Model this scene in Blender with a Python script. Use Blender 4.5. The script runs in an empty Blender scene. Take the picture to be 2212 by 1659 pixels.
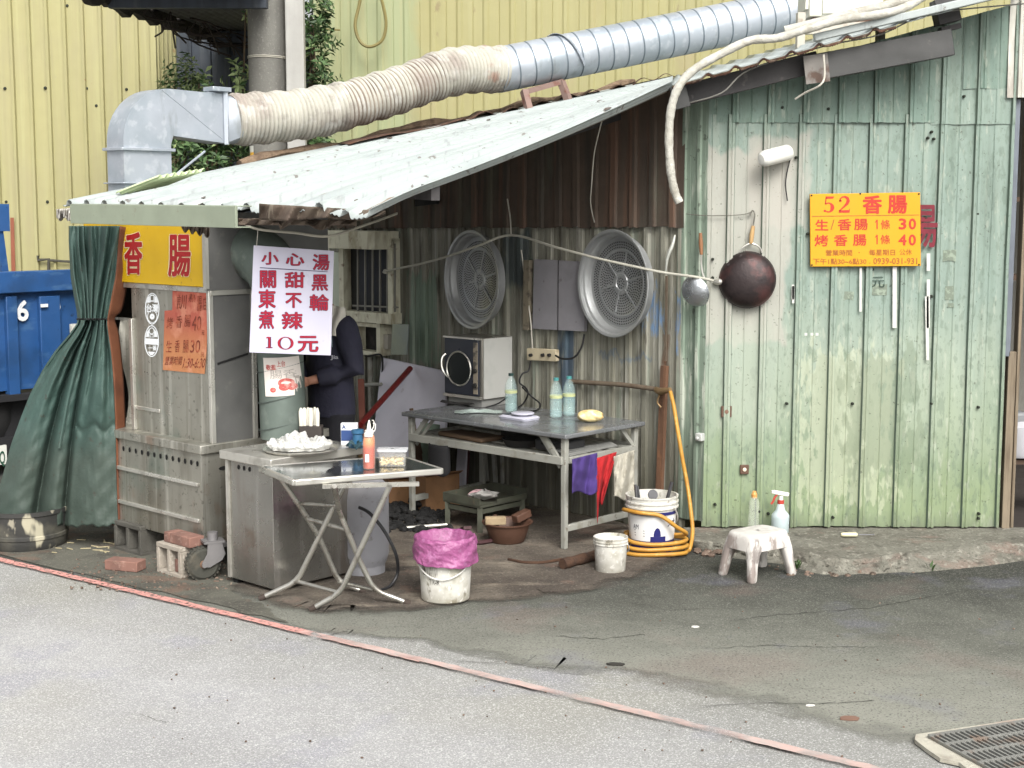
import bpy, math, random
import numpy as np
from mathutils import Vector, Matrix, noise as mnoise
random.seed(7)
SC = bpy.context.scene
COL = SC.collection
R_ = math.radians
# ---------------------------------------------------------------- camera, sky, sun, exposure
FPX, PCX, PCY, CAMH = 3150.0, 1106.0, 829.5, 2.1      # measured on the photo at 2212 x 1659
PITCH = math.atan(380 / FPX)
cam_d = bpy.data.cameras.new("camera")
cam_d.sensor_width = 36.0
cam_d.lens = 36.0 * FPX / 2212.0
cam_d.clip_start = 0.1
cam_d.clip_end = 400
cam = bpy.data.objects.new("camera", cam_d)
COL.objects.link(cam)
cam.location = (0, 0, CAMH)
cam.rotation_euler = (math.pi / 2 - PITCH, 0, 0)
SC.camera = cam

SUN_EL, SUN_DIR = R_(43), (0.27, -0.96)               # towards the sun: behind the camera, a little right
world = bpy.data.worlds.new("World")
SC.world = world
world.use_nodes = True
wn = world.node_tree.nodes
wl = world.node_tree.links
sky = wn.new("ShaderNodeTexSky")
sky.sky_type = 'NISHITA'
sky.sun_disc = False
sky.sun_elevation = SUN_EL
sky.sun_rotation = math.atan2(SUN_DIR[0], SUN_DIR[1])
sky.dust_density = 6.0
sky.air_density = 1.2
sky.ozone_density = 0.6
hs = wn.new("ShaderNodeHueSaturation")                # overcast: the sky has almost no colour of its own
hs.inputs['Saturation'].default_value = 0.14
wl.new(sky.outputs[0], hs.inputs['Color'])
wl.new(hs.outputs[0], wn['Background'].inputs['Color'])
wn['Background'].inputs['Strength'].default_value = 0.15
sun_d = bpy.data.lights.new("sun", 'SUN')
sun_d.energy = 1.5
sun_d.angle = R_(28)
sun_d.color = (1.0, 0.96, 0.90)
sun = bpy.data.objects.new("sun", sun_d)
COL.objects.link(sun)
sd = Vector((SUN_DIR[0], SUN_DIR[1], 0)).normalized() * math.cos(SUN_EL) + Vector((0, 0, math.sin(SUN_EL)))
sun.rotation_euler = sd.to_track_quat('Z', 'Y').to_euler()
sun.location = (-4, -6, 12)
SC.view_settings.view_transform = 'Standard'
SC.view_settings.look = 'None'
SC.view_settings.gamma = 1.0
SC.view_settings.exposure = 0.70

# ---------------------------------------------------------------- measuring helpers
CO = Vector((0, 0, CAMH))
c_r = Vector((1, 0, 0)); c_f = Vector((0, math.cos(PITCH), -math.sin(PITCH))); c_u = Vector((0, math.sin(PITCH), math.cos(PITCH)))
def ray(x, y): return c_r * ((x - PCX) / FPX) + c_u * ((PCY - y) / FPX) + c_f
def PL(x, y, p, n):
    d = ray(x, y); return CO + d * ((Vector(p) - CO).dot(n) / d.dot(n))
def G(x, y, z=0.0): return PL(x, y, (0, 0, z), Vector((0, 0, 1)))
def DY(x, y, Y): return PL(x, y, (0, Y, 0), Vector((0, 1, 0)))
UP = Vector((0, 0, 1))
A = Vector((-.727, .687, 0)).normalized()             # along the stall front, going away to the left
B = Vector((A.y, -A.x, 0))                            # square to it, going away to the right
YG = 9.12                                             # the green wall stands along the x axis here
CW = Vector((1.207, YG, 0))                           # corner of green wall and side wall
def W(x, y, o=0.0): return PL(x, y, CW - B * o, B)    # on the side wall
def GW(x, y, o=0.0): return DY(x, y, YG - o)          # on the green wall
def sW(p): return (Vector(p) - CW).dot(A)

# ---------------------------------------------------------------- mesh helpers
def srgb(r, g, b):
    f = lambda c: (c / 255) / 12.92 if c <= 10 else (((c / 255) + .055) / 1.055) ** 2.4
    return (f(r), f(g), f(b), 1)
def root_of(o):
    while o.parent: o = o.parent
    return o
class MB:
    def __init__(s): s.v = []; s.f = []; s.m = []; s.cm = 0
    def add(s, vs, fs):
        b = len(s.v); s.v += [Vector(v) for v in vs]
        for f in fs: s.f.append([b + i for i in f]); s.m.append(s.cm)
        return s
    def hexa(s, p): return s.add(p, [(0, 3, 2, 1), (4, 5, 6, 7), (0, 1, 5, 4), (1, 2, 6, 5), (2, 3, 7, 6), (3, 0, 4, 7)])
    def box(s, c, sz, ax=None):
        X, Y, Z = ax if ax else (Vector((1, 0, 0)), Vector((0, 1, 0)), UP)
        c = Vector(c); p = []
        for k in (-.5, .5):
            for i, j in ((-.5, -.5), (.5, -.5), (.5, .5), (-.5, .5)): p.append(c + X * (i * sz[0]) + Y * (j * sz[1]) + Z * (k * sz[2]))
        return s.hexa(p)
    def bar(s, a, b, w, h, up=UP):
        a = Vector(a); b = Vector(b); X = (b - a); L = X.length; X.normalize()
        Y = Vector(up).cross(X)
        if Y.length < 1e-4: Y = Vector((1, 0, 0)).cross(X)
        Y.normalize(); Z = X.cross(Y)
        return s.box((a + b) / 2, (L, w, h), (X, Y, Z))
    def prism(s, poly, vec):
        n = len(poly); poly = [Vector(p) for p in poly]; vec = Vector(vec)
        return s.add(poly + [p + vec for p in poly], [list(range(n))[::-1], list(range(n, 2 * n))] + [(i, (i + 1) % n, n + (i + 1) % n, n + i) for i in range(n)])
    def poly(s, pts): return s.add(pts, [list(range(len(pts)))])
    def grid(s, fn, nu, nv, closeu=False):
        vs = [fn(i / nu, j / nv) for j in range(nv + 1) for i in range(nu + 1)]
        w = nu + 1
        return s.add(vs, [(j * w + i, j * w + i + 1, (j + 1) * w + i + 1, (j + 1) * w + i) for j in range(nv) for i in range(nu)])
    def tube(s, pts, r, n=10, cap=True, flat=1.0):
        pts = [Vector(p) for p in pts]; m = len(pts)
        rs = r if isinstance(r, (list, tuple)) else [r] * m
        t0 = (pts[1] - pts[0]).normalized()
        ref = Vector((0, 0, 1)) if abs(t0.z) < .9 else Vector((1, 0, 0))
        nrm = (ref - t0 * ref.dot(t0)).normalized(); vs = []
        for i in range(m):
            t = (pts[min(i + 1, m - 1)] - pts[max(i - 1, 0)])
            t = t.normalized() if t.length > 1e-9 else t0
            nrm = (nrm - t * nrm.dot(t)); nrm = nrm.normalized() if nrm.length > 1e-6 else t.orthogonal().normalized()
            bn = t.cross(nrm)
            for k in range(n):
                a = 2 * math.pi * k / n
                vs.append(pts[i] + nrm * (rs[i] * math.cos(a) * flat) + bn * (rs[i] * math.sin(a)))
        fs = [(i * n + k, i * n + (k + 1) % n, (i + 1) * n + (k + 1) % n, (i + 1) * n + k) for i in range(m - 1) for k in range(n)]
        if cap: fs += [list(range(n))[::-1], list(range((m - 1) * n, m * n))]
        return s.add(vs, fs)
    def lathe(s, prof, c, ax=UP, n=28, sx=1.0, cap=True):
        c = Vector(c); ax = Vector(ax).normalized()
        X = Vector((1, 0, 0)) if abs(ax.x) < .9 else Vector((0, 1, 0))
        X = (X - ax * X.dot(ax)).normalized(); Y = ax.cross(X); vs = []; m = len(prof)
        for r, h in prof:
            for k in range(n):
                a = 2 * math.pi * k / n; vs.append(c + ax * h + X * (r * math.cos(a) * sx) + Y * (r * math.sin(a)))
        fs = [(i * n + k, i * n + (k + 1) % n, (i + 1) * n + (k + 1) % n, (i + 1) * n + k) for i in range(m - 1) for k in range(n)]
        if cap and prof[0][0] > 1e-5: fs.append(list(range(n))[::-1])
        if cap and prof[-1][0] > 1e-5: fs.append(list(range((m - 1) * n, m * n)))
        return s.add(vs, fs)
    def loft(s, rings, n=16):     # ring = (centre, X half-axis vector, Y half-axis vector)
        vs = []
        for c, X, Y in rings:
            for k in range(n):
                a = 2 * math.pi * k / n; vs.append(Vector(c) + Vector(X) * math.cos(a) + Vector(Y) * math.sin(a))
        m = len(rings)
        fs = [(i * n + k, i * n + (k + 1) % n, (i + 1) * n + (k + 1) % n, (i + 1) * n + k) for i in range(m - 1) for k in range(n)]
        fs += [list(range(n))[::-1], list(range((m - 1) * n, m * n))]
        return s.add(vs, fs)
    def build(s, name, mat, parent=None, smooth=38, bevel=0, solid=0, local=False, loc=None, remesh=0, sub=0, sm=0):
        me = bpy.data.meshes.new(name)
        if parent is not None: off = Vector((0, 0, 0)) if local else root_of(parent).location.copy()
        elif local: off = Vector((0, 0, 0))
        elif loc is not None: off = Vector(loc)
        else:
            lo = [min(v[i] for v in s.v) for i in range(3)]; hi = [max(v[i] for v in s.v) for i in range(3)]
            off = Vector(((lo[0] + hi[0]) / 2, (lo[1] + hi[1]) / 2, lo[2]))
        me.from_pydata([tuple(v - off) for v in s.v], [], s.f)
        mats = mat if isinstance(mat, (list, tuple)) else [mat]
        for m in mats: me.materials.append(m)
        if len(mats) > 1: me.polygons.foreach_set('material_index', s.m)
        me.update()
        import bmesh
        bm = bmesh.new(); bm.from_mesh(me); bmesh.ops.recalc_face_normals(bm, faces=bm.faces); bm.to_mesh(me); bm.free()
        if smooth:
            me.polygons.foreach_set('use_smooth', [True] * len(me.polygons))
            me.set_sharp_from_angle(angle=R_(smooth))
        o = bpy.data.objects.new(name, me); COL.objects.link(o)
        if parent is not None: o.parent = parent
        else: o.location = off if not local else (0, 0, 0)
        if remesh:
            md = o.modifiers.new("remesh", 'REMESH'); md.mode = 'VOXEL'; md.voxel_size = remesh; md.use_smooth_shade = True
            md = o.modifiers.new("smooth", 'SMOOTH'); md.factor = .5; md.iterations = sm or 6
        if solid:
            md = o.modifiers.new("solid", 'SOLIDIFY'); md.thickness = solid; md.offset = 0
        if bevel:
            md = o.modifiers.new("bevel", 'BEVEL'); md.width = bevel; md.segments = 2; md.limit_method = 'ANGLE'; md.angle_limit = R_(40)
        if sub:
            md = o.modifiers.new("sub", 'SUBSURF'); md.levels = sub; md.render_levels = sub
        return o
def tag(o, label=None, cat=None, group=None, kind=None):
    if label: o['label'] = label
    if cat: o['category'] = cat
    if group: o['group'] = group
    if kind: o['kind'] = kind
    return o
def thing(name, loc, label, cat, group=None, rz=0):
    o = bpy.data.objects.new(name, None); COL.objects.link(o); o.empty_display_size = .1
    o.location = loc; o.rotation_euler = (0, 0, rz)
    return tag(o, label, cat, group)
def dup(o, parent=None):
    c = o.copy(); COL.objects.link(c); c.parent = parent
    for ch in list(o.children): dup(ch, c)
    return c
def smoothpath(pts, k=6):
    pts = [Vector(p) for p in pts]; out = []
    for i in range(len(pts) - 1):
        p0 = pts[max(i - 1, 0)]; p1 = pts[i]; p2 = pts[i + 1]; p3 = pts[min(i + 2, len(pts) - 1)]
        for j in range(k):
            t = j / k
            out.append(.5 * ((2 * p1) + (p2 - p0) * t + (2 * p0 - 5 * p1 + 4 * p2 - p3) * t * t + (3 * p1 - p0 - 3 * p2 + p3) * t ** 3))
    out.append(pts[-1]); return out
def rnd(a, b): return random.uniform(a, b)

# ---------------------------------------------------------------- materials
def mat(name, col, rough=.6, metal=0.0, layers=(), bump=(60, .15), mott=.18, trans=0.0, alpha=1.0, coat=0.0, ior=1.45, spec=.5, holes=None, emit=None, off=(0, 0, 0)):
    """layers: ('n', colour, scale xyz, lo, hi, amount) noise; ('box', colour, centre, half, soft, wobble, amount) a patch;
    ('half', colour, point, normal, soft, wobble, amount) one side of a plane. Coordinates are the object's own (+off)."""
    m = bpy.data.materials.new(name); m.use_nodes = True
    nt = m.node_tree; N = nt.nodes; L = nt.links; bs = N['Principled BSDF']
    tc = N.new('ShaderNodeTexCoord')
    va = N.new('ShaderNodeVectorMath'); va.operation = 'ADD'; va.inputs[1].default_value = off
    L.new(tc.outputs['Object'], va.inputs[0]); P = va.outputs[0]
    def noise(sc, det=4, r=.55):
        mp = N.new('ShaderNodeMapping'); sc3 = sc if isinstance(sc, (tuple, list)) else (sc, sc, sc)
        mp.inputs['Scale'].default_value = sc3; mp.inputs['Location'].default_value = (rnd(0, 9), rnd(0, 9), rnd(0, 9)); L.new(P, mp.inputs[0])
        t = N.new('ShaderNodeTexNoise'); t.inputs['Scale'].default_value = 1; t.inputs['Detail'].default_value = det; t.inputs['Roughness'].default_value = r
        L.new(mp.outputs[0], t.inputs['Vector']); return t
    def mrange(sock, lo, hi, a, b):
        r = N.new('ShaderNodeMapRange'); r.inputs[1].default_value = lo; r.inputs[2].default_value = hi; r.inputs[3].default_value = a; r.inputs[4].default_value = b
        L.new(sock, r.inputs[0]); return r.outputs[0]
    def mixc(fac, a, b, typ='MIX'):
        x = N.new('ShaderNodeMix'); x.data_type = 'RGBA'; x.blend_type = typ
        L.new(fac, x.inputs[0])
        for s, i in ((a, 6), (b, 7)):
            if isinstance(s, tuple): x.inputs[i].default_value = s
            else: L.new(s, x.inputs[i])
        return x.outputs[2]
    c = srgb(*col) if max(col) > 1 else (*col, 1)
    cur = c
    def lay(l, cur):
        k = l[0]; lc = srgb(*l[1]) if l[1] is not None else None
        if k == 'n':
            fac = mrange(noise(l[2], l[6] if len(l) > 6 else 5).outputs[0], l[3], l[4], 0, l[5])
        else:
            wob = l[5]
            nz = noise(l[7] if len(l) > 7 else 3.0, 5)
            v = N.new('ShaderNodeVectorMath'); v.operation = 'SUBTRACT'; L.new(P, v.inputs[0]); v.inputs[1].default_value = l[2]
            if k == 'box':
                w = N.new('ShaderNodeVectorMath'); w.operation = 'MULTIPLY_ADD'; L.new(nz.outputs['Color'], w.inputs[0]); w.inputs[1].default_value = (wob,) * 3
                w2 = N.new('ShaderNodeVectorMath'); w2.operation = 'SUBTRACT'; L.new(v.outputs[0], w2.inputs[0]); w2.inputs[1].default_value = (wob * .5,) * 3
                L.new(w2.outputs[0], w.inputs[2])
                ab = N.new('ShaderNodeVectorMath'); ab.operation = 'ABSOLUTE'; L.new(w.outputs[0], ab.inputs[0])
                sb = N.new('ShaderNodeVectorMath'); sb.operation = 'SUBTRACT'; sb.inputs[0].default_value = l[3]; L.new(ab.outputs[0], sb.inputs[1])
                sp = N.new('ShaderNodeSeparateXYZ'); L.new(sb.outputs[0], sp.inputs[0])
                m1 = N.new('ShaderNodeMath'); m1.operation = 'MINIMUM'; L.new(sp.outputs[0], m1.inputs[0]); L.new(sp.outputs[1], m1.inputs[1])
                m2 = N.new('ShaderNodeMath'); m2.operation = 'MINIMUM'; L.new(m1.outputs[0], m2.inputs[0]); L.new(sp.outputs[2], m2.inputs[1])
                fac = mrange(m2.outputs[0], 0, l[4], 0, l[6])
            else:
                d = N.new('ShaderNodeVectorMath'); d.operation = 'DOT_PRODUCT'; L.new(v.outputs[0], d.inputs[0]); d.inputs[1].default_value = l[3]
                ad = N.new('ShaderNodeMath'); ad.operation = 'MULTIPLY_ADD'; L.new(nz.outputs[0], ad.inputs[0]); ad.inputs[1].default_value = wob * 2; L.new(d.outputs['Value'], ad.inputs[2])
                fac = mrange(ad.outputs[0], wob - l[4] * .5, wob + l[4] * .5, 0, l[6])
        return fac, lc
    if mott:
        n1 = noise(7.0, 6); f = mrange(n1.outputs[0], .3, .7, -mott, mott)
        dk = tuple(x * .45 for x in c[:3]) + (1,)
        cur = mixc(mrange(n1.outputs[0], .35, .75, 0, mott * 1.6), c, dk)
    for l in layers:
        fac, lc = lay(l, cur)
        cur = mixc(fac, cur, lc)
    if isinstance(cur, tuple): bs.inputs['Base Color'].default_value = cur
    else: L.new(cur, bs.inputs['Base Color'])
    bs.inputs['Metallic'].default_value = metal
    bs.inputs['IOR'].default_value = ior
    bs.inputs['Specular IOR Level'].default_value = spec
    bs.inputs['Transmission Weight'].default_value = trans
    bs.inputs['Coat Weight'].default_value = coat
    if rough > .03 and mott:
        L.new(mrange(noise(5, 5).outputs[0], .3, .7, max(rough - .12, .02), min(rough + .15, 1)), bs.inputs['Roughness'])
    else: bs.inputs['Roughness'].default_value = rough
    if bump:
        b = N.new('ShaderNodeBump'); b.inputs['Strength'].default_value = bump[1]; b.inputs['Distance'].default_value = bump[2] if len(bump) > 2 else .01
        L.new(noise(bump[0], 5, .65).outputs[0], b.inputs['Height']); L.new(b.outputs[0], bs.inputs['Normal'])
    if alpha < 1: bs.inputs['Alpha'].default_value = alpha
    if holes:      # worn-away paint: lets the surface below show
        if holes[0] == 'fade':      # patchy edge: the vertex attribute runs from 0 at the border to 1 inside
            at = N.new('ShaderNodeAttribute'); at.attribute_name = 'fade'
            nz = noise(holes[1], 6); ad = N.new('ShaderNodeMath'); ad.operation = 'MULTIPLY_ADD'; L.new(nz.outputs[0], ad.inputs[0]); ad.inputs[1].default_value = 1.6; L.new(at.outputs['Fac'], ad.inputs[2])
            fac = mrange(ad.outputs[0], .8, 1.5, 1, 0)
        else: fac, _ = lay(holes, None)
        inv = N.new('ShaderNodeMath'); inv.operation = 'SUBTRACT'; inv.inputs[0].default_value = 1; L.new(fac, inv.inputs[1]); L.new(inv.outputs[0], bs.inputs['Alpha'])
    if emit: bs.inputs['Emission Color'].default_value = srgb(*emit[0]); bs.inputs['Emission Strength'].default_value = emit[1]
    return m

# ---------------------------------------------------------------- lettering
def glyph_mesh(txt, off=0.0, off2=None):
    c = bpy.data.curves.new("lettering", "FONT"); c.body = txt; c.size = 1; c.offset = off; c.resolution_u = 3
    o = bpy.data.objects.new("lettering", c); COL.objects.link(o)
    dg = bpy.context.evaluated_depsgraph_get()
    me = bpy.data.meshes.new_from_object(o.evaluated_get(dg))
    vs = [Vector(v.co) for v in me.vertices]; fs = [list(p.vertices) for p in me.polygons]
    bpy.data.objects.remove(o); bpy.data.curves.remove(c); bpy.data.meshes.remove(me)
    return vs, fs
def letter(mb, txt, fn, x0, y0, x1, y1, off=.015, shear=0.0, core=None):
    """fit the text into the rectangle x0,y0 (upper) .. x1,y1 and place it with fn(x, y)"""
    vs, fs = glyph_mesh(txt)
    if not vs: return
    lx = min(v.x for v in vs); hx = max(v.x for v in vs); ly = min(v.y for v in vs); hy = max(v.y for v in vs)
    lx -= off; hx += off; ly -= off; hy += off      # bold: the strokes are drawn again, shifted round a small circle
    shifts = [(0, 0)] + ([(off * math.cos(k * 1.0472), off * math.sin(k * 1.0472)) for k in range(6)] if off > 0 else [])
    for i, (sx, sy) in enumerate(shifts):
        out = []
        for v in vs:
            u = (v.x + sx - lx) / max(hx - lx, 1e-6); w = (hy - v.y - sy) / max(hy - ly, 1e-6)
            p = fn(x0 + (x1 - x0) * (u + shear * (.5 - w)), y0 + (y1 - y0) * w)
            out.append(p + (CO - p).normalized() * (.00012 * i))
        mb.add(out, fs)
def zc(ox, oy, sc):      # coordinates read off an enlarged crop -> the 2212-wide frame
    return lambda x, y: ((ox + x / sc) / 1.15732, (oy + y / sc) / 1.15732)
def quadmap(src, dst, nrm_off=0.0):
    """bilinear map from a (roughly) quad in picture coordinates to a quad in space: TL TR BR BL"""
    S = np.array(src, float); D = [Vector(p) for p in dst]
    n = (D[1] - D[0]).cross(D[3] - D[0]).normalized()
    if n.dot(CO - D[0]) < 0: n = -n
    def inv(x, y):
        u = v = .5
        for _ in range(12):
            p = S[0] * (1 - u) * (1 - v) + S[1] * u * (1 - v) + S[2] * u * v + S[3] * (1 - u) * v
            du = (S[1] - S[0]) * (1 - v) + (S[2] - S[3]) * v; dv = (S[3] - S[0]) * (1 - u) + (S[2] - S[1]) * u
            J = np.array([du, dv]).T; e = np.array([x, y]) - p
            d = np.linalg.solve(J, e); u += d[0]; v += d[1]
        return u, v
    def fn(x, y, o=None):
        u, v = inv(x, y)
        return D[0] * (1 - u) * (1 - v) + D[1] * u * (1 - v) + D[2] * u * v + D[3] * (1 - u) * v + n * (nrm_off if o is None else o)
    return fn
# ================================================================ GROUND
asphalt = mat("asphalt_road", (157, 157, 157), .9, layers=[('n', (131, 131, 130), 1.1, .42, .66, .5), ('half', (116, 116, 108), (-1.0, 6.75, 0), (.60, .80, 0), 1.7, .5, .8), ('n', (141, 138, 120), .7, .52, .66, .25), ('n', (129, 129, 143), 1.9, .56, .66, .35),
     ('n', (220, 220, 217), 150, .53, .63, .5), ('n', (75, 75, 75), 130, .55, .65, .45)], bump=(150, .6, .006), mott=.04)
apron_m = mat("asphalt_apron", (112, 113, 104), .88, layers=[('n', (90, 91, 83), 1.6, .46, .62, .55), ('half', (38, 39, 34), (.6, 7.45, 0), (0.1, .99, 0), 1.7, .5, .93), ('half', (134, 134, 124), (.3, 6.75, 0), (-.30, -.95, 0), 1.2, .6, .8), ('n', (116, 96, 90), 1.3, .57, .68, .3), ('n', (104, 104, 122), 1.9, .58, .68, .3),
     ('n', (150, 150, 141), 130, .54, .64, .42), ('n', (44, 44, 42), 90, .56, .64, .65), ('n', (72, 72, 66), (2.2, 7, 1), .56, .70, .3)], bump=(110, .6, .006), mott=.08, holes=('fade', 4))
dirt_m = mat("kerb_dirt", (92, 91, 82), .92, layers=[('n', (66, 64, 58), 5, .45, .6, .7), ('n', (128, 125, 112), 60, .58, .66, .6), ('n', (112, 86, 72), 3, .58, .66, .5)], bump=(70, .8, .01), mott=.2)
floor_m = mat("shed_floor_concrete", (104, 96, 86), .82, layers=[('n', (66, 58, 52), 1.9, .44, .6, .75), ('n', (134, 124, 110), (2.5, 6, 3), .55, .66, .65), ('n', (46, 42, 38), (2, 7, 2), .60, .66, .75), ('n', (120, 96, 84), 3.2, .58, .66, .5), ('n', (60, 56, 52), 40, .56, .66, .6), ('n', (150, 144, 132), 70, .58, .66, .5)], bump=(34, .9, .02), mott=.25, holes=('fade', 5))
kerb_m = mat("broken_concrete", (116, 114, 104), .92, layers=[('n', (82, 78, 70), 4, .48, .62, .6), ('n', (130, 110, 100), 4, .57, .66, .5), ('n', (146, 143, 132), 26, .56, .64, .6), ('n', (54, 50, 44), 9, .6, .68, .6), ('n', (60, 58, 52), 70, .56, .64, .6)], bump=(26, .9, .02), mott=.25)
o = MB().grid(lambda u, v: (-40 + 80 * u, -20 + 90 * v, 0), 8, 9).build("road", asphalt, loc=(0, 0, 0)); tag(o, kind='structure')

def strip_poly(px, z): return [G(x, y, z) for x, y in px]
ap = [(-160, 1172), (0, 1212), (350, 1296), (600, 1354), (690, 1367), (760, 1375), (830, 1382), (910, 1392), (1000, 1414), (1100, 1440), (1180, 1452), (1300, 1462), (1500, 1500), (1750, 1560), (2000, 1640), (2350, 1760)]
far = [(7.0, 7.0), (7.0, 12.5), (-7, 12.5)]
def rough_line(pts, z, amp, k=9):
    out = []
    P = [G(x, y, z) for x, y in pts]
    for i in range(len(P) - 1):
        for j in range(k):
            q = P[i].lerp(P[i + 1], j / k); out.append(q + Vector((rnd(-amp, amp), rnd(-amp, amp), 0)))
    out.append(P[-1]); return out
def faded_sheet(name, mt, border, rest, d):
    n = len(border); inner = []
    for i in range(n):
        t = (border[min(i + 3, n - 1)] - border[max(i - 3, 0)]); t.z = 0; t.normalize(); inner.append(border[i] + UP.cross(t) * (d(i / (n - 1)) if callable(d) else d))
    m = MB(); m.add(border + inner, [(i, i + 1, n + i + 1, n + i) for i in range(n - 1)]); b = len(m.v); m.v += [Vector(q) for q in rest]; m.f.append(list(range(n, 2 * n)) + list(range(b, b + len(rest)))); m.m.append(0)
    o = m.build(name, mt, loc=(0, 0, 0)); a = o.data.attributes.new('fade', 'FLOAT', 'POINT'); a.data.foreach_set('value', [0.0] * n + [1.0] * n + [1.0] * len(rest)); return tag(o, kind='structure')
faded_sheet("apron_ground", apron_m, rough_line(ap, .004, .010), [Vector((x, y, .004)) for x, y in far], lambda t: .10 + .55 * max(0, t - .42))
dp = [(-160, 1150), (0, 1196), (240, 1255), (480, 1310), (620, 1345), (560, 1302), (500, 1278)]
m = MB(); m.poly(rough_line(dp, .009, .02) + [Vector((-1.5, 9.0, .009)), Vector((-2.6, 10.2, .009)), Vector((-4.2, 10.4, .009))]); tag(m.build("kerbside_ground", dirt_m, loc=(0, 0, 0)), kind='structure')
fp = [(480, 1268), (560, 1300), (620, 1316), (690, 1326), (780, 1327), (920, 1316), (1030, 1302), (1120, 1296), (1190, 1290), (1300, 1271), (1400, 1245), (1500, 1196), (1524, 1178)]
faded_sheet("shed_floor_ground", floor_m, rough_line(fp, .014, .012, 9), [CW + A * .02 + UP * .014, CW + A * 3.9 + UP * .014, Vector((-2.2, 10.6, .014))], .17)
# red no-parking line, bright by the stall, worn off further along
red_m = mat("red_line_paint", (196, 140, 132), .85, layers=[('n', (150, 124, 116), 30, .5, .62, .7), ('n', (204, 146, 136), 12, .5, .6, .5)], bump=(150, .5, .004), mott=.1, holes=('n', None, 40, .52, .64, .8))
red2_m = mat("worn_red_line_paint", (188, 162, 154), .88, layers=[('n', (170, 160, 154), 22, .45, .6, .7)], bump=(150, .5, .004), mott=.1, holes=('n', None, (2.6, 2.6, 2.6), .42, .68, 1.0, 9))
def line_strip(pts, w, z, name, mt):
    P = [G(x, y, z) for x, y in pts]; m = MB(); vs = []
    for i, p in enumerate(P):
        t = (P[min(i + 1, len(P) - 1)] - P[max(i - 1, 0)]).normalized(); n = UP.cross(t)
        vs += [p - n * w / 2 + Vector((0, rnd(-.006, .006), 0)), p + n * w / 2 + Vector((0, rnd(-.006, .006), 0))]
    m.add(vs, [(2 * i, 2 * i + 1, 2 * i + 3, 2 * i + 2) for i in range(len(P) - 1)])
    return tag(m.build(name, mt, loc=(0, 0, 0)), kind='structure')
a_, b_ = (-160, 1170), (660, 1365)
line_strip([(a_[0] + (b_[0] - a_[0]) * i / 40, a_[1] + (b_[1] - a_[1]) * i / 40) for i in range(41)], .058, .0135, "road_line", red_m)
line_strip([(700 + 1270 * i / 50, 1374 + 305 * i / 50) for i in range(51)], .054, .0145, "road_line", red2_m)

red3_m = mat("half_worn_red_line_paint", (194, 152, 144), .88, layers=[('n', (176, 156, 148), 22, .45, .6, .7)], bump=(150, .5, .004), mott=.1, holes=('n', None, (7, 7, 7), .44, .62, 1.0, 9))
line_strip([(652 + 260 * i / 20, 1363.2 + 62.4 * i / 20) for i in range(21)], .056, .0140, "road_line", red3_m)
crk = mat("crack_dirt", (44, 43, 39), .95, mott=.1)
for pts in ([(1580, 1342), (1659, 1329), (1760, 1322), (1889, 1312), (1994, 1291), (2090, 1276), (2140, 1262)], [(1520, 1400), (1659, 1394), (1800, 1398), (1927, 1396)], [(1500, 1526), (1640, 1518), (1780, 1520), (1920, 1510)], [(655, 1388), (700, 1376), (730, 1366), (772, 1357)], [(960, 1424), (1106, 1434), (1180, 1442), (1250, 1441)], [(1350, 1300), (1450, 1318), (1560, 1312)], [(1180, 1372), (1300, 1380), (1420, 1366)], [(300, 1540), (340, 1556), (372, 1562)], [(1660, 1240), (1740, 1236), (1830, 1252), (1950, 1245), (2080, 1224), (2180, 1205)]):
    P = []
    for i in range(len(pts) - 1):
        for j in range(10): t_ = j / 10; P.append(G(pts[i][0] + (pts[i + 1][0] - pts[i][0]) * t_ + rnd(-4, 4), pts[i][1] + (pts[i + 1][1] - pts[i][1]) * t_ + rnd(-1.5, 1.5), .0075))
    m = MB(); vs = []
    for i, q in enumerate(P): w_ = rnd(.0006, .0032) * (1 if 1 < i < len(P) - 2 else .2); vs += [q + Vector((0, w_, 0)), q - Vector((0, w_, 0))]
    m.add(vs, [(2 * i, 2 * i + 1, 2 * i + 3, 2 * i + 2) for i in range(len(P) - 1)]); tag(m.build("ground_crack", crk, loc=(0, 0, 0)), kind='structure')
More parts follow.
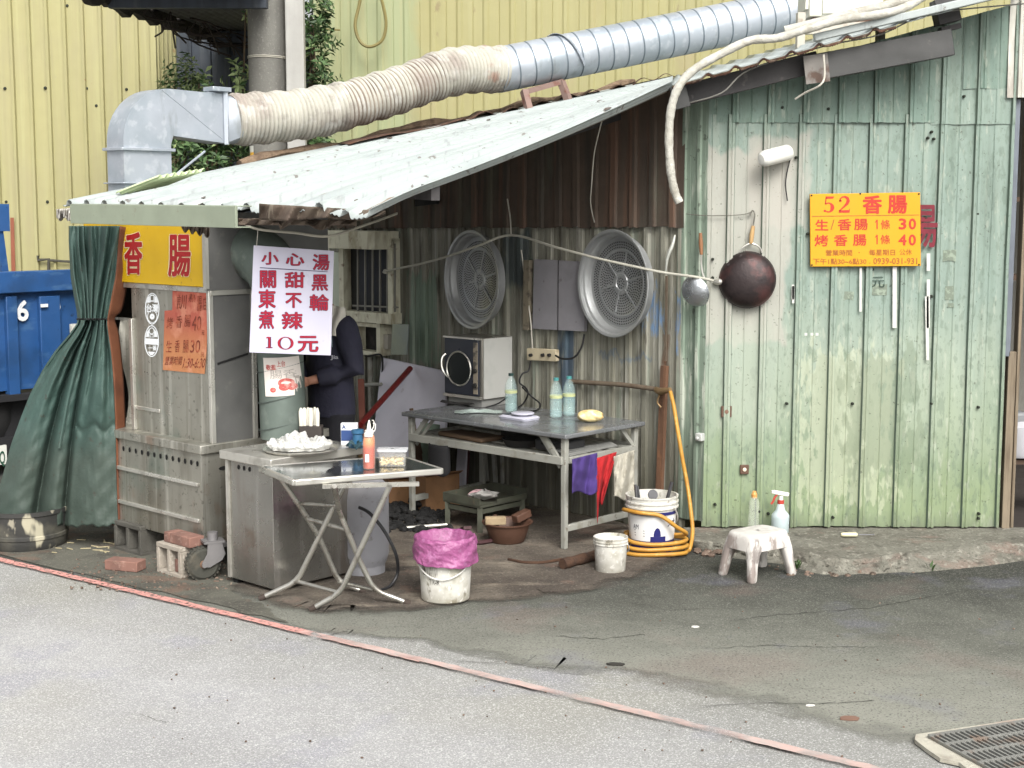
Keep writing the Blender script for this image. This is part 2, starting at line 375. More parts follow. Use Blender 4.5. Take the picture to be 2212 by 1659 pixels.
# concrete footing along the green wall
fe = [(1490, 1166), (1560, 1172), (1640, 1180), (1700, 1186), (1760, 1198), (1810, 1206), (1900, 1202), (2000, 1190), (2120, 1178), (2260, 1165)]
be = [(1500, 1188), (1560, 1204), (1640, 1214), (1700, 1222), (1760, 1240), (1810, 1246), (1900, 1240), (2000, 1238), (2120, 1226), (2260, 1206)]
def kerb(u, v):
    t = u * (len(fe) - 1); i = min(int(t), len(fe) - 2); f = t - i
    e = (fe[i][0] + (fe[i + 1][0] - fe[i][0]) * f, fe[i][1] + (fe[i + 1][1] - fe[i][1]) * f)
    b = (be[i][0] + (be[i + 1][0] - be[i][0]) * f, be[i][1] + (be[i + 1][1] - be[i][1]) * f)
    top = G(e[0], e[1], .072); bot = G(b[0], b[1], .001)
    rough = max(0, min(1, (e[0] - 1500) / 80)) * (1 if 1540 < e[0] < 1960 else .45)
    nz = 1.6 * mnoise.noise(Vector((top.x * 5, v * 3, 1))) + 1.2 * mnoise.noise(Vector((top.x * 14, v * 7, 4))) + .7 * mnoise.noise(Vector((top.x * 37, v * 13, 7)))
    if 1800 < e[0] < 1905: nz -= 1.5 * math.sin((e[0] - 1800) / 105 * 3.14)
    if 1525 < e[0] < 1580: nz -= 2.0 * math.sin((e[0] - 1525) / 55 * 3.14)
    if v < .6:
        w = v / .6; p = Vector((top.x, YG + .02, .075)).lerp(top, w); p.z += .008 * nz * rough * w
    else:
        w = (v - .6) / .4; p = top.lerp(bot, w); p += Vector((0, -.034 * nz * rough * math.sin(w * 3.1), .018 * nz * rough * (1 - w))); p.z = max(p.z, .001)
    return p
tag(MB().grid(kerb, 260, 22).build("pavement_footing", kerb_m, loc=(0, 0, 0), smooth=25), kind='structure')
# rubble and small weeds in the broken corner of the footing
rub_m = mat("rubble_stone", (118, 100, 88), .95, layers=[('n', (70, 60, 52), 12, .45, .6, .8), ('n', (160, 146, 130), 30, .55, .64, .6)], bump=(40, .9, .02))
m = MB()
def rock(m, c, r):
    vs = [];
    for th in (0, .8, 1.6, 2.4, 3.14):
        for k in range(7):
            a = k * 2 * math.pi / 7; q = r * rnd(.75, 1.2); vs.append(Vector(c) + Vector((q * math.sin(th) * math.cos(a), q * math.sin(th) * math.sin(a), .65 * q * math.cos(th))))
    m.add(vs, [(i * 7 + k, i * 7 + (k + 1) % 7, (i + 1) * 7 + (k + 1) % 7, (i + 1) * 7 + k) for i in range(4) for k in range(7)])
for i in range(150):
    x = random.choice([rnd(1505, 1560), rnd(1700, 1900), rnd(1500, 2000)]); y = rnd(1200, 1246) if x > 1600 else rnd(1165, 1200)
    rock(m, G(x, y, .004 + (.012 if x < 1600 else 0)), rnd(.006, .03))
for i in range(260): rock(m, G(rnd(150, 500), rnd(1205, 1275), .01), rnd(.003, .011))
for i in range(90): rock(m, G(rnd(300, 2200), rnd(1290, 1640), .006), rnd(.002, .007))
tag(m.build("loose_rubble", rub_m, loc=(0, 0, 0)), "loose rubble and grit along the broken footing and kerb", "rubble", kind='stuff')
weed_m = mat("weed_leaf", (58, 81, 42), .6, mott=.2)
m = MB()
for cx, cy, n_ in ((1722, 1228, 26), (1712, 1222, 14), (2010, 1232, 8)):
    c = G(cx, cy, .002)
    for i in range(n_):
        a = rnd(0, 6.28); L = rnd(.02, .055); d = Vector((math.cos(a), math.sin(a), 0)); s_ = Vector((-d.y, d.x, 0)) * .006
        b0 = c + d * rnd(0, .03); t = b0 + d * L * .6 + UP * L
        m.add([b0 - s_ * .3, b0 + s_ * .3, b0.lerp(t, .6) + s_ + UP * .006, t, b0.lerp(t, .6) - s_ + UP * .006], [(0, 1, 2, 3, 4)])
tag(m.build("weeds", weed_m, loc=(0, 0, 0)), "small green weeds in the crack below the green wall", "weeds", kind='stuff')

# drain in the road, lower right
gm = mat("drain_grate_iron", (139, 139, 134), .7, .5, layers=[('n', (137, 105, 83), 8, .55, .65, .5)])
dc = mat("drain_collar_concrete", (178, 174, 160), .9, layers=[('n', (120, 112, 100), 6, .5, .62, .6), ('n', (150, 120, 108), 3, .56, .64, .5)], bump=(40, .8, .01))
g0 = G(2006, 1606, .0); e1 = (G(2172, 1580, .0) - g0).normalized(); e2 = Vector((e1.y, -e1.x, 0))
D = thing("drain", g0, "iron drain grate set in a pale cracked concrete collar in the road", "drain")
col_pts = [g0 - e1 * .06 - e2 * .01, g0 - e1 * .02 - e2 * .055, g0 + e1 * .3 - e2 * .05, g0 + e1 * 1.2 - e2 * .06, g0 + e1 * 1.2 + e2 * .75, g0 + e1 * .2 + e2 * .72, g0 - e1 * .01 + e2 * .55, g0 - e1 * .07 + e2 * .36, g0 - e1 * .05 + e2 * .25, g0 - e1 * .09 + e2 * .19, g0 - e1 * .08 + e2 * .10]
MB().prism([p + UP * .006 for p in col_pts], (0, 0, .016)).build("collar", dc, D)
m = MB(); m.poly([g0 + UP * .0235, g0 + e1 * 1.0 + UP * .0235, g0 + e1 * 1.0 + e2 * .6 + UP * .0235, g0 + e2 * .6 + UP * .0235]); m.build("pit", mat("drain_pit_dark", (22, 22, 22), 1), D)
m = MB()
for i in range(41): m.bar(g0 + e1 * (i * .025) + UP * .030, g0 + e1 * (i * .025) + e2 * .6 + UP * .030, .009, .010)
for j in range(7): m.bar(g0 + e2 * (j * .1) + UP * .0312, g0 + e1 * 1.0 + e2 * (j * .1) + UP * .0312, .014, .010)
m.build("grate", gm, D)
# small debris lying about
paper_m = mat("litter_paper", (205, 203, 196), .8, mott=.1)
for i, (x, y, r, lb) in enumerate([(1500, 1355, .02, "white scrap of litter below the stool on the asphalt"), (1330, 1436, .045, "dark flattened scrap lying on the asphalt near the road edge"), (1835, 1553, .05, "flattened brown scrap lying on the asphalt before the drain"), (1750, 1525, .018, "pale scrap of litter left of the flattened brown scrap")]):
    c = G(x, y, .006); m = MB()
    pts = [c + Vector((math.cos(k * .9) * r * rnd(.7, 1.3), math.sin(k * .9) * r * rnd(.3, .6), 0)) for k in range(7)]
    m.prism(pts, (0, 0, .006)); tag(m.build("litter_scrap", paper_m if i in (0, 3) else mat("litter_dark", (50, 48, 44) if i == 1 else (120, 92, 78), .9)), lb, "litter", "scraps of litter on the ground")

# ================================================================ GREEN SHACK
ox, oy = 2.1, YG
gp = GW(1608, 500); gp2 = GW(1500, 700)
def green(name, bx=0, extra=(), base=(126, 142, 132)):
    return mat(name, base, .55, layers=[('n', (98, 116, 101), (16, 16, .7), .47, .70, .42), ('n', (155, 163, 149), (20, 20, 1.2), .52, .70, .4),
        ('half', (124, 137, 92), (0, 0, .75), (0, 0, -1), 1.0, .3, .65, (6, 6, 1.2)),
        ('box', (162, 170, 150), (gp.x + .75, YG, 1.02), (1.0, .5, .52), .3, .6, .35, (5, 5, 2)),
        ('n', (87, 102, 89), (26, 26, 10), .57, .63, .36, 3), ('n', (84, 97, 83), (63, 63, 22), .58, .66, .34, 3), ('n', (169, 172, 157), (30, 30, 7), .60, .66, .34, 3)] + list(extra) +
        [('n', (58, 70, 58), (11, 11, .6), .62, .76, .3), ('half', (87, 93, 78), (0, 0, .12), (0, 0, -1), .12, .12, .6, (12, 12, 3)), ('n', (63, 66, 53), 45, .66, .7, .6)],
        bump=(14, .2, .01), mott=.12, off=(ox, oy, 0))
cream = (162, 158, 149)
green_low = green("green_sheet_paint", extra=[
    ('box', cream, (gp.x + .0, YG, 1.86), (.275, .6, .62), .03, .2, .72, (9, 9, 3)), ('box', cream, (gp.x + .20, YG, 2.26), (.20, .6, .30), .03, .16, .66, (9, 9, 3)),
    ('box', (153, 161, 147), (gp.x, YG, 1.05), (.27, .6, .4), .15, .2, .5, (8, 8, 2)),
    ('box', (101, 116, 94), (GW(1790, 860).x, YG, .78), (.16, .6, .45), .05, .6, .5, (22, 22, 8)), ('box', (173, 177, 154), (GW(1830, 900).x, YG, .72), (.3, .6, .5), .05, .8, .45, (24, 24, 7)),
    ('box', (96, 109, 87), (GW(1910, 860).x, YG, .8), (.26, .6, .42), .05, .75, .42, (20, 20, 7))])
green_up = green("green_upper_sheet_paint", base=(109, 129, 118))
SH = thing("metal_shack", (ox, oy, 0), "low shack of pale green ribbed metal sheets behind the sausage stall", "shack")
def roofpatch():
    n0 = DY(805, 457, 7.25); q = DY(136, 446, 9.35); e0 = DY(1452, 190, 8.72); e1_ = DY(1454, 172, 13.6)
    return n0, q, e0, e1_
RN, RQ, RE, RF = roofpatch()
def roof_xyz(u, v): return (RN * (1 - u) + RQ * u) * (1 - v) + (RE * (1 - u) + RF * u) * v
def roofz(x, y):
    u = v = .5
    for _ in range(20):
        p = roof_xyz(u, v); e = .001
        du = (roof_xyz(u + e, v) - p) / e; dv = (roof_xyz(u, v + e) - p) / e
        det = du.x * dv.y - du.y * dv.x; ex, ey = x - p.x, y - p.y
        u += (ex * dv.y - ey * dv.x) / det; v += (du.x * ey - du.y * ex) / det
    return roof_xyz(u, v).z
RR = DY(2230, -20, 8.72)
def housez(x): return RE.z + (RR.z - RE.z) * (x - RE.x) / (RR.x - RE.x)
PROF = [(0, 0), (.003, .001), (.008, .026), (.020, .029), (.026, .024), (.032, .029), (.046, .027), (.053, .001), (.060, 0), (.092, .001), (.120, .001), (.126, -.003), (.132, .001), (.17, .001)]
rib_g = mat('rib_edge_dark', (104, 120, 108), .8, layers=[('n', (132, 146, 132), (24, 24, 2), .5, .64, .7), ('n', (66, 74, 66), (20, 20, 3), .54, .66, .7)], bump=(20, .2, .006))  # darker green for the steep sides of the ribs
def corr(mb, p0, d, n, s0, s1, zb, zt, prof, pitch, ph=0.0, rows=10, dent=.004, seed=1, edge=0.0, dark_sides=False):
    ss = [s0]
    k = math.floor((s0 - ph) / pitch) - 1
    hs = {}
    while k * pitch + ph < s1 + pitch:
        for a, h in prof:
            s = k * pitch + ph + a
            if s0 < s < s1: ss.append(s); hs[s] = h
        k += 1
    ss.append(s1); ss = sorted(set(ss)); m_ = len(ss); vs = []
    rr = random.Random(seed)
    a1, a2, a3 = rr.uniform(0, 9), rr.uniform(0, 9), rr.uniform(0, 9)
    for j in range(rows + 1):
        for s in ss:
            q = p0 + d * s; b = zb(s) if callable(zb) else zb; t = zt(s) if callable(zt) else zt
            if j == 0 and edge: b += rr.uniform(-edge, edge)
            z = b + (t - b) * j / rows
            h = hs.get(s, 0) + dent * (math.sin(s * 3.1 + z * 2.3 + a1) + math.sin(s * 7.7 - z * 5.1 + a2) * .6 + math.sin(z * 9 + s * 2 + a3) * .4)
            q = q + n * h; vs.append((q.x, q.y, z))
    for i in range(m_ - 1):
        st = abs(hs.get(ss[i + 1], 0) - hs.get(ss[i], 0)) / max(ss[i + 1] - ss[i], 1e-4)
        mb.cm = 1 if (dark_sides and st > .9) else 0
        b = len(mb.v) if i == 0 else b
        if i == 0: mb.v += [Vector(v) for v in vs]
        for j in range(rows): mb.f.append([b + j * m_ + i, b + j * m_ + i + 1, b + (j + 1) * m_ + i + 1, b + (j + 1) * m_ + i]); mb.m.append(mb.cm)
    mb.cm = 0
X1 = Vector((1, 0, 0)); NY = Vector((0, -1, 0))
xr = GW(2172, 700).x; xl = CW.x
ph = GW(1713, 700).x - xl; pit = GW(1788, 700).x - GW(1713, 700).x
zl = GW(1800, 265).z
m = MB(); corr(m, CW, X1, NY, 0, xr - xl, .085, zl + .05, PROF, pit, ph, 14, .004, 3, .004, True); m.build("wall_sheet", [green_low, rib_g], SH, smooth=25)
m = MB(); corr(m, CW + NY * .008, X1, NY, -.004, GW(2016, 300).x - xl, zl, lambda s: housez(xl + s) - .03, PROF, pit, ph + .02, 6, .006, 5, .003, True); m.build("upper_wall_sheet", [green_up, rib_g], SH, smooth=25)
m = MB(); corr(m, CW + NY * .004, X1, NY, GW(2008, 300).x - xl, xr - xl, zl - .01, lambda s: housez(xl + s) - .03, PROF, pit, ph, 6, .005, 8, .003, True); m.build("upper_wall_sheet", [green_low, rib_g], SH, smooth=25)
m = MB(); corr(m, CW + NY * .014, X1, NY, GW(2082, 100).x - xl, xr - xl, GW(2120, 192).z, lambda s: housez(xl + s) - .03, PROF, pit, ph + .01, 5, .005, 9, .003, True); m.build("upper_wall_sheet", [green_up, rib_g], SH, smooth=25)
# screws
scr = mat("screw_rust", (46, 50, 42), .7, .3)
m = MB()
for x, y in [(1540, 600), (1545, 1090), (1640, 1105), (1660, 1110), (1720, 340), (1745, 240), (1790, 235), (2000, 470), (2112, 462), (2013, 640), (2114, 880), (2013, 872), (1842, 872), (1700, 872), (1800, 1118), (2115, 1150 - 40), (2114, 1120), (2013, 285), (2018, 300), (2005, 298), (2114, 208), (2083, 208), (1745, 505), (1690, 232), (1540, 560)]:
    q = GW(x, y, .022); m.lathe([(.009, -.02), (.009, .004), (.006, .008), (0.0001, .009)], q, NY, 8)
m.build("screw_head", scr, SH)
# light corner strip on the side wall
side_light = mat("corner_strip_paint", (124, 139, 124), .6, layers=[('n', (80, 94, 82), (14, 14, .8), .5, .66, .7), ('n', (181, 185, 172), (18, 18, 2), .55, .64, .7), ('half', (61, 64, 53), (0, 0, .62), (0, 0, -1), .5, .3, .55, (9, 9, 2)), ('n', (52, 53, 45), 24, .62, .68, .6)], bump=(16, .3, .01), off=(ox, oy, 0))
sC = sW(W(1478, 600))
PS = [(0, 0), (.006, .014), (.026, .015), (.033, 0), (.08, .001), (.083, -.004), (.086, .001)]
m = MB(); corr(m, CW - B * .008, A, -B, -.015, sC + .05, .12, lambda s: min(roofz(*(CW + A * max(s, .02)).xy), 2.9) - .03, PS, .115, .03, 10, .003, 4, .004); m.build("corner_strip", side_light, SH, smooth=25)
# weathered side wall under the lean-to
def wp(x, y): q = W(x, y); return (q.x, q.y, q.z)
blue = (84, 136, 190)
side_m = mat("weathered_sheet_paint", (134, 133, 121), .75, layers=[('n', (86, 84, 70), (24, 24, .8), .46, .66, .7), ('n', (161, 159, 150), (34, 34, .6), .52, .64, .75), ('n', (124, 137, 124), (9, 9, 1.4), .58, .68, .5), ('n', (57, 52, 41), (20, 20, 3), .58, .7, .65),
     ('box', blue, wp(1415, 660), (.07, .07, .18), .05, .42, .6, (14, 14, 4)), ('box', blue, wp(1465, 700), (.05, .05, .26), .05, .46, .6, (15, 15, 4)), ('box', (43, 68, 92), wp(1225, 780), (.07, .07, .33), .04, .26, .75, (13, 13, 2.5)), ('box', (56, 89, 120), wp(1350, 770), (.2, .2, .03), .04, .34, .55, (16, 16, 7)),
     ('box', (47, 63, 70), wp(1125, 560), (.12, .12, .2), .05, .3, .7, (9, 9, 2)), ('box', (102, 129, 111), wp(915, 690), (.14, .14, .35), .04, .4, .6, (16, 16, 2)),
     ('half', (63, 61, 47), (0, 0, .52), (0, 0, -1), .45, .3, .6, (8, 8, 1.5)), ('box', (89, 53, 31), wp(1437, 760), (.03, .03, .12), .02, .1, .8, (12, 12, 4))], bump=(18, .35, .01), mott=.2, off=(ox, oy, 0))
m = MB(); corr(m, CW, A, -B, sC - .03, 4.0, .02, 2.06, [(0, 0), (.008, .02), (.040, .021), (.048, 0), (.09, .001), (.093, -.004), (.096, .001)], .139, .02, 12, .004, 11, .006); m.build("side_wall_sheet", side_m, SH, smooth=25)
brown_m = mat("rusty_brown_sheet", (84, 72, 62), .8, layers=[('n', (62, 58, 52), (14, 14, .7), .45, .62, .8), ('n', (108, 80, 64), (10, 10, .6), .52, .64, .6), ('n', (82, 82, 70), (4, 4, 1), .52, .62, .7)], bump=(18, .4, .01), off=(ox, oy, 0))
m = MB(); corr(m, CW - B * .03, A, -B, sC - .012, 4.0, lambda s: 1.985 - .012 * s, lambda s: roofz(*(CW + A * max(s, .02)).xy) - .02, [(0, 0), (.01, .018), (.05, .018), (.06, 0)], .16, .05, 6, .005, 12, .008); m.build("brown_upper_sheet", brown_m, SH, smooth=25)
m = MB(); m.prism([W(897, 420, .075), W(944, 414, .075), W(944, 440, .075), W(897, 446, .075)], B * .02); m.build('vent_opening', mat('vent_black', (16, 16, 16), .9), SH)
# roof of the shack, fascia beams
white_roof = mat("white_roof_paint", (158, 165, 163), .5, layers=[('n', (135, 142, 143), (2.5, 2.5, 2.5), .5, .7, .5), ('n', (93, 83, 76), 13, .65, .69, .8), ('n', (120, 122, 122), (26, 5, 5), .6, .7, .5)], bump=(20, .2, .008), mott=.05)
rust_m = mat("rust_sheet_edge", (88, 60, 47), .9, layers=[('n', (46, 34, 30), 18, .45, .6, .8), ('n', (119, 104, 91), 25, .55, .65, .7)], bump=(40, .8, .01))
beam_m = mat("dark_steel_beam", (70, 68, 68), .6, .2, layers=[('n', (46, 44, 46), 3, .45, .65, .6), ('n', (101, 97, 94), 16, .6, .68, .5)], bump=(20, .2, .006))
box_m = mat("grey_box_beam", (72, 72, 71), .55, .2, layers=[('n', (53, 54, 53), (2, 2, 6), .45, .65, .5), ('n', (96, 94, 89), 9, .64, .7, .5)], bump=(20, .15, .006))
dR = (RF - RE)
def hroof(u, v):
    p = RE.lerp(RR, u) + dR * v; p = Vector(p)
    w = u * 3.1 / .24; p.z += .022 * max(0, math.sin(w * 6.283)) ** 2 + .012
    p.y -= .02 * (1 - v); return p
MB().grid(hroof, 160, 3).build("roof", white_roof, SH, smooth=30, solid=.006)
m = MB(); vs = []
for i in range(200):
    u = i / 199; p = hroof(u * .62, 0); vs += [p + Vector((0, -.004, -.004)), p + Vector((0, -.002, -.016 - .009 * abs(math.sin(i * 1.7)) * abs(math.sin(i * .23))))]
m.add(vs, [(2 * i, 2 * i + 1, 2 * i + 3, 2 * i + 2) for i in range(199)]); m.build("rusty_roof_edge", rust_m, SH, solid=.003)
m = MB(); m.bar(DY(1758, 82, 8.70), DY(2235, -30, 8.70), .05, .045); m.build("edge_trim", white_roof, SH, bevel=.006)
m = MB(); p1, p2 = DY(1484, 204, 8.90), DY(1766, 133, 8.90); m.bar(p1, p2, .05, .125); m.build("fascia_beam", beam_m, SH, bevel=.004)
m = MB(); p1, p2 = DY(1452, 214, 8.76), DY(1486, 205, 8.76); m.bar(p1, p2, .03, .135); m.build("beam_end_plate", box_m, SH, bevel=.004)
m = MB(); p1, p2 = DY(1742, 150, 8.84), DY(2054, 92, 8.84); m.bar(p1, p2, .10, .155); m.build("box_beam", box_m, SH, bevel=.004)
m = MB(); m.bar(DY(1738, 152, 8.775), DY(1790, 145, 8.775), .012, .165); m.build("beam_end_plate", mat("torn_plate", (123, 119, 114), .8, layers=[('n', (75, 52, 40), 9, .5, .6, .8)]), SH)
m = MB(); m.bar(DY(2018, 30, 8.95), DY(2066, 18, 8.95), .12, .15); m.build("roof_bracket", beam_m, SH, bevel=.004)
m = MB(); m.bar(DY(2030, 66, 8.97), DY(2072, 56, 8.97), .08, .03); m.build("purlin", beam_m, SH)
wire_l = mat("pale_wire", (196, 192, 180), .6)
m = MB(); m.tube(smoothpath([DY(1779, 118, 8.7), DY(1781, 165, 8.72), DY(1770, 185, 8.72), DY(1740, 200, 8.8), DY(1718, 214, 8.85)]), .006, 6); tag(m.build("loose_cable", wire_l), "pale loose cable end dangling from the grey beam above the green wall", "cable")
m = MB(); m.tube(smoothpath([DY(1490, 222, 8.8), DY(1560, 200, 8.75), DY(1620, 150, 8.75), DY(1780, 100, 8.75), DY(1900, 75, 8.75), DY(2010, 30, 8.75), DY(2212, 8, 8.8)]), .0045, 6); tag(m.build("thin_cable", mat("grey_cable", (120, 118, 112), .6)), "thin grey cable sagging under the shack roof edge", "cable")
# ---------------------------------------------------------------- lean-to roof over the stall
LR = thing("lean_to_roof", (RN + RQ) / 2, "white sloping metal lean-to roof over the sausage stall", "roof")
LA = (RQ - RN).length
def lroof(u, v):
    p = Vector(roof_xyz(u, v)); w = u * LA / .21
    h = .036 * min(1, max(0, math.cos(w * 6.283) - .45) / .30) + .004 * math.cos(w * 37.7)
    p.z += h + .006 * math.sin(u * 9 + v * 3) - .035 * math.sin(v * 3.14) * (1 - u) ** 3
    if v < .12: 
        e = (1 - v / .12); p.z -= e * .02 * (1 + math.sin(u * 30)) * (1 if u < .42 else 0)
    return p
MB().grid(lroof, 420, 22).build("roof_sheet", white_roof, LR, smooth=30, solid=.003)
lin_m = mat("roof_underside", (138, 124, 110), .85, layers=[('n', (50, 44, 40), 3, .45, .6, .7)])
MB().grid(lambda u, v: lroof(.01 + .98 * u, .02 + .96 * v) - UP * .012, 60, 12).build("roof_underside", lin_m, LR, smooth=30)
# rust stain scabs and torn bits on top, brown flashing on the far edge
MB().grid(lambda u, v: roof_xyz(.985 - .10 * v, .36 + .66 * u) + UP * (.045 + .02 * math.sin(u * 75) * (1 if u > .3 else .1) + .01 * math.sin(u * 23)), 160, 3).build("rusty_sheet", rust_m, LR, smooth=30, solid=.004)
m = MB(); m.tube([roof_xyz(.995, .22 + .03 * i) + UP * (.04 + .02 * math.sin(i * .9)) for i in range(24)], [.03 + .012 * math.sin(i * 2.1) for i in range(24)], 7); m.build("mortar_flashing", mat("brown_mortar", (132, 112, 92), .95, layers=[('n', (86, 70, 58), 12, .45, .6, .7)], bump=(30, 1, .02)), LR)
gut_m = mat("pale_green_gutter", (138, 146, 128), .5, .0, layers=[('n', (126, 134, 117), 2.5, .5, .7, .5), ('n', (117, 107, 93), 20, .66, .72, .5)], bump=(20, .15, .005))
KK = G(443, 1240)
g1 = PL(154, 462, KK - B * .24, B); g2 = PL(511, 469, KK - B * .24, B)
m = MB(); m.bar(g1, g2, .016, .112); m.bar(g1 + UP * .056 + B * .05, g2 + UP * .056 + B * .05, .10, .006); m.bar(g1 - UP * .053 + B * .05, g2 - UP * .053 + B * .05, .09, .006); m.build("gutter_fascia", gut_m, LR, bevel=.002)
# pale green ribbed offcut on the eave under the duct
m = MB(); m.grid(lambda u, v: DY(250 + 92 * u, 418 - 36 * u + 0 * v, 9.25) + B * (.35 * v) + UP * (.05 * v + .012 * math.sin(v * 40)), 6, 40); m.build("ribbed_offcut", mat("lime_offcut", (190, 205, 160), .6), LR, smooth=30, solid=.004)
# crumpled rusty sheets hanging below the torn eave
crm = mat("crumpled_sheet", (104, 92, 80), .75, .1, layers=[('n', (70, 58, 50), 6, .45, .62, .8), ('n', (150, 140, 124), (20, 20, 6), .58, .66, .5)], bump=(24, .5, .01))
def crump(px0, px1, yt, yb, Y0, Y1, sd):
    rr = random.Random(sd); a, b, c = [rr.uniform(0, 6) for _ in range(3)]
    def fn(u, v):
        x = px0 + (px1 - px0) * u; y = yt(u) + (yb(u) - yt(u)) * v
        return DY(x, y, Y0 + (Y1 - Y0) * u + .05 * math.sin(u * 19 + a) * v + .03 * math.sin(u * 43 + b + v * 3))
    return fn
MB().grid(crump(560, 832, lambda u: 440 + 16 * u, lambda u: 474 + 3 * math.sin(u * 9) - 14 * max(0, u - .8) * 5, 7.75, 7.35, 1), 70, 6).build("crumpled_sheet", crm, LR, solid=.004)
MB().grid(crump(515, 770, lambda u: 472 + 4 * u, lambda u: 486 + 11 * max(0, math.sin(u * 17 - 4)) * (u > .35), 7.95, 7.65, 2), 70, 5).build("crumpled_sheet", crm, LR, solid=.004)
MB().grid(crump(392, 452, lambda u: 486, lambda u: 492 + 14 * u + 9 * math.sin(u * 12) ** 2, 8.20, 8.05, 3), 40, 5).build("crumpled_sheet", crm, LR, solid=.004)
MB().grid(crump(122, 156, lambda u: 452 - 3 * u, lambda u: 470 + 8 * math.sin(u * 6) ** 2, 9.3, 9.1, 4), 24, 5).build("crumpled_sheet", mat("torn_white_plastic", (200, 196, 188), .7, layers=[('n', (90, 80, 72), 14, .55, .62, .8)]), LR, solid=.003)
m = MB()
for i in range(26):     # rusty screw scabs on the white sheets
    u, v = rnd(.03, .97), rnd(.03, .9); q = lroof(u, v); q2 = lroof(u, v + .01); d_ = (q2 - q).normalized(); s_ = (RQ - RN).normalized(); r_ = rnd(.008, .022)
    m.prism([q + UP * .003 + d_ * (r_ * 1.6 * math.cos(k * 1.05) * rnd(.6, 1.2)) + s_ * (r_ * math.sin(k * 1.05) * rnd(.6, 1.2)) for k in range(6)], UP * .006)
m.build("roof_screw", mat("rusty_screw_scab", (98, 88, 82), .9, layers=[('n', (150, 146, 140), 30, .5, .62, .6)]), LR)
# rafters under the roof
m = MB()
for u in (.25, .55, .85): m.bar(roof_xyz(u, .06) - UP * .07, roof_xyz(u, .95) - UP * .07, .05, .08)
m.build("rafter", beam_m, LR)
m = MB(); m.bar(roof_xyz(.02, .2) - UP * .05, roof_xyz(.98, .2) - UP * .05, .05, .08); m.build("purlin", beam_m, LR)
m = MB(); m.tube(smoothpath([W(1300, 262, .5), W(1284, 330, .4), W(1278, 400, .3), W(1276, 440, .2), W(1284, 480, .06)]), .004, 5); tag(m.build("frayed_string", wire_l), "thin frayed cord hanging from the roof above the right steamer basket", "cord")
# ================================================================ BACKGROUND BUILDINGS
yel = mat("yellow_sheet_paint", (157, 152, 109), .55, layers=[('n', (143, 137, 103), (9, 9, .5), .45, .68, .55), ('n', (166, 163, 119), (20, 20, .6), .5, .66, .5), ('n', (151, 144, 111), (1.2, 1.2, .6), .5, .62, .5), ('n', (130, 82, 53), (3, 3, 5), .70, .74, .8), ('n', (147, 143, 114), 20, .66, .72, .4)], bump=(14, .2, .01), mott=.08, off=(-5, 14, 0))
yel2 = mat("pale_yellow_sheet_paint", (150, 145, 101), .55, layers=[('box', (142, 151, 116), (-1.9, 14.5, 4), (1.0, 2, 9), .1, .3, .8), ('n', (136, 133, 93), (7, 7, .5), .48, .68, .5), ('n', (155, 151, 110), (16, 16, .6), .5, .66, .5), ('n', (150, 135, 108), (1.5, 1.5, .7), .58, .66, .4), ('n', (123, 107, 82), (9, 9, 4), .68, .73, .6)], bump=(14, .2, .01), mott=.06, off=(1.5, 14.5, 0))
PY = [(0, 0), (.004, .03), (.03, .034), (.036, 0)]
YB = thing("yellow_building", (-5, 14, 0), "yellow ribbed metal building at the left with a dark open bay", "building")
xe = DY(344, 400, 14).x
m = MB(); corr(m, Vector((-9.5, 14, 0)), X1, NY, 0, xe + 9.5, 0, 6.2, PY, .1685, .06, 6, .004, 21); m.build("wall_sheet", yel, YB, smooth=25)
m = MB(); corr(m, Vector((xe, 14, 0)), Vector((0, 1, 0)), X1, 0, .9, 0, 6.2, PY, .1685, .02, 6, .004, 22); m.build("side_wall_sheet", yel, YB, smooth=25)
m = MB(); m.box((xe - .01, 13.98, 3.1), (.05, .05, 6.2)); m.build("corner_trim", yel, YB)
dark_s = mat("dark_blue_sheet", (62, 68, 76), .7, layers=[('n', (44, 48, 54), (12, 12, .7), .45, .65, .6), ('n', (86, 90, 92), (9, 9, .5), .58, .68, .5)])
m = MB(); corr(m, Vector((xe - .1, 14.75, 0)), X1, NY, 0, 1.9, 0, 3.83, PY, .19, .06, 4, .004, 23); m.build("back_wall_sheet", dark_s, YB, smooth=25)
grey_c = mat("grey_ceiling_sheet", (92, 90, 92), .8, layers=[('n', (66, 66, 68), (3, 20, 3), .45, .6, .6)])
cA = DY(236, 0, 11.9); cB = DY(486, 118, 14.7); AWZ = 3.80; AW0, AW1 = 11.2, 3.6; AWW = 1.34
def awx(v): return cA.x + (cB.x - cA.x) * (v * AW1 - .7) / 2.8
MB().grid(lambda u, v: Vector((awx(v) + (-1.95 - awx(v)) * u, AW0 + AW1 * v, AWZ + .01 * math.sin(u * 90))), 100, 2).build("awning_sheet", grey_c, YB, smooth=25, solid=.01)
m = MB(); m.tube([(awx(t / 30) - .02, AW0 + AW1 * t / 30, AWZ - .05 + .02 * math.sin(t * 1.3)) for t in range(31)], [.065 + .022 * math.sin(t * 2.3) for t in range(31)], 7); m.build("awning_edge", mat("dark_awning_edge", (52, 46, 44), .9, layers=[('n', (30, 28, 28), 6, .45, .6, .7)], bump=(20, 1, .03)), YB)
m = MB()
for i in range(26):     # dead creeper stems matted under the awning edge
    t = rnd(.3, .98); p = Vector((awx(t) + .1 + rnd(-.08, .15), AW0 + AW1 * t, AWZ - .04)); m.tube(smoothpath([p, p + Vector((rnd(-.1, .2), rnd(-.2, .2), -rnd(.05, .16))), p + Vector((rnd(-.1, .4), rnd(-.2, .3), -rnd(.06, .3)))], 4), .008, 4)
m.build("dry_creeper", mat("dry_creeper_stem", (48, 40, 36), .9), YB)
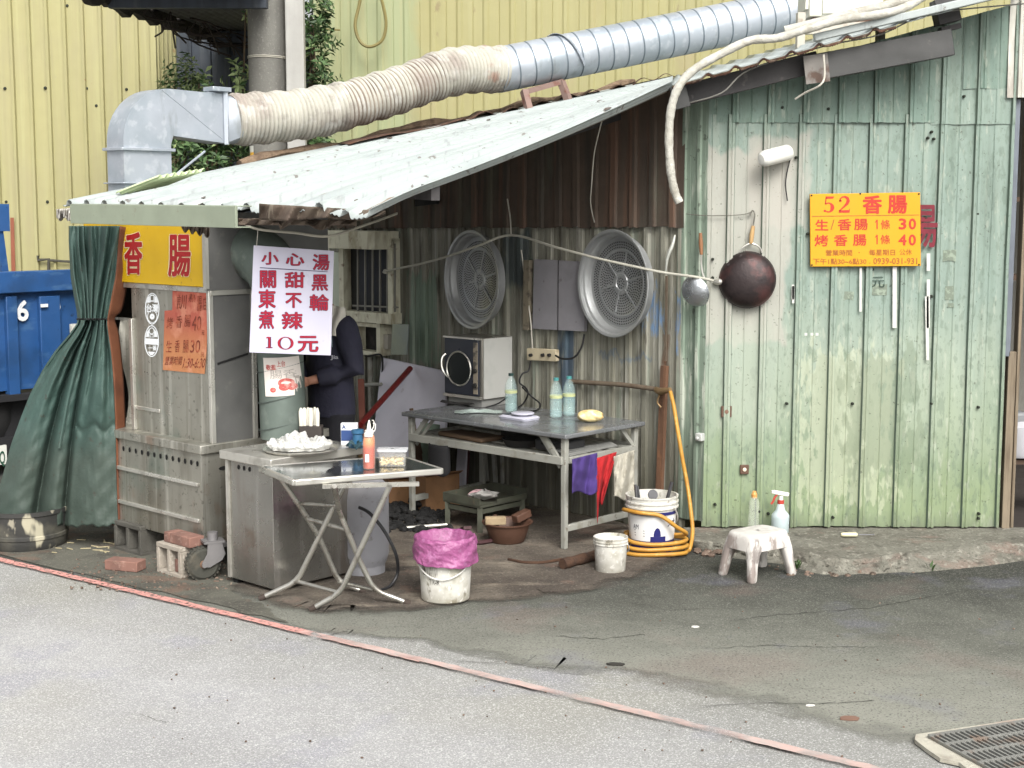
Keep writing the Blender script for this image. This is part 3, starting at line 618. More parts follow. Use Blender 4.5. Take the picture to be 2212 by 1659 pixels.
for yb in (11.9, 14.3): m = MB(); m.bar((awx((yb - AW0) / AW1), yb, AWZ - .07), (-1.95, yb, AWZ - .07), .08, .10); m.build("awning_beam", dark_s, YB)
m = MB()
for x, y in [(10, 191), (97, 190), (187, 191), (273, 193), (360, 192), (13, 436), (102, 436), (190, 437), (208, 228), (145, 12), (75, 390)]: m.lathe([(.016, -.01), (.012, .006), (.0001, .008)], DY(x, y, 14 - .008), NY, 8)
m.build("screw_head", scr, YB)
# marks on the left yellow wall: an old pale sticker outline and the conduit
m = MB(); m.tube([DY(82, 552, 13.95), DY(82, 562, 13.95), DY(105, 560, 13.95), DY(105, 592, 13.95)], .016, 6); m.tube([DY(105, 562, 13.95), DY(160, 566, 13.95)], .012, 6); m.build("conduit", mat("dark_conduit", (70, 68, 60), .7), YB)
m = MB(); m.poly([DY(22, 470, 13.96), DY(30, 470, 13.96), DY(34, 600, 13.96), DY(26, 640, 13.96), DY(24, 560, 13.96)]); m.build("rust_strip", mat("orange_rust_strip", (133, 79, 59), .8), YB)

Y2 = thing("yellow_house", (1.5, 14.5, 0), "pale yellow ribbed metal house wall rising behind the lean-to roof", "building")
x2 = DY(687, 200, 14.5).x
m = MB(); corr(m, Vector((x2, 14.5, 0)), X1, NY, 0, 8.5, 0, 6.4, [(0, 0), (.02, .012), (.05, .012), (.07, 0), (.16, .001), (.166, -.004), (.172, .001)], .258, .06, 6, .004, 31); m.build("wall_sheet", yel2, Y2, smooth=25)
m = MB(); m.box((x2 - .012, 14.48, 3.2), (.03, .05, 6.4)); m.build("corner_trim", yel2, Y2)
m = MB(); m.tube([DY(690, 63, 14.44), DY(735, 65, 14.44)], .01, 5); m.build("sheet_seam", mat("seam_dark_yellow", (120, 112, 70), .8), Y2)  # sheet seam in a darker yellow than the wall
m = MB(); m.tube(smoothpath([DY(785, -40, 14.3), DY(776, 10, 14.3), DY(767, 55, 14.3), DY(778, 90, 14.3), DY(800, 101, 14.3), DY(826, 86, 14.3), DY(834, 50, 14.3), DY(826, 5, 14.3), DY(812, -40, 14.3)]), .016, 7); tag(m.build("cable_loop", mat("olive_cable", (122, 112, 66), .6)), "loop of olive cable hanging on the pale yellow wall", "cable")
m = MB(); m.tube(smoothpath([DY(930, 318, 12.9), DY(985, 292, 12.8), DY(1030, 278, 12.7), DY(1060, 270, 12.6), DY(1090, 276, 12.6), DY(1130, 286, 12.6)]), .012, 6); tag(m.build("bent_rod", mat("rusty_rod", (142, 120, 84), .8)), "bent rusty rod lying along the far edge of the white roof", "rod")

# utility pole, white downpipe
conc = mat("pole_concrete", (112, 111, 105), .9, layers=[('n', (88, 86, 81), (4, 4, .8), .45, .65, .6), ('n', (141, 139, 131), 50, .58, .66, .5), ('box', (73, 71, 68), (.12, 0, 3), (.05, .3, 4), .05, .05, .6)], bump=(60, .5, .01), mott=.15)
pc = DY(581, 200, 12.2)
UPo = thing("utility_pole", (pc.x, 12.2, 0), "round grey concrete utility pole behind the lean-to roof", "pole")
MB().lathe([(.172, 0), (.163, 3), (.158, 6.5)], (pc.x, 12.2, 0), UP, 40).build("pole_shaft", conc, UPo)
m = MB()
for dz in (0, .012): m.lathe([(.166, -.004), (.171, 0), (.166, .004)], (pc.x, 12.2, DY(580, 127, 12.2).z + dz), (.03, 0, 1), 32)
m.build("wire_band", mat("pole_wire", (186, 182, 170), .5), UPo)
q = DY(547, 338, 12.0); m = MB(); m.grid(lambda u, v: Vector((pc.x - .166 * math.cos(.25 + .55 * u), 12.2 - .168 * math.sin(.25 + .55 * u), q.z + .09 - .2 * v)), 6, 1); m.build("number_plate", mat("pole_plate", (206, 206, 196), .6, layers=[('box', (222, 170, 60), (-.13, -.11, q.z - .02), (.028, .1, .06), .004, 0, 1)]), UPo)
MB().box((DY(640, 200, 12.1).x, 12.1, 3.2), (.15, .10, 6.4)).build("downpipe", mat("white_downpipe", (166, 165, 160), .5, layers=[('n', (137, 135, 129), (5, 5, .5), .5, .7, .5)]), None, bevel=.01)
tag(bpy.data.objects["downpipe"], "square white downpipe standing beside the concrete pole", "downpipe")

# shrubs behind the duct
leaf_m = [mat("leaf_dark", (53, 76, 43), .5, mott=.3, spec=.4), mat("leaf_mid", (84, 110, 67), .5, mott=.3, spec=.4), mat("leaf_pale", (146, 162, 112), .5, mott=.2, spec=.4)]
bark_m = mat("shrub_bark", (92, 78, 62), .9)
def shrub(label, base, blobs, group):
    t = thing("shrub", base, label, "shrub", group); m = MB(); st = MB(); base = Vector(base)
    for (c, r, n_, pale) in blobs:
        c = Vector(c); st.tube(smoothpath([base, base.lerp(c, .5) + Vector((rnd(-.1, .1), rnd(-.1, .1), 0)), c + UP * r * .5], 5), [.022 - .0016 * i for i in range(11)], 6)
        for i in range(int(n_ / 8)):
            d = Vector((rnd(-1, 1), rnd(-1, 1), rnd(-1, 1)))
            if d.length > 1: continue
            tip = c + d * r; ax = (d + UP * rnd(.2, 1.4)).normalized()
            for k in range(rnd(6, 12).__int__()):
                a = k * 2.4; e = ax.orthogonal(); e.rotate(Matrix.Rotation(a, 3, ax)); L = rnd(.05, .10)
                dr = (e * .9 + ax * rnd(.1, .9)).normalized(); b0 = tip + ax * (k * .012); sdv = dr.cross(ax).normalized() * L * .2
                m.cm = 2 if (random.random() < pale) else (0 if random.random() < .55 else 1)
                mid = b0 + dr * L * .5 + ax * .006
                m.add([b0, mid + sdv, b0 + dr * L - ax * .01, mid - sdv], [(0, 1, 2, 3)])
    m.build("foliage", leaf_m, t, smooth=0); st.build("stem", bark_m, t)
    return t
g = "evergreen shrubs behind the exhaust duct"
p = lambda x, y, Y: DY(x, y, Y)
shrub("leafy green shrub filling the gap under the metal duct elbow", (p(440, 600, 12.3).x, 12.3, 0),
      [(p(400, 350, 12.3), .30, 900, .12), (p(460, 345, 12.3), .32, 900, .10), (p(520, 340, 12.4), .26, 700, .12), (p(390, 300, 12.3), .2, 400, .2), (p(470, 290, 12.3), .25, 500, .12), (p(402, 172, 12.6), .14, 260, .5), (p(378, 185, 12.6), .09, 120, .7), (p(430, 185, 12.6), .1, 120, .5), (p(518, 178, 12.6), .13, 200, .5), (p(531, 40, 12.6), .1, 110, .75), (p(440, 240, 12.4), .3, 500, .2)], g)
shrub("tall dark shrub squeezed between white downpipe and yellow wall", (p(672, 600, 13.4).x, 13.4, 0),
      [(p(676, y, 13.4), .17, 380, .06) for y in (20, 70, 120, 170, 220, 270, 310, 340)], g)

# ================================================================ EXHAUST DUCT
galv = mat("galvanised_steel", (178, 184, 192), .42, .55, layers=[('n', (151, 162, 170), 3, .45, .62, .6), ('n', (199, 203, 208), 14, .55, .64, .5), ('n', (133, 138, 138), (6, 6, 2), .62, .7, .5)], bump=(30, .12, .005), mott=.05)
DU = thing("exhaust_duct", DY(285, 420, 9.6), "grey metal exhaust duct with ribbed hose rising along the roof", "duct")
Nc = DY(270, 418, 9.55); zt_ = DY(300, 190, 9.75).z; z0 = Nc.z - .25; zi = DY(345, 292, 9.75).z; ze = DY(438, 307, 9.95).z
ze_t = DY(440, 199, 9.95).z
wA = .20; b1 = .36; b2 = .80
prof = [(0, z0), (0, zt_ - .36)] + [(.36 - .36 * math.cos(t), (zt_ - .36) + .36 * math.sin(t)) for t in [i * math.pi / 2 / 12 for i in range(1, 13)]] + [(b2, ze_t), (b2, ze), (b1 + .02, zi), (b1, zi - .06), (b1, z0)]
def duct_prism(off0, off1): return [Nc + A * off0 + B * b + UP * (z - Nc.z) for b, z in prof]
m = MB(); m.prism(duct_prism(0, 1), A * wA); m.build("elbow", galv, DU, smooth=30)
m = MB()
zf = DY(270, 321, 9.55).z
for dz, t_ in ((0, .02), (-.22, .008)):
    for (a0, a1, bb0, bb1) in ((-.012, -.012, -.02, b1 + .02), (wA + .012, wA + .012, -.02, b1 + .02)): m.bar(Nc + A * a0 + B * bb0 + UP * (zf + dz - Nc.z), Nc + A * a1 + B * bb1 + UP * (zf + dz - Nc.z), .024, t_)
    m.bar(Nc + A * -.02 + B * -.012 + UP * (zf + dz - Nc.z), Nc + A * (wA + .02) + B * -.012 + UP * (zf + dz - Nc.z), .024, t_)
m.bar(Nc + A * -.012 + B * b2 + UP * (ze - .01 - Nc.z), Nc + A * -.012 + B * b2 + UP * (ze_t + .02 - Nc.z), .024, .03); m.bar(Nc + A * -.02 + B * b2 + UP * (ze_t + .012 - Nc.z), Nc + A * (wA + .02) + B * b2 + UP * (ze_t + .012 - Nc.z), .03, .024)
m.bar(Nc + B * (b2 - .12) + A * .02 + UP * (ze_t + .03 - Nc.z), Nc + B * (b2 + .03) + A * .02 + UP * (ze_t + .03 - Nc.z), .12, .03)
m.build("flange", galv, DU, bevel=.003)
m = MB(); m.tube([Nc - A * .02 + B * .34 + UP * (DY(345, 385, 9.7).z - Nc.z), Nc - A * .04 + B * .6 + UP * (DY(392, 325, 9.8).z - Nc.z)], .008, 6); m.build("brace_rod", galv, DU)
m = MB()
for (ba, za, bb, zb) in ((.02, zt_ - .42, .32, zf + .02), (.3, zt_ - .01, b2 - .03, ze + .03)): m.bar(Nc - A * .001 + B * ba + UP * (za - Nc.z), Nc - A * .001 + B * bb + UP * (zb - Nc.z), .004, .004)
m.build("crease", galv, DU)
s0 = Nc + A * wA / 2 + B * b2 + UP * ((ze + ze_t) / 2 - Nc.z)
m = MB(); n = 24; vs = []
def ringc(c, d, r, n=24):
    d = d.normalized(); X = (UP - d * d.z).normalized(); Y = d.cross(X); return [c + X * (r * math.cos(2 * math.pi * k / n)) + Y * (r * math.sin(2 * math.pi * k / n)) for k in range(n)]
def squarec(c, n=24):
    out = []
    for k in range(n):
        a = 2 * math.pi * k / n; x, y = math.cos(a), math.sin(a); q = max(abs(x), abs(y)); out.append(c + UP * (.165 * x / q) - A * (.10 * y / q))
    return out
fl0 = s0 + B * .17 + UP * 0
vs = squarec(s0) + ringc(s0 + B * .13, B, .165); m.add(vs, [(k, (k + 1) % 24, 24 + (k + 1) % 24, 24 + k) for k in range(24)]); m.build("square_to_round", galv, DU, smooth=50)
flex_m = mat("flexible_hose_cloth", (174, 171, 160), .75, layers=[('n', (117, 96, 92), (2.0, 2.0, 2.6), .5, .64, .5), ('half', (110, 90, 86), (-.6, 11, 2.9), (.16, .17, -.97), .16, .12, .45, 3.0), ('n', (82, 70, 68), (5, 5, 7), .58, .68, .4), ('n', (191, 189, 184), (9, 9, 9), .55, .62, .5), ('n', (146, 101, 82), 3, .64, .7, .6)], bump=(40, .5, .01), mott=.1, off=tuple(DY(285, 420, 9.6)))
fA = s0 + B * .12; fB = DY(1082, 150, 11.65)
ctrl = smoothpath([fA, fA.lerp(fB, .28) + UP * -.055, fA.lerp(fB, .55) + UP * -.02, fA.lerp(fB, .8) + UP * .05, fB], 60)
arc = [0]
for i in range(1, len(ctrl)): arc.append(arc[-1] + (ctrl[i] - ctrl[i - 1]).length)
pts, rs = [], []
tot = arc[-1]; ns = 640
for i in range(ns):
    s = tot * i / (ns - 1); k = max(j for j in range(len(arc)) if arc[j] <= s + 1e-9); k = min(k, len(ctrl) - 2); f = (s - arc[k]) / (arc[k + 1] - arc[k])
    pts.append(ctrl[k].lerp(ctrl[k + 1], f)); sq = abs(math.cos(s * math.pi / .034 + .8 * math.sin(s * 3))); rs.append(.157 + .020 * sq ** .6 + .005 * math.sin(s * 3.7) + .003 * math.sin(s * 11))
m = MB(); m.tube(pts, rs, 36)
for i in range(ns - 1):
    if (rs[i] + rs[i + 1]) / 2 < .1645:
        for k in range(36): m.m[i * 36 + k] = 1
hose = m.build("flexible_hose", [flex_m, mat("hose_fold_brown", (137, 124, 113), .85, layers=[('n', (166, 157, 144), 4, .45, .6, .8), ('n', (83, 67, 63), 3, .52, .64, .7)], bump=(40, .4, .01))], DU, smooth=80)  # second material: darker brown in the narrow rings between the ribs
for v in hose.data.vertices:      # a soft hose: slightly squashed and wrinkled
    c = v.co; v.co = c + Vector((0, 0, .007 * math.sin(c.x * 31 + c.y * 23)))
sA = fB; sB = DY(1722, 22, 12.55)
dS = (sB - sA); Ls = dS.length; dn = dS.normalized()
m = MB(); pts, rs = [], []
pitch_s = .135
nseg = int(Ls / pitch_s)
for i in range(nseg):
    for f, r in ((0, .176), (.04, .172), (.08, .172), (.12, .1775), (.55, .1765), (.93, .1765)): pts.append(sA - dn * .05 + dn * ((i + f) * pitch_s)); rs.append(r)
m.tube(pts, rs, 36)
for i in range(len(pts) - 1):
    if i % 6 in (1, 2):
        for k in range(36): m.m[i * 36 + k] = 1
m.build("spiral_pipe", [galv, mat("spiral_seam_dark", (128, 138, 146), .5, .5)], DU, smooth=20)  # seam lines in a darker grey than the pipe
m = MB(); e_ = sA + dn * (Ls - .05)
m.lathe([(.176, 0), (.2, .01), (.2, .05), (.176, .06)], e_, dn, 36); m.tube(smoothpath([e_ + dn * .05, e_ + dn * .25 + UP * .05, e_ + dn * .42 + UP * .25, e_ + dn * .46 + UP * .6], 5), .18, 24); m.build("end_elbow", galv, DU)
# strap and stand below the spiral pipe
m = MB(); mid = sA + dn * .42
X = (UP - dn * dn.z).normalized(); Yv = dn.cross(X)
arcp = [mid + dn * (.22 * t / 14 - .0) + X * (.186 * math.cos(-1.2 + 3.3 * t / 14)) - Yv * (-.186 * math.sin(-1.2 + 3.3 * t / 14)) for t in range(15)]
for i in range(14): m.bar(arcp[i], arcp[i + 1], .04, .004, (arcp[i] - mid))
m.build("strap", galv, DU)
stm = mat("rusty_stand", (134, 112, 104), .8, .2, layers=[('n', (112, 60, 46), 10, .5, .62, .7)])
m = MB(); m.bar(DY(1132, 196, 11.6), DY(1146, 250, 11.5), .05, .05); m.bar(DY(1212, 176, 11.75), DY(1230, 222, 11.7), .05, .05); m.bar(DY(1130, 200, 11.6), DY(1215, 176, 11.75), .04, .04); m.build("stand", stm, DU)

# ================================================================ AIR CONDITIONER on the roof
acm = mat("air_conditioner_casing", (214, 214, 202), .5, layers=[('n', (180, 178, 164), 2, .5, .7, .4)], mott=.05)
q0 = DY(1748, 32, 9.9); q1 = DY(1908, 18, 9.9)
AC = thing("air_conditioner", (DY(1820, 30, 10).x, 10.05, q0.z - .04), "cream air conditioner outdoor unit standing on the shack roof", "air conditioner")
zb = q0.z - .01; w_ = q1.x - q0.x
MB().box(((q0.x + q1.x) / 2, 10.05, zb + .28), (w_, .30, .56)).build("casing", acm, AC, bevel=.008)
m = MB()
for i in range(16): m.bar((q0.x - .012, 9.92 + i * .018, zb + .05), (q0.x - .012, 9.90 + i * .018, zb + .5), .006, .02, X1)
m.build("side_grille", acm, AC)
m = MB(); m.box(((q0.x + q1.x) / 2 - .03, 9.895, zb + .075), (.26, .03, .12)); m.box((q1.x - .1, 9.897, zb + .06), (.05, .01, .012)); m.build("service_cover", acm, AC, bevel=.012)
m = MB(); m.box(((q0.x + q1.x) / 2, 10.05, zb - .02), (w_ - .06, .26, .03)); m.build("base_pan", mat("ac_base_rust", (96, 64, 52), .8), AC)
m = MB()
for x in (q0.x - .06, q1.x - .02): m.bar((x, 9.88, zb - .21), (x, 9.88, zb + .02), .07, .05)
m.bar((q0.x - .06, 9.9, zb - .09), (q1.x, 9.9, zb - .06), .05, .06); m.build("mounting_bracket", mat("bracket_zinc", (176, 172, 160), .6, .3, layers=[('n', (120, 100, 86), 12, .55, .65, .6)]), AC)
# lagged pipe
lag = mat("pipe_lagging", (178, 176, 166), .8, layers=[('n', (138, 133, 120), 8, .5, .64, .6), ('n', (195, 194, 187), 20, .55, .64, .5)], bump=(30, .7, .015))
def P3(x, y, Y): return DY(x, y, Y)
lp = smoothpath([P3(2010, -18, 8.9), P3(1960, 14, 8.72), P3(1905, 30, 8.66), P3(1820, 42, 8.64), P3(1740, 64, 8.62), P3(1680, 82, 8.62), P3(1620, 88, 8.60), P3(1555, 118, 8.58), P3(1500, 150, 8.56), P3(1467, 186, 8.55), P3(1450, 235, 8.56), P3(1445, 300, 8.58), P3(1449, 370, 8.6), P3(1458, 415, 8.62), P3(1468, 438, 8.62)], 10)
m = MB(); m.tube(lp, [.025 + .0012 * math.sin(i * .7) + .001 * math.sin(i * 2.1) for i in range(len(lp))], 12)
tag(m.build("lagged_pipe", lag), "white lagged pipe curving over the roof edge and hanging down", "pipe")
m = MB(); lp2 = smoothpath([P3(1990, -10, 8.7), P3(1930, 14, 8.66), P3(1850, 34, 8.64), P3(1780, 52, 8.62), P3(1700, 72, 8.64)], 8); m.tube([q_ + Vector((0, .07, .02)) for q_ in lp2], .03, 10); tag(m.build("lagged_pipe", lag), "second white lagged pipe lying flat behind the first on the roof edge", "pipe")

# ================================================================ BLUE TRUCK behind the stall
blu = mat("truck_blue_paint", (36, 76, 126), .5, layers=[('n', (29, 55, 87), 2.5, .5, .66, .6), ('n', (76, 109, 143), (3, 3, 8), .58, .68, .5), ('n', (23, 36, 55), 16, .66, .72, .7)], bump=(16, .15, .01), mott=.15)
drk = mat("truck_dark_metal", (38, 38, 40), .7, .2)
wht = mat("stencil_white", (212, 214, 214), .7, layers=[('n', (120, 140, 170), 24, .6, .68, .5)])
tA = DY(-140, 596, 11.1); tB = DY(175, 584, 12.0)
tdir = (tB - tA); tdir.z = 0; tdir.normalize(); tn = Vector((tdir.y, -tdir.x, 0))
TR = thing("dump_truck", ((tA.x + tB.x) / 2, (tA.y + tB.y) / 2 + .5, 0), "blue dump truck tail seen behind the green tarpaulin", "truck")
def TP(x, y, o=0.0): return PL(x, y, tA + tn * o, tn)
def tq(mb, x0, y0, x1, y1, th, o=0):
    a = TP(x0, (y0 + y1) / 2, o); b = TP(x1, (y0 + y1) / 2, o); h = (TP(x0, y0, o) - TP(x0, y1, o)).length
    z = (TP(x0, y0, o).z + TP(x0, y1, o).z) / 2; mb.bar(Vector((a.x, a.y, z)), Vector((b.x, b.y, z)), th, h)
m = MB(); tq(m, -140, 640, 175, 858, .05); m.build("tailgate", blu, TR)
m = MB(); tq(m, -140, 592, 178, 640, .12, .04); m.build("top_rail", blu, TR, bevel=.008)
m = MB()
for x in (-70, 24, 106): tq(m, x - (12 if x == 24 else 22), 640, x + (12 if x == 24 else 22), 856, .08, .03)
m.build("rib", blu, TR, bevel=.006)
m = MB(); tq(m, 134, 782, 200, 850, .06, .02); tq(m, 134, 780, 200, 795, .08, .03); m.build("hinge_box", mat("truck_grey_blue", (86, 104, 126), .6), TR, bevel=.004)
m = MB(); letter(m, "6", lambda x, y: TP(x, y, .05), 36, 648, 62, 694, .03); letter(m, "Q", lambda x, y: TP(x, y, .05), 103, 646, 131, 686, .03); m.build("lettering", wht, TR)
m = MB(); tq(m, 88, 657, 103, 664, .012, .09); m.build("reflector", wht, TR)
m = MB(); tq(m, 140, 786, 152, 800, .01, .07); tq(m, 152, 700, 178, 730, .02, .08); m.build("plate_holder", mat("truck_label", (196, 196, 188), .7), TR)
m = MB(); tq(m, -140, 860, 190, 1005, .5, -.3); tq(m, -140, 866, 190, 880, .2, .0); tq(m, -100, 960, 60, 990, .12, .05); m.build("chassis", drk, TR)
m = MB(); tq(m, -60, 970, 14, 1012, .02, .14); m.build("licence_plate", mat("plate_white", (206, 208, 200), .6), TR)
m = MB(); letter(m, "Q", lambda x, y: TP(x, y, .155), -1, 974, 11, 1008, .02); m.build("lettering", mat("plate_green", (34, 74, 56), .7), TR)
for x in (-60, 118):
    c = TP(x, 1010, -.5); m = MB(); m.lathe([(.0001, -.14), (.28, -.14), (.46, -.12), (.5, -.05), (.5, .05), (.46, .12), (.28, .14), (.0001, .14)], (c.x, c.y, .5), tdir, 28); m.build("wheel", mat("tyre_rubber", (34, 34, 34), .85), TR)
m = MB(); m.bar(TP(-30, 470, -.4), TP(14, 470, -.4), .1, .22); m.bar(TP(-4, 500, -.4), TP(8, 590, -.4), .06, .06); m.build("side_post", blu, TR)

# ================================================================ NEIGHBOUR at the right edge
NB = thing("neighbour_shop", (3.5, 9.3, 0), "open shopfront at the right edge beside the green wall", "shop")
pale_nb = mat("dirty_cream_sheet", (190, 188, 178), .65, layers=[('n', (140, 132, 122), (8, 8, 2), .52, .66, .7), ('n', (212, 210, 204), (12, 12, 3), .55, .64, .5)], bump=(20, .3, .01))
xa = GW(2176, 100).x; xb = xa + 1.6
m = MB(); corr(m, Vector((xa, YG - .03, 0)), X1, NY, 0, 1.6, GW(2190, 212).z, 4.2, PROF, .214, .05, 4, .005, 41); m.build("upper_sheet", pale_nb, NB, smooth=25)
m = MB(); m.box((GW(2183, 500).x, YG + .02, (GW(2180, 770).z + GW(2190, 214).z) / 2), (.055, .06, GW(2190, 214).z - GW(2180, 770).z)); m.build("door_post", mat("grey_blue_post", (104, 110, 118), .6, layers=[('n', (76, 80, 88), 3, .5, .65, .5)]), NB, bevel=.004)
wd = mat("worn_door_wood", (128, 116, 98), .85, layers=[('n', (84, 72, 58), (30, 30, 2), .45, .62, .7)])
m = MB(); z1 = GW(2180, 770).z; m.box((GW(2181, 900).x, YG + .02, z1 / 2 + .03), (.05, .06, z1)); m.box((GW(2197, 900).x, YG + .05, 1.3), (.02, .08, 2.6)); m.build("door_frame", wd, NB, bevel=.003)
inw = mat("shop_inner_wall", (150, 148, 140), .8); dk = mat("shop_dark_inside", (52, 46, 42), .9)
m = MB(); m.box((xa + .8, 11.6, 1.5), (2.4, .05, 3)); m.box((xa + .03, 10.4, 1.5), (.03, 2.4, 3)); m.box((xb + .4, 10.4, 1.5), (.03, 2.4, 3)); m.box((xa + .8, 10.4, 2.95), (2.4, 2.5, .03)); m.build("inner_wall", inw, NB)
m = MB(); m.box((xa + .8, 10.3, .06), (2.3, 2.3, .03)); m.build("shop_floor", dk, NB)
sh_ = mat("shop_shelf", (78, 62, 50), .8)
for zy in (430, 605, 1015):
    z = GW(2205, zy).z; MB().box((xa + .45, 9.55, z), (.66, .3, .03)).build("shelf", sh_, NB)
m = MB(); m.lathe([(.05, 0), (.05, .13), (.02, .17), (.02, .2), (.0001, .2)], (GW(2208, 400).x + .06, 9.55, GW(2205, 430).z + .016), UP, 16); tag(m.build("green_bottle", mat("green_plastic", (40, 120, 100), .4)), "green bottle on the upper shelf at the right edge", "bottle")
m = MB(); m.box((GW(2214, 910).x + .05, 9.5, GW(2205, 940).z + .02), (.16, .14, .16)); tag(m.build("grey_canister", mat("canister_grey", (120, 122, 124), .5), bevel=.02), "grey canister in the shop at the right edge above red cloth", "canister")
m = MB(); m.grid(lambda u, v: Vector((GW(2196, 960).x + .02 + .3 * u, 9.42 + .02 * math.sin(u * 22), GW(2205, 955).z - .09 * v)), 20, 3); tag(m.build("red_cloth", mat("red_cloth", (178, 40, 44), .8), solid=.004), "red cloth hanging below the grey canister at the right edge", "cloth")
m = MB(); m.lathe([(.0001, 0), (.13, .0), (.14, .02), (.13, .2), (.06, .24), (.0001, .24)], (GW(2212, 1000).x + .09, 9.5, GW(2205, 1005).z + .0), UP, 18); tag(m.build("white_sack", mat("sack_white", (172, 172, 176), .7)), "white rounded sack on the lowest shelf at the right edge", "sack")
# ================================================================ SAUSAGE CART
steel = mat("stained_steel", (161, 159, 149), .36, .7, layers=[('n', (110, 105, 93), (7, 7, .9), .46, .66, .65), ('n', (210, 208, 198), (14, 14, .6), .54, .66, .6), ('n', (145, 119, 100), (4, 4, 2), .60, .68, .5), ('n', (84, 82, 75), 30, .60, .68, .55), ('n', (114, 133, 124), 2.2, .58, .68, .4)], bump=(18, .25, .006), mott=.14)
steel_d = mat("dull_dark_steel", (104, 104, 102), .5, .4, layers=[('n', (78, 78, 78), 3, .45, .65, .5), ('n', (132, 130, 124), 12, .6, .7, .4)], bump=(18, .15, .006), mott=.1)
steel_b = mat("bright_steel_trim", (196, 194, 186), .32, .7, layers=[('n', (140, 136, 126), 9, .55, .68, .5)], bump=(30, .1, .004), mott=.05)
hole_m = mat("vent_hole_dark", (10, 10, 10), .9)
def cz(x, y, b=0.0): return PL(x, y, KK + B * b, B).z
def CP(x, y, b=0.0): return PL(x, y, KK + B * b, B)                 # on the cart front, b metres behind its face
def CR(x, y, a=0.0): return PL(x, y, KK + A * a, -A)                # on the cart right side
def C(a, b, z): return KK + A * a + B * b + UP * z
AX = (A, B, UP)
def cbox(mb, a0, a1, b0, b1, z0, z1): return mb.hexa([C(a0, b0, z0), C(a1, b0, z0), C(a1, b1, z0), C(a0, b1, z0), C(a0, b0, z1), C(a1, b0, z1), C(a1, b1, z1), C(a0, b1, z1)])
zb0 = cz(443, 1178); zl0 = cz(446, 985, -.02); zl1 = cz(446, 966, -.02); zs0 = cz(458, 621, .06); zs1 = zs0 + .40
AL = 1.30
CT = thing("sausage_cart", KK + A * .6 + B * .4, "stained steel sausage cart with yellow sign board, raised on blocks", "food cart")
m = MB(); cbox(m, 0, AL, 0, .90, zb0, zl0); m.build("lower_cabinet", steel, CT, bevel=.004)
m = MB()
for y in (1022, 1097):
    z = cz(300, y) ; z = cz(380, (1022 if y == 1022 else 1098) + 14); cbox(m, .035, AL - .02, -.016, 0.004, z - .012, z + .010)
m.build("rail", steel_b, CT, bevel=.003)
m = MB(); cbox(m, -.004, .022, -.006, .006, zb0, zl0); cbox(m, -.006, .002, -.006, .9, zb0, zb0 + .03); m.build("corner_edge", steel, CT)
m = MB()
for i in range(13):
    x, y = 267.5 + 13.3 * i, 971 + 2.42 * i + .02 * i * i; q = PL(x - 1, 968 + 2.72 * i + 1, KK - B * .003, B)
    m.add([q + A * (.0125 * math.cos(k * .785)) + UP * (.0165 * math.sin(k * .785)) for k in range(8)], [list(range(8))])
q = CR(483, 1011, -.004); m.add([q + B * (.035 * math.cos(k * .785)) + UP * (.012 * math.sin(k * .785)) for k in range(8)], [list(range(8))])
m.build("vent_hole", hole_m, CT)
m = MB(); cbox(m, -.02, AL + .02, -.022, .93, zl0, zl1); m.build("ledge", steel, CT, bevel=.004)
# upper body: front panel, side panel with posts, dark inside
def aof(x, y, b): return (CP(x, y, b) - KK).dot(A)
aP = aof(289, 800, .08)
m = MB(); cbox(m, .0, aP, .08, .088, zl1, zs0); m.build("front_panel", steel, CT)
m = MB(); cbox(m, -.004, .022, .070, .10, zl1, zs0 - .0); cbox(m, aP - .02, aP + .012, .06, .10, zl1, zs0 - .22); cbox(m, 0, AL, .07, .085, zs0 - .035, zs0 - .002); cbox(m, aof(289, 880, .075), aof(344, 880, .075), .074, .082, cz(320, 888, .08) + .0, cz(320, 880, .08) + .0); m.build("frame_post", steel_b, CT, bevel=.003)
m = MB(); cbox(m, .0, .006, .10, .36, zl1, zs0 - .036); m.build("side_panel", steel_d, CT)
m = MB(); cbox(m, -.014, .012, .36, .39, zl1, zs0 - .03); cbox(m, -.010, .01, .08, .40, zs0 - .05, zs0 - .02); m.build("side_post", steel_b, CT, bevel=.003)
m = MB(); a_, b_ = CR(470, 786, -.003), CR(536, 764, -.003); m.bar(a_, b_, .003, .012); m.build("dent_line", hole_m, CT)
m = MB(); cbox(m, .02, AL, .62, .63, zl1, zs0); cbox(m, AL - .01, AL, .1, .62, zl1, zs0); m.build("back_panel", mat("sooty_panel", (52, 48, 44), .7, .2), CT)
m = MB(); m.grid(lambda u, v: C(aP + .02 + .2 * u, .14 + .10 * math.sin(u * 3.1) + .03 * math.sin(v * 6), zl1 + (zs0 - .24 - zl1) * v), 12, 12); m.build("inner_panel", steel, CT)
m = MB(); cbox(m, aP + .015, AL, .10, .12, zs0 - .24, zs0 - .225); m.build("shelf_edge", steel_b, CT)
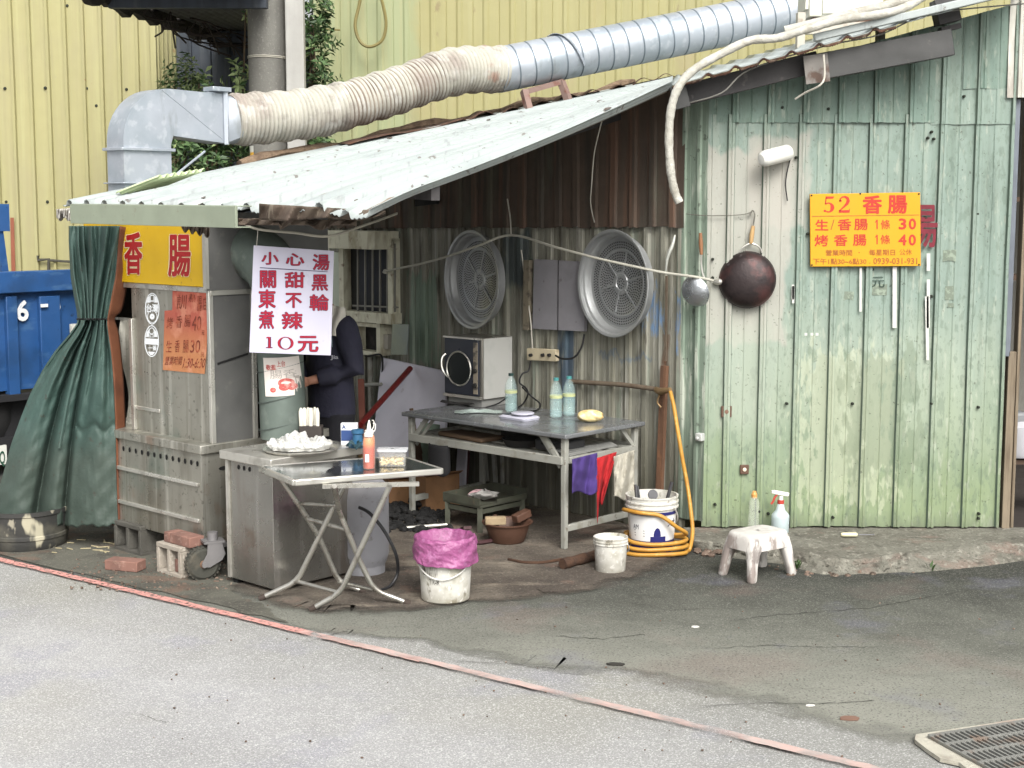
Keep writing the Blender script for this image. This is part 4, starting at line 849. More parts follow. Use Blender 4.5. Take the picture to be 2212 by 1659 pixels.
# hood
m = MB(); cbox(m, -.012, .0, .06, .94, zs0 - .02, zs1 + .02); cbox(m, .0, AL, .93, .94, zs0, zs1); cbox(m, .0, AL, .08, .93, zs1, zs1 + .012); m.build("hood", steel_d, CT)
m = MB(); cbox(m, -.016, .012, .045, .068, zs0 - .01, zs1 - .01); m.build("sign_edge", steel_b, CT)
yb_m = mat("cart_sign_yellow", (203, 164, 22), .5, layers=[('n', (186, 149, 27), 2.5, .5, .68, .4), ('n', (139, 109, 36), 22, .66, .74, .6)], bump=None, mott=.04)
m = MB(); m.prism([C(.0, .058, zs0), C(AL, .058, zs0), C(AL, .058, zs1), C(.0, .058, zs1)], B * .014); sg = m.build("sign_board", yb_m, CT)
z4 = zc(280, 540, 3.95)
red_t = mat("sign_red_paint", (158, 26, 28), .5, mott=.1, bump=None); white_t = mat("sign_outline_white", (222, 208, 170), .6, mott=.05, bump=None)
def onsign(o):
    return lambda x, y: CP(*z4(x, y), .058 - o)
m = MB(); letter(m, "香", onsign(.002), 112, 150, 308, 590, .050); letter(m, "腸", onsign(.002), 545, 175, 785, 608, .050); m.build("lettering_outline", white_t, sg, smooth=0)
m = MB(); letter(m, "香", onsign(.004), 120, 156, 300, 583, .028); letter(m, "腸", onsign(.004), 553, 181, 777, 602, .026); m.build("lettering", red_t, sg, smooth=0)
# stickers and the faded paper price list
stk = mat("sticker_white", (226, 230, 232), .5, mott=.05, bump=None)
def ring(mb, fn, cx, cy, rx, ry, t, n=28):
    vs = []
    for k in range(n):
        a = 2 * math.pi * k / n
        vs += [fn(cx + rx * math.cos(a), cy + ry * math.sin(a)), fn(cx + (rx - t) * math.cos(a), cy + (ry - t) * math.sin(a))]
    mb.add(vs, [(2 * k, 2 * k + 1, (2 * k + 3) % (2 * n), (2 * k + 2) % (2 * n)) for k in range(n)])
def fpan(o): return lambda x, y: CP(*z4(x, y), .08 - o)
f = fpan(.002)
for (cx, cy, kind) in ((397, 915, 0), (392, 1235, 1)):
    m = MB(); ring(m, f, cx, cy, 72, 157, 10)
    if kind == 0:
        m.poly([f(cx - 58, cy - 60), f(cx - 22, cy - 60), f(cx - 22, cy - 130), f(cx - 40, cy - 112)]); m.poly([f(cx + 58, cy - 60), f(cx + 22, cy - 60), f(cx + 22, cy - 130), f(cx + 40, cy - 112)])
        letter(m, "口", f, cx - 20, cy - 138, cx + 20, cy - 62, .03); letter(m, "台灣", f, cx - 58, cy - 48, cx + 60, cy + 38, .03); ring(m, f, cx, cy + 78, 24, 30, 22); ring(m, f, cx, cy + 78, 50, 62, 6)
    else:
        m.poly([f(cx - 56, cy - 40), f(cx - 24, cy - 40), f(cx - 24, cy - 120), f(cx - 48, cy - 90)]); m.poly([f(cx + 56, cy - 40), f(cx + 24, cy - 40), f(cx + 24, cy - 120), f(cx + 48, cy - 90)])
        ring(m, f, cx, cy - 100, 28, 34, 8); letter(m, "口", f, cx - 18, cy - 66, cx + 18, cy - 34, .02); m.poly([f(cx - 64, cy - 28), f(cx + 62, cy - 20), f(cx + 62, cy + 38), f(cx - 64, cy + 30)]); letter(m, "一番", f, cx - 34, cy + 44, cx + 50, cy + 92, .02); m.poly([f(cx - 40, cy + 104), f(cx + 36, cy + 108), f(cx + 10, cy + 138), f(cx - 14, cy + 138)])
    o = m.build("oval_sticker", stk, None, smooth=0)
    tag(o, "upper of two white oval stickers on the steel cart front" if kind == 0 else "lower of two white oval stickers on the steel cart front", "sticker")
pap = mat("faded_price_paper", (168, 88, 72), .85, layers=[('half', (174, 121, 78), tuple(CP(*z4(700, 1180), .08)), (0, 0, -1), .18, .05, .8), ('n', (199, 142, 115), 7, .55, .68, .5), ('n', (150, 61, 52), 9, .58, .68, .5)], bump=(16, .3, .01), off=tuple(CP(*z4(730, 1560), .08)))
fp_ = fpan(.003)
pp = [(600, 735), (945, 742), (938, 1290), (915, 1560), (505, 1520), (515, 1180), (522, 935), (598, 930)]
m = MB(); m.prism([fp_(x, y) for x, y in pp], -B * .002); PA = m.build("price_list_paper", pap, None, loc=tuple(CP(*z4(730, 1560), .08)))
tag(PA, "faded orange red paper price list taped on the steel cart front", "notice")
ink = mat("faded_ink", (112, 50, 34), .8, bump=None, layers=[('n', (180, 96, 66), 30, .5, .6, .6)])
m = MB(); f2 = fpan(.0065)
for t_, x0, y0, x1, y1 in [("訓", 640, 775, 735, 920), ("熟", 755, 765, 825, 850), ("腸", 840, 790, 885, 940), ("店", 895, 800, 935, 930), ("烤", 540, 1000, 600, 1110), ("香", 630, 985, 690, 1105), ("腸", 715, 975, 775, 1095), ("40", 790, 985, 880, 1135), ("元", 885, 1130, 912, 1175), ("生", 535, 1230, 590, 1345), ("香", 620, 1225, 670, 1345), ("腸", 700, 1225, 755, 1350), ("30", 775, 1225, 870, 1350), ("元", 878, 1345, 912, 1390), ("營業時間", 525, 1385, 690, 1470), ("1:30-6:30", 705, 1405, 920, 1500)]:
    letter(m, t_, f2, x0, y0, x1, y1, .004, .1)
m.build("handwriting", ink, PA, smooth=0)
# castor wheel and supports
tyre = mat("castor_tyre", (62, 62, 56), .9, layers=[('n', (96, 90, 78), 9, .5, .64, .7)], bump=(60, .5, .008))
rim_m = mat("castor_rim_rust", (124, 98, 80), .8, .3, layers=[('n', (78, 63, 54), 14, .45, .6, .7)])
wc = DY(438, 1223, 8.10); wax = Vector((.42, -.90, .0)).normalized()
m = MB(); m.lathe([(.055, -.034), (.078, -.036), (.094, -.022), (.097, 0), (.094, .022), (.078, .036), (.055, .034)], (wc.x, wc.y, .098), wax, 36)
for k in range(26):
    a = k * 2 * math.pi / 26; X_ = UP; Y_ = wax.cross(UP).normalized(); d_ = X_ * math.cos(a) + Y_ * math.sin(a); c_ = Vector((wc.x, wc.y, .098)) + d_ * .095
    m.bar(c_ - wax * .030, c_ + wax * .030, .013, .007, d_)
wh = m.build("castor_wheel", tyre, CT)
m = MB(); m.lathe([(.0001, .040), (.02, .042), (.024, .034), (.050, .030), (.056, .026), (.056, -.026), (.0001, -.03)], (wc.x, wc.y, .098), wax, 24); m.build("rim", rim_m, wh)
m = MB()
for sd_ in (.046, -.05):
    cc = Vector((wc.x, wc.y, .098)) + wax * sd_; fx = Vector((-wax.y, wax.x, 0))
    m.prism([cc - fx * .012 - UP * .014, cc + fx * .03 - UP * .016, cc + fx * .10 + UP * .02, cc + fx * .12 + UP * .055, cc + fx * .10 + UP * .12, cc + fx * .02 + UP * .12, cc + fx * .015 + UP * .06, cc - fx * .014 + UP * .012], wax * .006)
    m.lathe([(.0001, -.008), (.016, -.008), (.016, .012), (.0001, .012)], cc, wax, 10)
cc = Vector((wc.x, wc.y, .098)) + fx * .06 + UP * .125; m.box(cc, (.12, .11, .012), (fx, wax, UP)); m.lathe([(.03, 0), (.03, .05)], cc, UP, 14); m.box((C(.06, .12, zb0 - .02)), (.12, .12, .03), AX); m.build("castor_fork", mat("castor_fork_zinc", (128, 126, 126), .55, .5), CT)

# ---------------------------------------------------------------- blocks and bricks
cb_m = mat("cinder_block", (160, 152, 140), .95, layers=[('n', (120, 110, 100), 6, .48, .64, .6), ('n', (186, 178, 166), 50, .56, .64, .6)], bump=(70, .8, .008))
cbd_m = mat("shaded_cinder_block", (86, 84, 78), .95, layers=[('n', (62, 60, 54), 6, .48, .64, .6)], bump=(70, .8, .008))  # block colour darkened to carry the shadow under the cart
brk = mat("red_brick", (130, 96, 85), .92, layers=[('n', (100, 76, 68), 8, .48, .62, .6), ('n', (158, 130, 117), 24, .56, .66, .6), ('n', (89, 76, 68), 5, .6, .7, .6)], bump=(60, .6, .006), off=(0, 0, 0))
def block(px, py, la, lb, h, mt, lb_txt, grp, rz=0.0):
    o = G(px, py); m = MB(); a_ = A.copy(); b_ = B.copy()
    if rz: a_.rotate(Matrix.Rotation(rz, 3, 'Z')); b_.rotate(Matrix.Rotation(rz, 3, 'Z'))
    t = .028
    def bx(a0, a1, b0, b1, z0_, z1_): m.hexa([o + a_ * a + b_ * b + UP * z for z in (z0_, z1_) for a, b in ((a0, b0), (a1, b0), (a1, b1), (a0, b1))])
    bx(0, la, 0, lb, 0, t); bx(0, la, 0, lb, h - t, h)
    for k in (0, .5, 1): c = k * (la - t); bx(c, c + t, 0, lb, t, h - t)
    q = m.build("cinder_block", mt, None, bevel=.004)
    return tag(q, lb_txt, "concrete block", grp)
g_ = "concrete blocks propping up the cart"
block(391, 1253, .245, .17, .185, cb_m, "pale two-hole concrete block next to the castor wheel", g_)
block(305, 1205, .30, .2, .19, cbd_m, "dark concrete block in shadow under the cart, further from the castor", g_)
def brick(p, la, lb, h, txt, rz=0.0, grp="loose red bricks around the cart"):
    a_ = A.copy(); b_ = B.copy(); a_.rotate(Matrix.Rotation(rz, 3, 'Z')); b_.rotate(Matrix.Rotation(rz, 3, 'Z'))
    m = MB(); p = Vector(p); m.hexa([p + a_ * a + b_ * b + UP * z for z in (0, h) for a, b in ((0, 0), (la, 0), (la, lb), (0, lb))])
    q = m.build("brick", brk, None, bevel=.005); return tag(q, txt, "brick", grp)
bt = G(391, 1253)
brick(bt + A * -.05 + B * .03 + UP * .1855, .20, .1, .06, "red brick on the pale block carrying the cart, right hand one")
brick(bt + A * .155 + B * .03 + UP * .1855, .055, .1, .06, "short orange brick end on the pale block, beside the other brick", 0)
brick(bt + A * .035 + B * .02 + UP * .0295, .055, .12, .075, "small brick piece stuffed inside a hole of the pale block")
brick(G(296, 1237, .01) , .215, .1, .06, "red brick lying flat on the ground before the dark block", math.radians(26))
# wood skids under the left end
wood_r = mat("reddish_timber", (132, 88, 70), .9, layers=[('n', (90, 62, 50), (3, 3, 14), .48, .64, .6)])
m = MB(); m.bar(G(212, 1152) * 1 + UP * .19, CP(300, 1150, .1) + UP * 0, .09, .07); tag(m.build("timber_skid", wood_r, None, bevel=.004), "reddish timber skid under the tarp end of the cart", "timber")
stw = mat("straw_litter", (170, 160, 128), .9)
m = MB()
for i in range(16):
    c = G(rnd(120, 240), rnd(1165, 1195), .012); d_ = Vector((rnd(-1, 1), rnd(-.6, .6), 0)).normalized() * rnd(.03, .07); m.bar(c, c + d_, .008, .004)
tag(m.build("straw_scraps", stw), "pale straw scraps on the ground beside the black tub", "straw", kind='stuff')

# black tub with white stains under the tarp
tubm = mat("black_tub_plastic", (52, 52, 50), .6, layers=[('n', (88, 86, 76), 4, .5, .62, .7), ('n', (190, 184, 160), (6, 6, 2.2), .60, .64, .7, 3), ('n', (176, 170, 150), (14, 14, 5), .63, .67, .6, 3)], bump=(16, .4, .01))
pt = G(22, 1196); m = MB(); m.lathe([(.235, 0), (.25, .03), (.252, .07), (.258, .075), (.258, .095), (.252, .1), (.262, .22), (.270, .225), (.270, .25), (.25, .25), (.24, .1), (.0001, .08)], (pt.x + .02, pt.y + .24, 0), UP, 40)
tag(m.build("black_tub", tubm), "round black tub with white drip stains under the green tarpaulin", "tub")

# ---------------------------------------------------------------- GREEN TARPAULIN, tied in the middle
tarp = mat("green_tarpaulin", (61, 82, 76), .56, layers=[('n', (46, 65, 59), 3, .45, .64, .5), ('n', (86, 106, 104), (5, 5, 5), .6, .72, .2), ('box', (111, 125, 133), (-2.62, 8.9, .66), (.10, .5, .26), .05, .22, .7, 16), ('half', (67, 69, 61), (0, 0, .55), (0, 0, -1), .3, .25, .5), ('n', (57, 50, 44), 22, .64, .70, .6)], bump=(46, .35, .01), mott=.12, off=(0, 0, 0), spec=.4)
tp_rows = [(488, 149, 258, 1.0), (520, 149, 255, 1.0), (560, 151, 252, 1.0), (600, 153, 248, .9), (640, 160, 240, .75), (672, 166, 234, .5), (690, 168, 231, .35), (702, 165, 231, .4), (725, 148, 234, .8), (760, 118, 239, 1.0), (800, 92, 243, 1.2), (850, 66, 246, 1.35), (900, 46, 248, 1.5), (960, 24, 250, 1.5), (1020, 8, 251, 1.4), (1080, -8, 253, 1.3), (1136, -16, 255, 1.2)]
def tarp_at(u, v):
    t = v * (len(tp_rows) - 1); i = min(int(t), len(tp_rows) - 2); f = t - i; f = f * f * (3 - 2 * f) if False else f
    y, l, r, am = [tp_rows[i][k] * (1 - f) + tp_rows[i + 1][k] * f for k in range(4)]
    hem = 0
    if v > .9: hem = (v - .9) / .1 * (-34 * max(0, .5 - u) + 2.2 * math.sin(u * 31) + 1.6 * math.sin(u * 77))
    x = l + (r - l) * u
    wv = v * 9
    if y < 692:   # gathered folds
        t_ = (y - 488) / 204; uu = u + .035 * math.sin(t_ * 4 + u * 5) * (1 - t_)
        q = sum(a_ * math.exp(-((uu - c_ - s_ * t_) / w_) ** 2) for c_, w_, a_, s_ in ((.05, .05, .05, .06), (.20, .035, .045, .08), (.31, .03, .05, .06), (.47, .055, .075, -.02), (.60, .03, .04, -.06), (.72, .06, .08, -.12), (.93, .05, .05, -.16))) - .03
        q += .007 * math.sin(uu * 60 + t_ * 5) + .006 * math.sin(uu * 23 - t_ * 16) * math.sin(t_ * 9)
    else:         # wide folds spreading from the tie
        k = (y - 692) / 444
        e_ = 1 - k
        q = .10 * math.exp(-((u - .17) / .15) ** 2) + .06 * math.exp(-((u - .47) / .07) ** 2) + .07 * math.exp(-((u - .80) / .16) ** 2) - .09 * math.exp(-((u - .345 - .05 * e_) / .035) ** 2) - .07 * math.exp(-((u - .575) / .022) ** 2) - .05
        q += e_ ** 2.5 * (.030 * math.sin(u * 31 + 1) + .020 * math.sin(u * 57 + k * 6)) + .012 * math.exp(-((u - .72 + .2 * k) / .02) ** 2) * (k < .5)
        q += .005 * math.sin(k * 13 + u * 9) * math.sin(u * 8 + k * 5) + .0022 * math.sin(k * 41 - u * 23) + .002 * math.sin(k * 67 + u * 37)
        if u > .6: z_ = (y - 860) / 66; q += .030 * math.exp(-(z_ * 1.3) ** 2) * math.sin((u - .6) / .4 * 3.1) - .022 * math.exp(-((y - 926 - 8 * math.sin(u * 30)) / 9) ** 2)
    q_ = Vector((u * 7, v * 6, 0)); q += (.010 * (.35 - abs(mnoise.noise(q_))) + .006 * (.35 - abs(mnoise.noise(q_ * 2.3 + Vector((3, 1, 0)))))) * (1.0 if y > 700 else .6)
    D_ = 8.80 + .34 * (1 - u) * (.9 - .5 * v) - q
    return DY(x, y + hem, D_)
m = MB().grid(tarp_at, 190, 190)
TA = thing("tarpaulin", DY(200, 1136, 8.95), "dark green tarpaulin curtain tied in the middle at the stall corner", "tarpaulin")
m.build("sheet", tarp, TA, smooth=180, solid=.004)
orange_b = mat("tarpaulin_orange_backing", (112, 69, 46), .7, layers=[('n', (84, 48, 34), 5, .48, .64, .6)])
def oback(u, v):
    p = tarp_at(1.0, v); y = 1; t = v
    wd_ = .045 * (1 - .8 * math.exp(-((v - .37) / .05) ** 2)) * (.5 + .5 * math.exp(-((v - .15) / .2) ** 2)) + .012
    return p + Vector((wd_ * u * 1.0 + .003, .10 * u, -.02 * u + .012 * math.sin(v * 40) * u))
m = MB().grid(oback, 6, 60); m.build("orange_backing", orange_b, TA, smooth=180, solid=.003)
m = MB(); m.tube([tarp_at(i / 24, .372) - Vector((0, .012, 0)) for i in range(25)] , .006, 6); m.build("tie_cord", mat("black_cord", (23, 24, 24), .8), TA)
m = MB(); qs = [tarp_at(.475, v) - Vector((0, .02, 0)) for v in [.52 + .02 * i for i in range(16)]]; m.tube(qs, .010, 6); m.build("hem_tube", tarp, TA)

# ---------------------------------------------------------------- FLUE standing beside the cart
flue_m = mat("flue_metal", (106, 117, 110), .5, .35, layers=[('n', (84, 92, 87), 3, .45, .62, .6), ('n', (129, 138, 131), 8, .55, .66, .5), ('n', (89, 78, 71), 6, .62, .7, .5)], bump=(20, .2, .008))
FC = DY(608, 900, 8.36); fr = .132
FL = thing("flue_pipe", (FC.x, FC.y, .78), "fat grey green metal flue pipe rising behind the white menu board", "flue")
zt1 = DY(600, 640, 8.36).z
path = [Vector((FC.x + .01, FC.y, .78)), Vector((FC.x + .005, FC.y, 1.1)), Vector((FC.x - .005, FC.y, 1.4)), Vector((FC.x - .012, FC.y, zt1 - .05)), Vector((FC.x - .03, FC.y + .02, zt1 + .08)), Vector((FC.x - .07, FC.y + .06, zt1 + .18)), Vector((FC.x - .16, FC.y + .14, zt1 + .24)), Vector((FC.x - .30, FC.y + .26, zt1 + .26))]
m = MB(); pth = smoothpath(path, 6); m.tube(pth, [fr + (.03 if i > 22 else 0) * min(1, (i - 22) / 8) if i > 22 else fr for i in range(len(pth))], 32); m.build("pipe", flue_m, FL, smooth=60)
m = MB()
for y in (792, 858, 916, 960):
    z = DY(608, y, 8.36).z; nn = 30
    m.tube([Vector((FC.x + (fr + .0015) * math.cos(a), FC.y - (fr + .0015) * abs(math.sin(a)), z + .03 * math.cos(a))) for a in [math.pi * k / nn for k in range(nn + 1)]], .003, 5)
m.build("spiral_seam", mat("flue_seam", (84, 92, 88), .5, .3), FL)
# meat poster taped round the flue
def onflue(x, y, o=.004):
    th = max(-1, min(1, (x - 608) / (fr * FPX / 8.36))); a = math.asin(th)
    return Vector((FC.x + (fr + o) * math.sin(a), FC.y - (fr + o) * math.cos(a), DY(x, y, 8.25).z))
z1 = zc(600, 700, 3.95)
post_m = mat("poster_paper", (222, 214, 206), .7, bump=None, mott=.05)
def pq(u, v, o): return onflue(*z1(275 + 18 * v + (330 + 15 * v) * u, 768 - 14 * u + (380) * v), o)
MP = MB().grid(lambda u, v: pq(u, v, .004), 14, 10).build("meat_poster", post_m, None, smooth=60)
tag(MP, "pale poster of sausages taped around the flue pipe", "poster")
m = MB(); meat = mat("poster_print", (188, 90, 84), .7, bump=None, layers=[('n', (222, 170, 160), 26, .5, .62, .7)]); rr = random.Random(4)
def pf(x, y): return pq((x - 285) / 340, (y - 768) / 380, .0055)
letter(m, "上台", pf, 420, 800, 500, 860, .015); letter(m, "敬邀", pf, 310, 835, 410, 890, .03)
ring(m, pf, 490, 1020, 75, 45, 30, 20); ring(m, pf, 470, 1062, 50, 36, 34, 14); ring(m, pf, 540, 1060, 46, 36, 34, 14); ring(m, pf, 365, 1085, 30, 26, 24, 12)
m.build("print", meat, MP, smooth=0)
m = MB(); letter(m, "腸香", pf, 345, 890, 590, 975, .0); m.poly([pf(570, 960), pf(608, 958), pf(612, 1085), pf(578, 1088)]); m.build("outline_print", mat("poster_grey_print", (176, 168, 160), .7, bump=None), MP, smooth=0)

# ---------------------------------------------------------------- WHITE HANGING MENU BOARD
zq = zc(560, 560, 4.608)
wq = [zq(340, 245), zq(1265, 310), zq(1230, 1515), zq(290, 1480)]
wd3 = [DY(*wq[0], 8.10), DY(*wq[1], 8.02), DY(*wq[2], 8.0), DY(*wq[3], 8.08)]
MBm = mat("menu_board_plastic", (186, 184, 199), .35, bump=None, mott=.04)
MN = thing("menu_board", (wd3[2] + wd3[3]) / 2, "white hanging menu board with red handwritten Chinese characters", "menu board")
fnb = quadmap([(340, 245), (1265, 310), (1230, 1515), (290, 1480)], wd3)
nb = (wd3[1] - wd3[0]).cross(wd3[3] - wd3[0]).normalized(); nb = nb if nb.y > 0 else -nb
m = MB(); m.prism(wd3, nb * .005); m.build("board", MBm, MN, bevel=.0015)
items = [("小", 430, 320, 635, 470), ("心", 712, 335, 930, 482), ("湯", 1020, 345, 1220, 535), ("關", 412, 530, 606, 738), ("東", 395, 750, 602, 970), ("煮", 400, 990, 582, 1208), ("甜", 700, 550, 935, 738), ("不", 708, 790, 902, 968), ("辣", 665, 1008, 915, 1212), ("黑", 1010, 578, 1202, 770), ("輪", 985, 805, 1212, 1000), ("元", 850, 1285, 1092, 1478)]
navy = mat("board_navy_ink", (40, 28, 66), .6, bump=None, mott=0); redi = mat("board_red_ink", (150, 14, 42), .5, bump=None, mott=.05)
m = MB()
for t_, *r_ in items: letter(m, t_, lambda x, y: fnb(x, y, .0015), *r_, .036)
m.poly([fnb(415, 497, .0015), fnb(1195, 546, .0015), fnb(1195, 553, .0015), fnb(415, 507, .0015)]); m.build("lettering_edge", navy, MN, smooth=0)
m = MB()
for t_, x0, y0, x1, y1 in items: letter(m, t_, lambda x, y: fnb(x, y, .0028), x0 + 6, y0 + 4, x1 - 2, y1 - 5, .014)
m.build("lettering", redi, MN, smooth=0)
def serif10(mb, fn, dx):
    mb.poly([fn(508 + dx, 1300), fn(545 - dx, 1300), fn(545 - dx, 1428), fn(508 + dx, 1428)]); mb.poly([fn(485, 1418 + dx), fn(562, 1418 + dx), fn(562, 1430 - dx), fn(485, 1430 - dx)]); mb.poly([fn(488, 1306), fn(508 + dx, 1296), fn(508 + dx, 1312), fn(490, 1318)])
    n = 40; vs = []
    for k in range(n):
        a = 2 * math.pi * k / n; c, s_ = math.cos(a), math.sin(a); vs += [fn(713 + 93 * c, 1372 + 73 * s_), fn(713 + (93 - 36 + dx) * c, 1372 + (73 - 8 + dx * .3) * s_)]
    mb.add(vs, [(2 * k, 2 * k + 1, (2 * k + 3) % (2 * n), (2 * k + 2) % (2 * n)) for k in range(n)])
m = MB(); serif10(m, lambda x, y: fnb(x, y, .0015), 0); m.build("price_edge", navy, MN, smooth=0)
m = MB(); serif10(m, lambda x, y: fnb(x, y, .0028), 8); m.build("price", redi, MN, smooth=0)
m = MB(); m.tube([DY(*zq(375, 255), 8.09), DY(*zq(392, 60), 8.09)], .0018, 5); m.tube([DY(*zq(1205, 300), 8.02), DY(*zq(1208, 130), 8.02)], .0018, 5); m.build("hanging_string", wire_l, MN)
m = MB(); m.tube(smoothpath([DY(*zq(200, -20), 8.12), DY(*zq(395, 60), 8.09), DY(*zq(800, 100), 8.05), DY(*zq(1205, 140), 8.02), DY(*zq(1600, 20), 8.3), DY(*zq(1990, -120), 8.9)], 6), .0075, 7)
tag(m.build("hanging_pole", mat("pale_bamboo_pole", (168, 164, 150), .6)), "thin pale pole carrying the white menu board under the eave", "pole")
# ---------------------------------------------------------------- STEEL BURNER CABINET
F0 = G(593, 1288)
def BXp(a, b, z): return F0 + A * a + B * b + UP * z
ztop = PL(582, 998, F0, Vector((0, 1, 0))).z + .02
BX = thing("burner_cabinet", F0 + A * .2 + B * .3, "stained steel burner cabinet behind the folding table", "cabinet")
steel2 = mat("streaked_steel", (150, 148, 142), .24, .8, layers=[('n', (120, 104, 94), (7, 7, .7), .5, .66, .6), ('n', (186, 184, 180), (12, 12, .6), .54, .66, .5), ('n', (112, 92, 76), (3, 3, 3), .64, .72, .5)], bump=(16, .25, .006), mott=.1)
m = MB(); m.hexa([BXp(a, b, z) for z in (.035, ztop - .05) for a, b in ((0, 0), (.40, 0), (.40, .60), (0, .60))]); m.build("body", steel2, BX, bevel=.004)
m = MB(); m.hexa([BXp(a, b, z) for z in (ztop - .05, ztop) for a, b in ((-.03, -.03), (.44, -.03), (.44, .62), (-.03, .62))]); m.build("top_tray", steel_b, BX, bevel=.005)
m = MB()
for a, b in ((.03, .03), (.37, .03), (.03, .57), (.37, .57)): m.hexa([BXp(a + i, b + j, z) for z in (.002, .036) for i, j in ((-.02, -.02), (.02, -.02), (.02, .02), (-.02, .02))])
m.build("foot", hole_m, BX)
m = MB(); m.hexa([BXp(a, b, z) for z in (.04, ztop - .055) for a, b in ((.385, -.012), (.41, -.012), (.41, .004), (.385, .004))]); m.build("corner_strip", steel_b, BX)
m = MB()
for a in (.30, .25, .20): q = BXp(a, -.003, ztop - .085); m.add([q + A * (.010 * math.cos(k * .785)) + UP * (.014 * math.sin(k * .785)) for k in range(8)], [list(range(8))])
m.build("vent_slot", hole_m, BX)
# things on the cabinet
def BT(x, y): return G(x, y, ztop + .001)
def onBT(p): return Vector(p)
tray_c = G(650, 972, ztop + .004); m = MB(); m.lathe([(.0001, 0), (.19, 0), (.205, .012), (.21, .014), (.20, .004), (.0001, .004)], tray_c - UP * .003, UP, 40)
tag(m.build("round_tray", steel_b), "shiny round tray under the white bag on the cabinet", "tray")
bagm = mat("thin_white_plastic", (196, 196, 192), .3, layers=[('n', (176, 166, 138), 6, .56, .68, .6)], bump=(38, 1.0, .02), spec=.6)
def bag(c, rx, ry, h, seed, n=60):
    rr = random.Random(seed); ph = [rr.uniform(0, 6) for _ in range(8)]
    def fn(u, v):
        a = u * 2 * math.pi; t = v
        r = math.sin(min(t * 2.2, 1.57)) if t < .72 else math.cos((t - .72) / .28 * 1.45) * .98 + .02
        wr = 1 + .10 * math.sin(a * 3 + ph[0] + t * 4) + .08 * math.sin(a * 7 + ph[1] - t * 6) + .045 * math.sin(a * 15 + ph[2] + t * 11)
        z = h * (t ** .8) * (1 + .22 * math.sin(a * 2 + ph[3]) * t + .12 * math.sin(a * 5 + ph[4]) * t + .06 * math.sin(a * 11 + ph[5] + t * 9) * t)
        return Vector(c) + Vector((rx * r * wr * math.cos(a), ry * r * wr * math.sin(a), z))
    return MB().grid(fn, n, 22)
def foodbag(u, v):
    a = u * 6.2832; t = v * 1.62; hump = 1 + .22 * math.sin(a * 2 + 1.2) * v + .10 * math.sin(a * 5 + v * 3)
    r = math.sin(min(t, 1.5708)) if False else max(0, math.cos(max(0, v - .18) / .82 * 1.5708)) ** .55 if v > .18 else .9 + .1 * v / .18
    x = .18 * r * math.cos(a) * (1 + .05 * math.sin(a * 7 + v * 5)); y_ = .11 * r * math.sin(a) * (1 + .07 * math.sin(a * 6))
    z = .066 * (v ** .75) * (1 + .25 * math.cos(x * 34 + .6) + .12 * math.sin(x * 71 + y_ * 40)) + .010 * math.sin(x * 95 + y_ * 60 + v * 4) * v + .006 * math.sin(x * 170 - y_ * 130)* v
    q_ = Vector((x * 22, y_ * 22, z * 16)); z += .020 * v * (1 - abs(mnoise.noise(q_)) * 2.2) * .7 + .010 * v * abs(mnoise.noise(q_ * 2.3)); k_ = .012 * mnoise.noise(q_ * 1.7 + Vector((5, 1, 2)))
    return tray_c + UP * (.006 + max(z, 0)) + Vector((x - .01 + k_, y_ + k_, 0))
tag(MB().grid(foodbag, 150, 60).build("plastic_bag", bagm, smooth=40), "crumpled white plastic bag of food on the round tray", "plastic bag")
# holder with spoons
q = G(676, 948, ztop); dkc = mat("dark_caddy", (58, 52, 48), .7)
HD = thing("spoon_holder", (q.x, 8.28, ztop), "dark holder full of white spoons beside the flue", "holder")
m = MB(); m.box((q.x + .01, 8.28, ztop + .05), (.13, .09, .10)); m.build("holder_box", dkc, HD, bevel=.004)
for i in range(6):
    c = Vector((q.x - .045 + .019 * i, 8.27 + rnd(-.02, .02), ztop + .10)); m = MB(); m.loft([(c, (.010, 0, 0), (0, .004, 0)), (c + UP * .05, (.012, 0, 0), (0, .006, 0)), (c + UP * (.085 + rnd(-.02, .02)), (.012, 0, 0), (0, .007, 0)), (c + UP * .105, (.005, 0, 0), (0, .004, 0))], 10); m.build("spoon", mat("spoon_white", (214, 210, 196), .4) if i == 0 else bpy.data.materials["spoon_white"], HD)
q = G(745, 975, ztop); bluep = mat("blue_print", (45, 70, 120), .5); 
PK = thing("drink_carton", (q.x, 8.22, ztop), "white and blue carton standing on the burner cabinet", "carton")
m = MB(); m.box((q.x, 8.22, ztop + .062), (.095, .05, .124)); m.build("carton", mat("carton_white", (208, 210, 212), .5, mott=.03), PK, bevel=.003)
m = MB(); m.box((q.x, 8.194, ztop + .055), (.09, .004, .06)); m.build("print_band", bluep, PK)
m = MB(); letter(m, "A", lambda x, y: Vector((q.x + x, 8.1925, ztop + .115 - y)), -.04, 0, -.018, .022, .02); m.build("print", bluep, PK, smooth=0)
q = G(765, 978, ztop); m = MB(); m.lathe([(.0001, 0), (.05, 0), (.055, .015), (.03, .03), (.028, .075), (.035, .08), (.035, .10), (.0001, .105)], (q.x, 8.12, ztop), UP, 18)
tag(m.build("blue_dispenser", mat("blue_plastic", (49, 94, 127), .35)), "small blue plastic dispenser beside the carton", "dispenser")
q = G(770, 985, ztop); m = MB()
for i in range(7): p0 = Vector((q.x - .05 + rnd(0, .1), 8.04 + rnd(-.03, .03), ztop + .005)); m.tube(smoothpath([p0, p0 + Vector((rnd(-.04, .04), rnd(-.02, .02), rnd(.02, .05))), p0 + Vector((rnd(-.06, .06), rnd(-.02, .02), .01))], 4), .007, 6)
tag(m.build("tangled_cable", mat("teal_dark_cable", (36, 62, 70), .5)), "dark tangled cable lump in front of the blue dispenser", "cable")

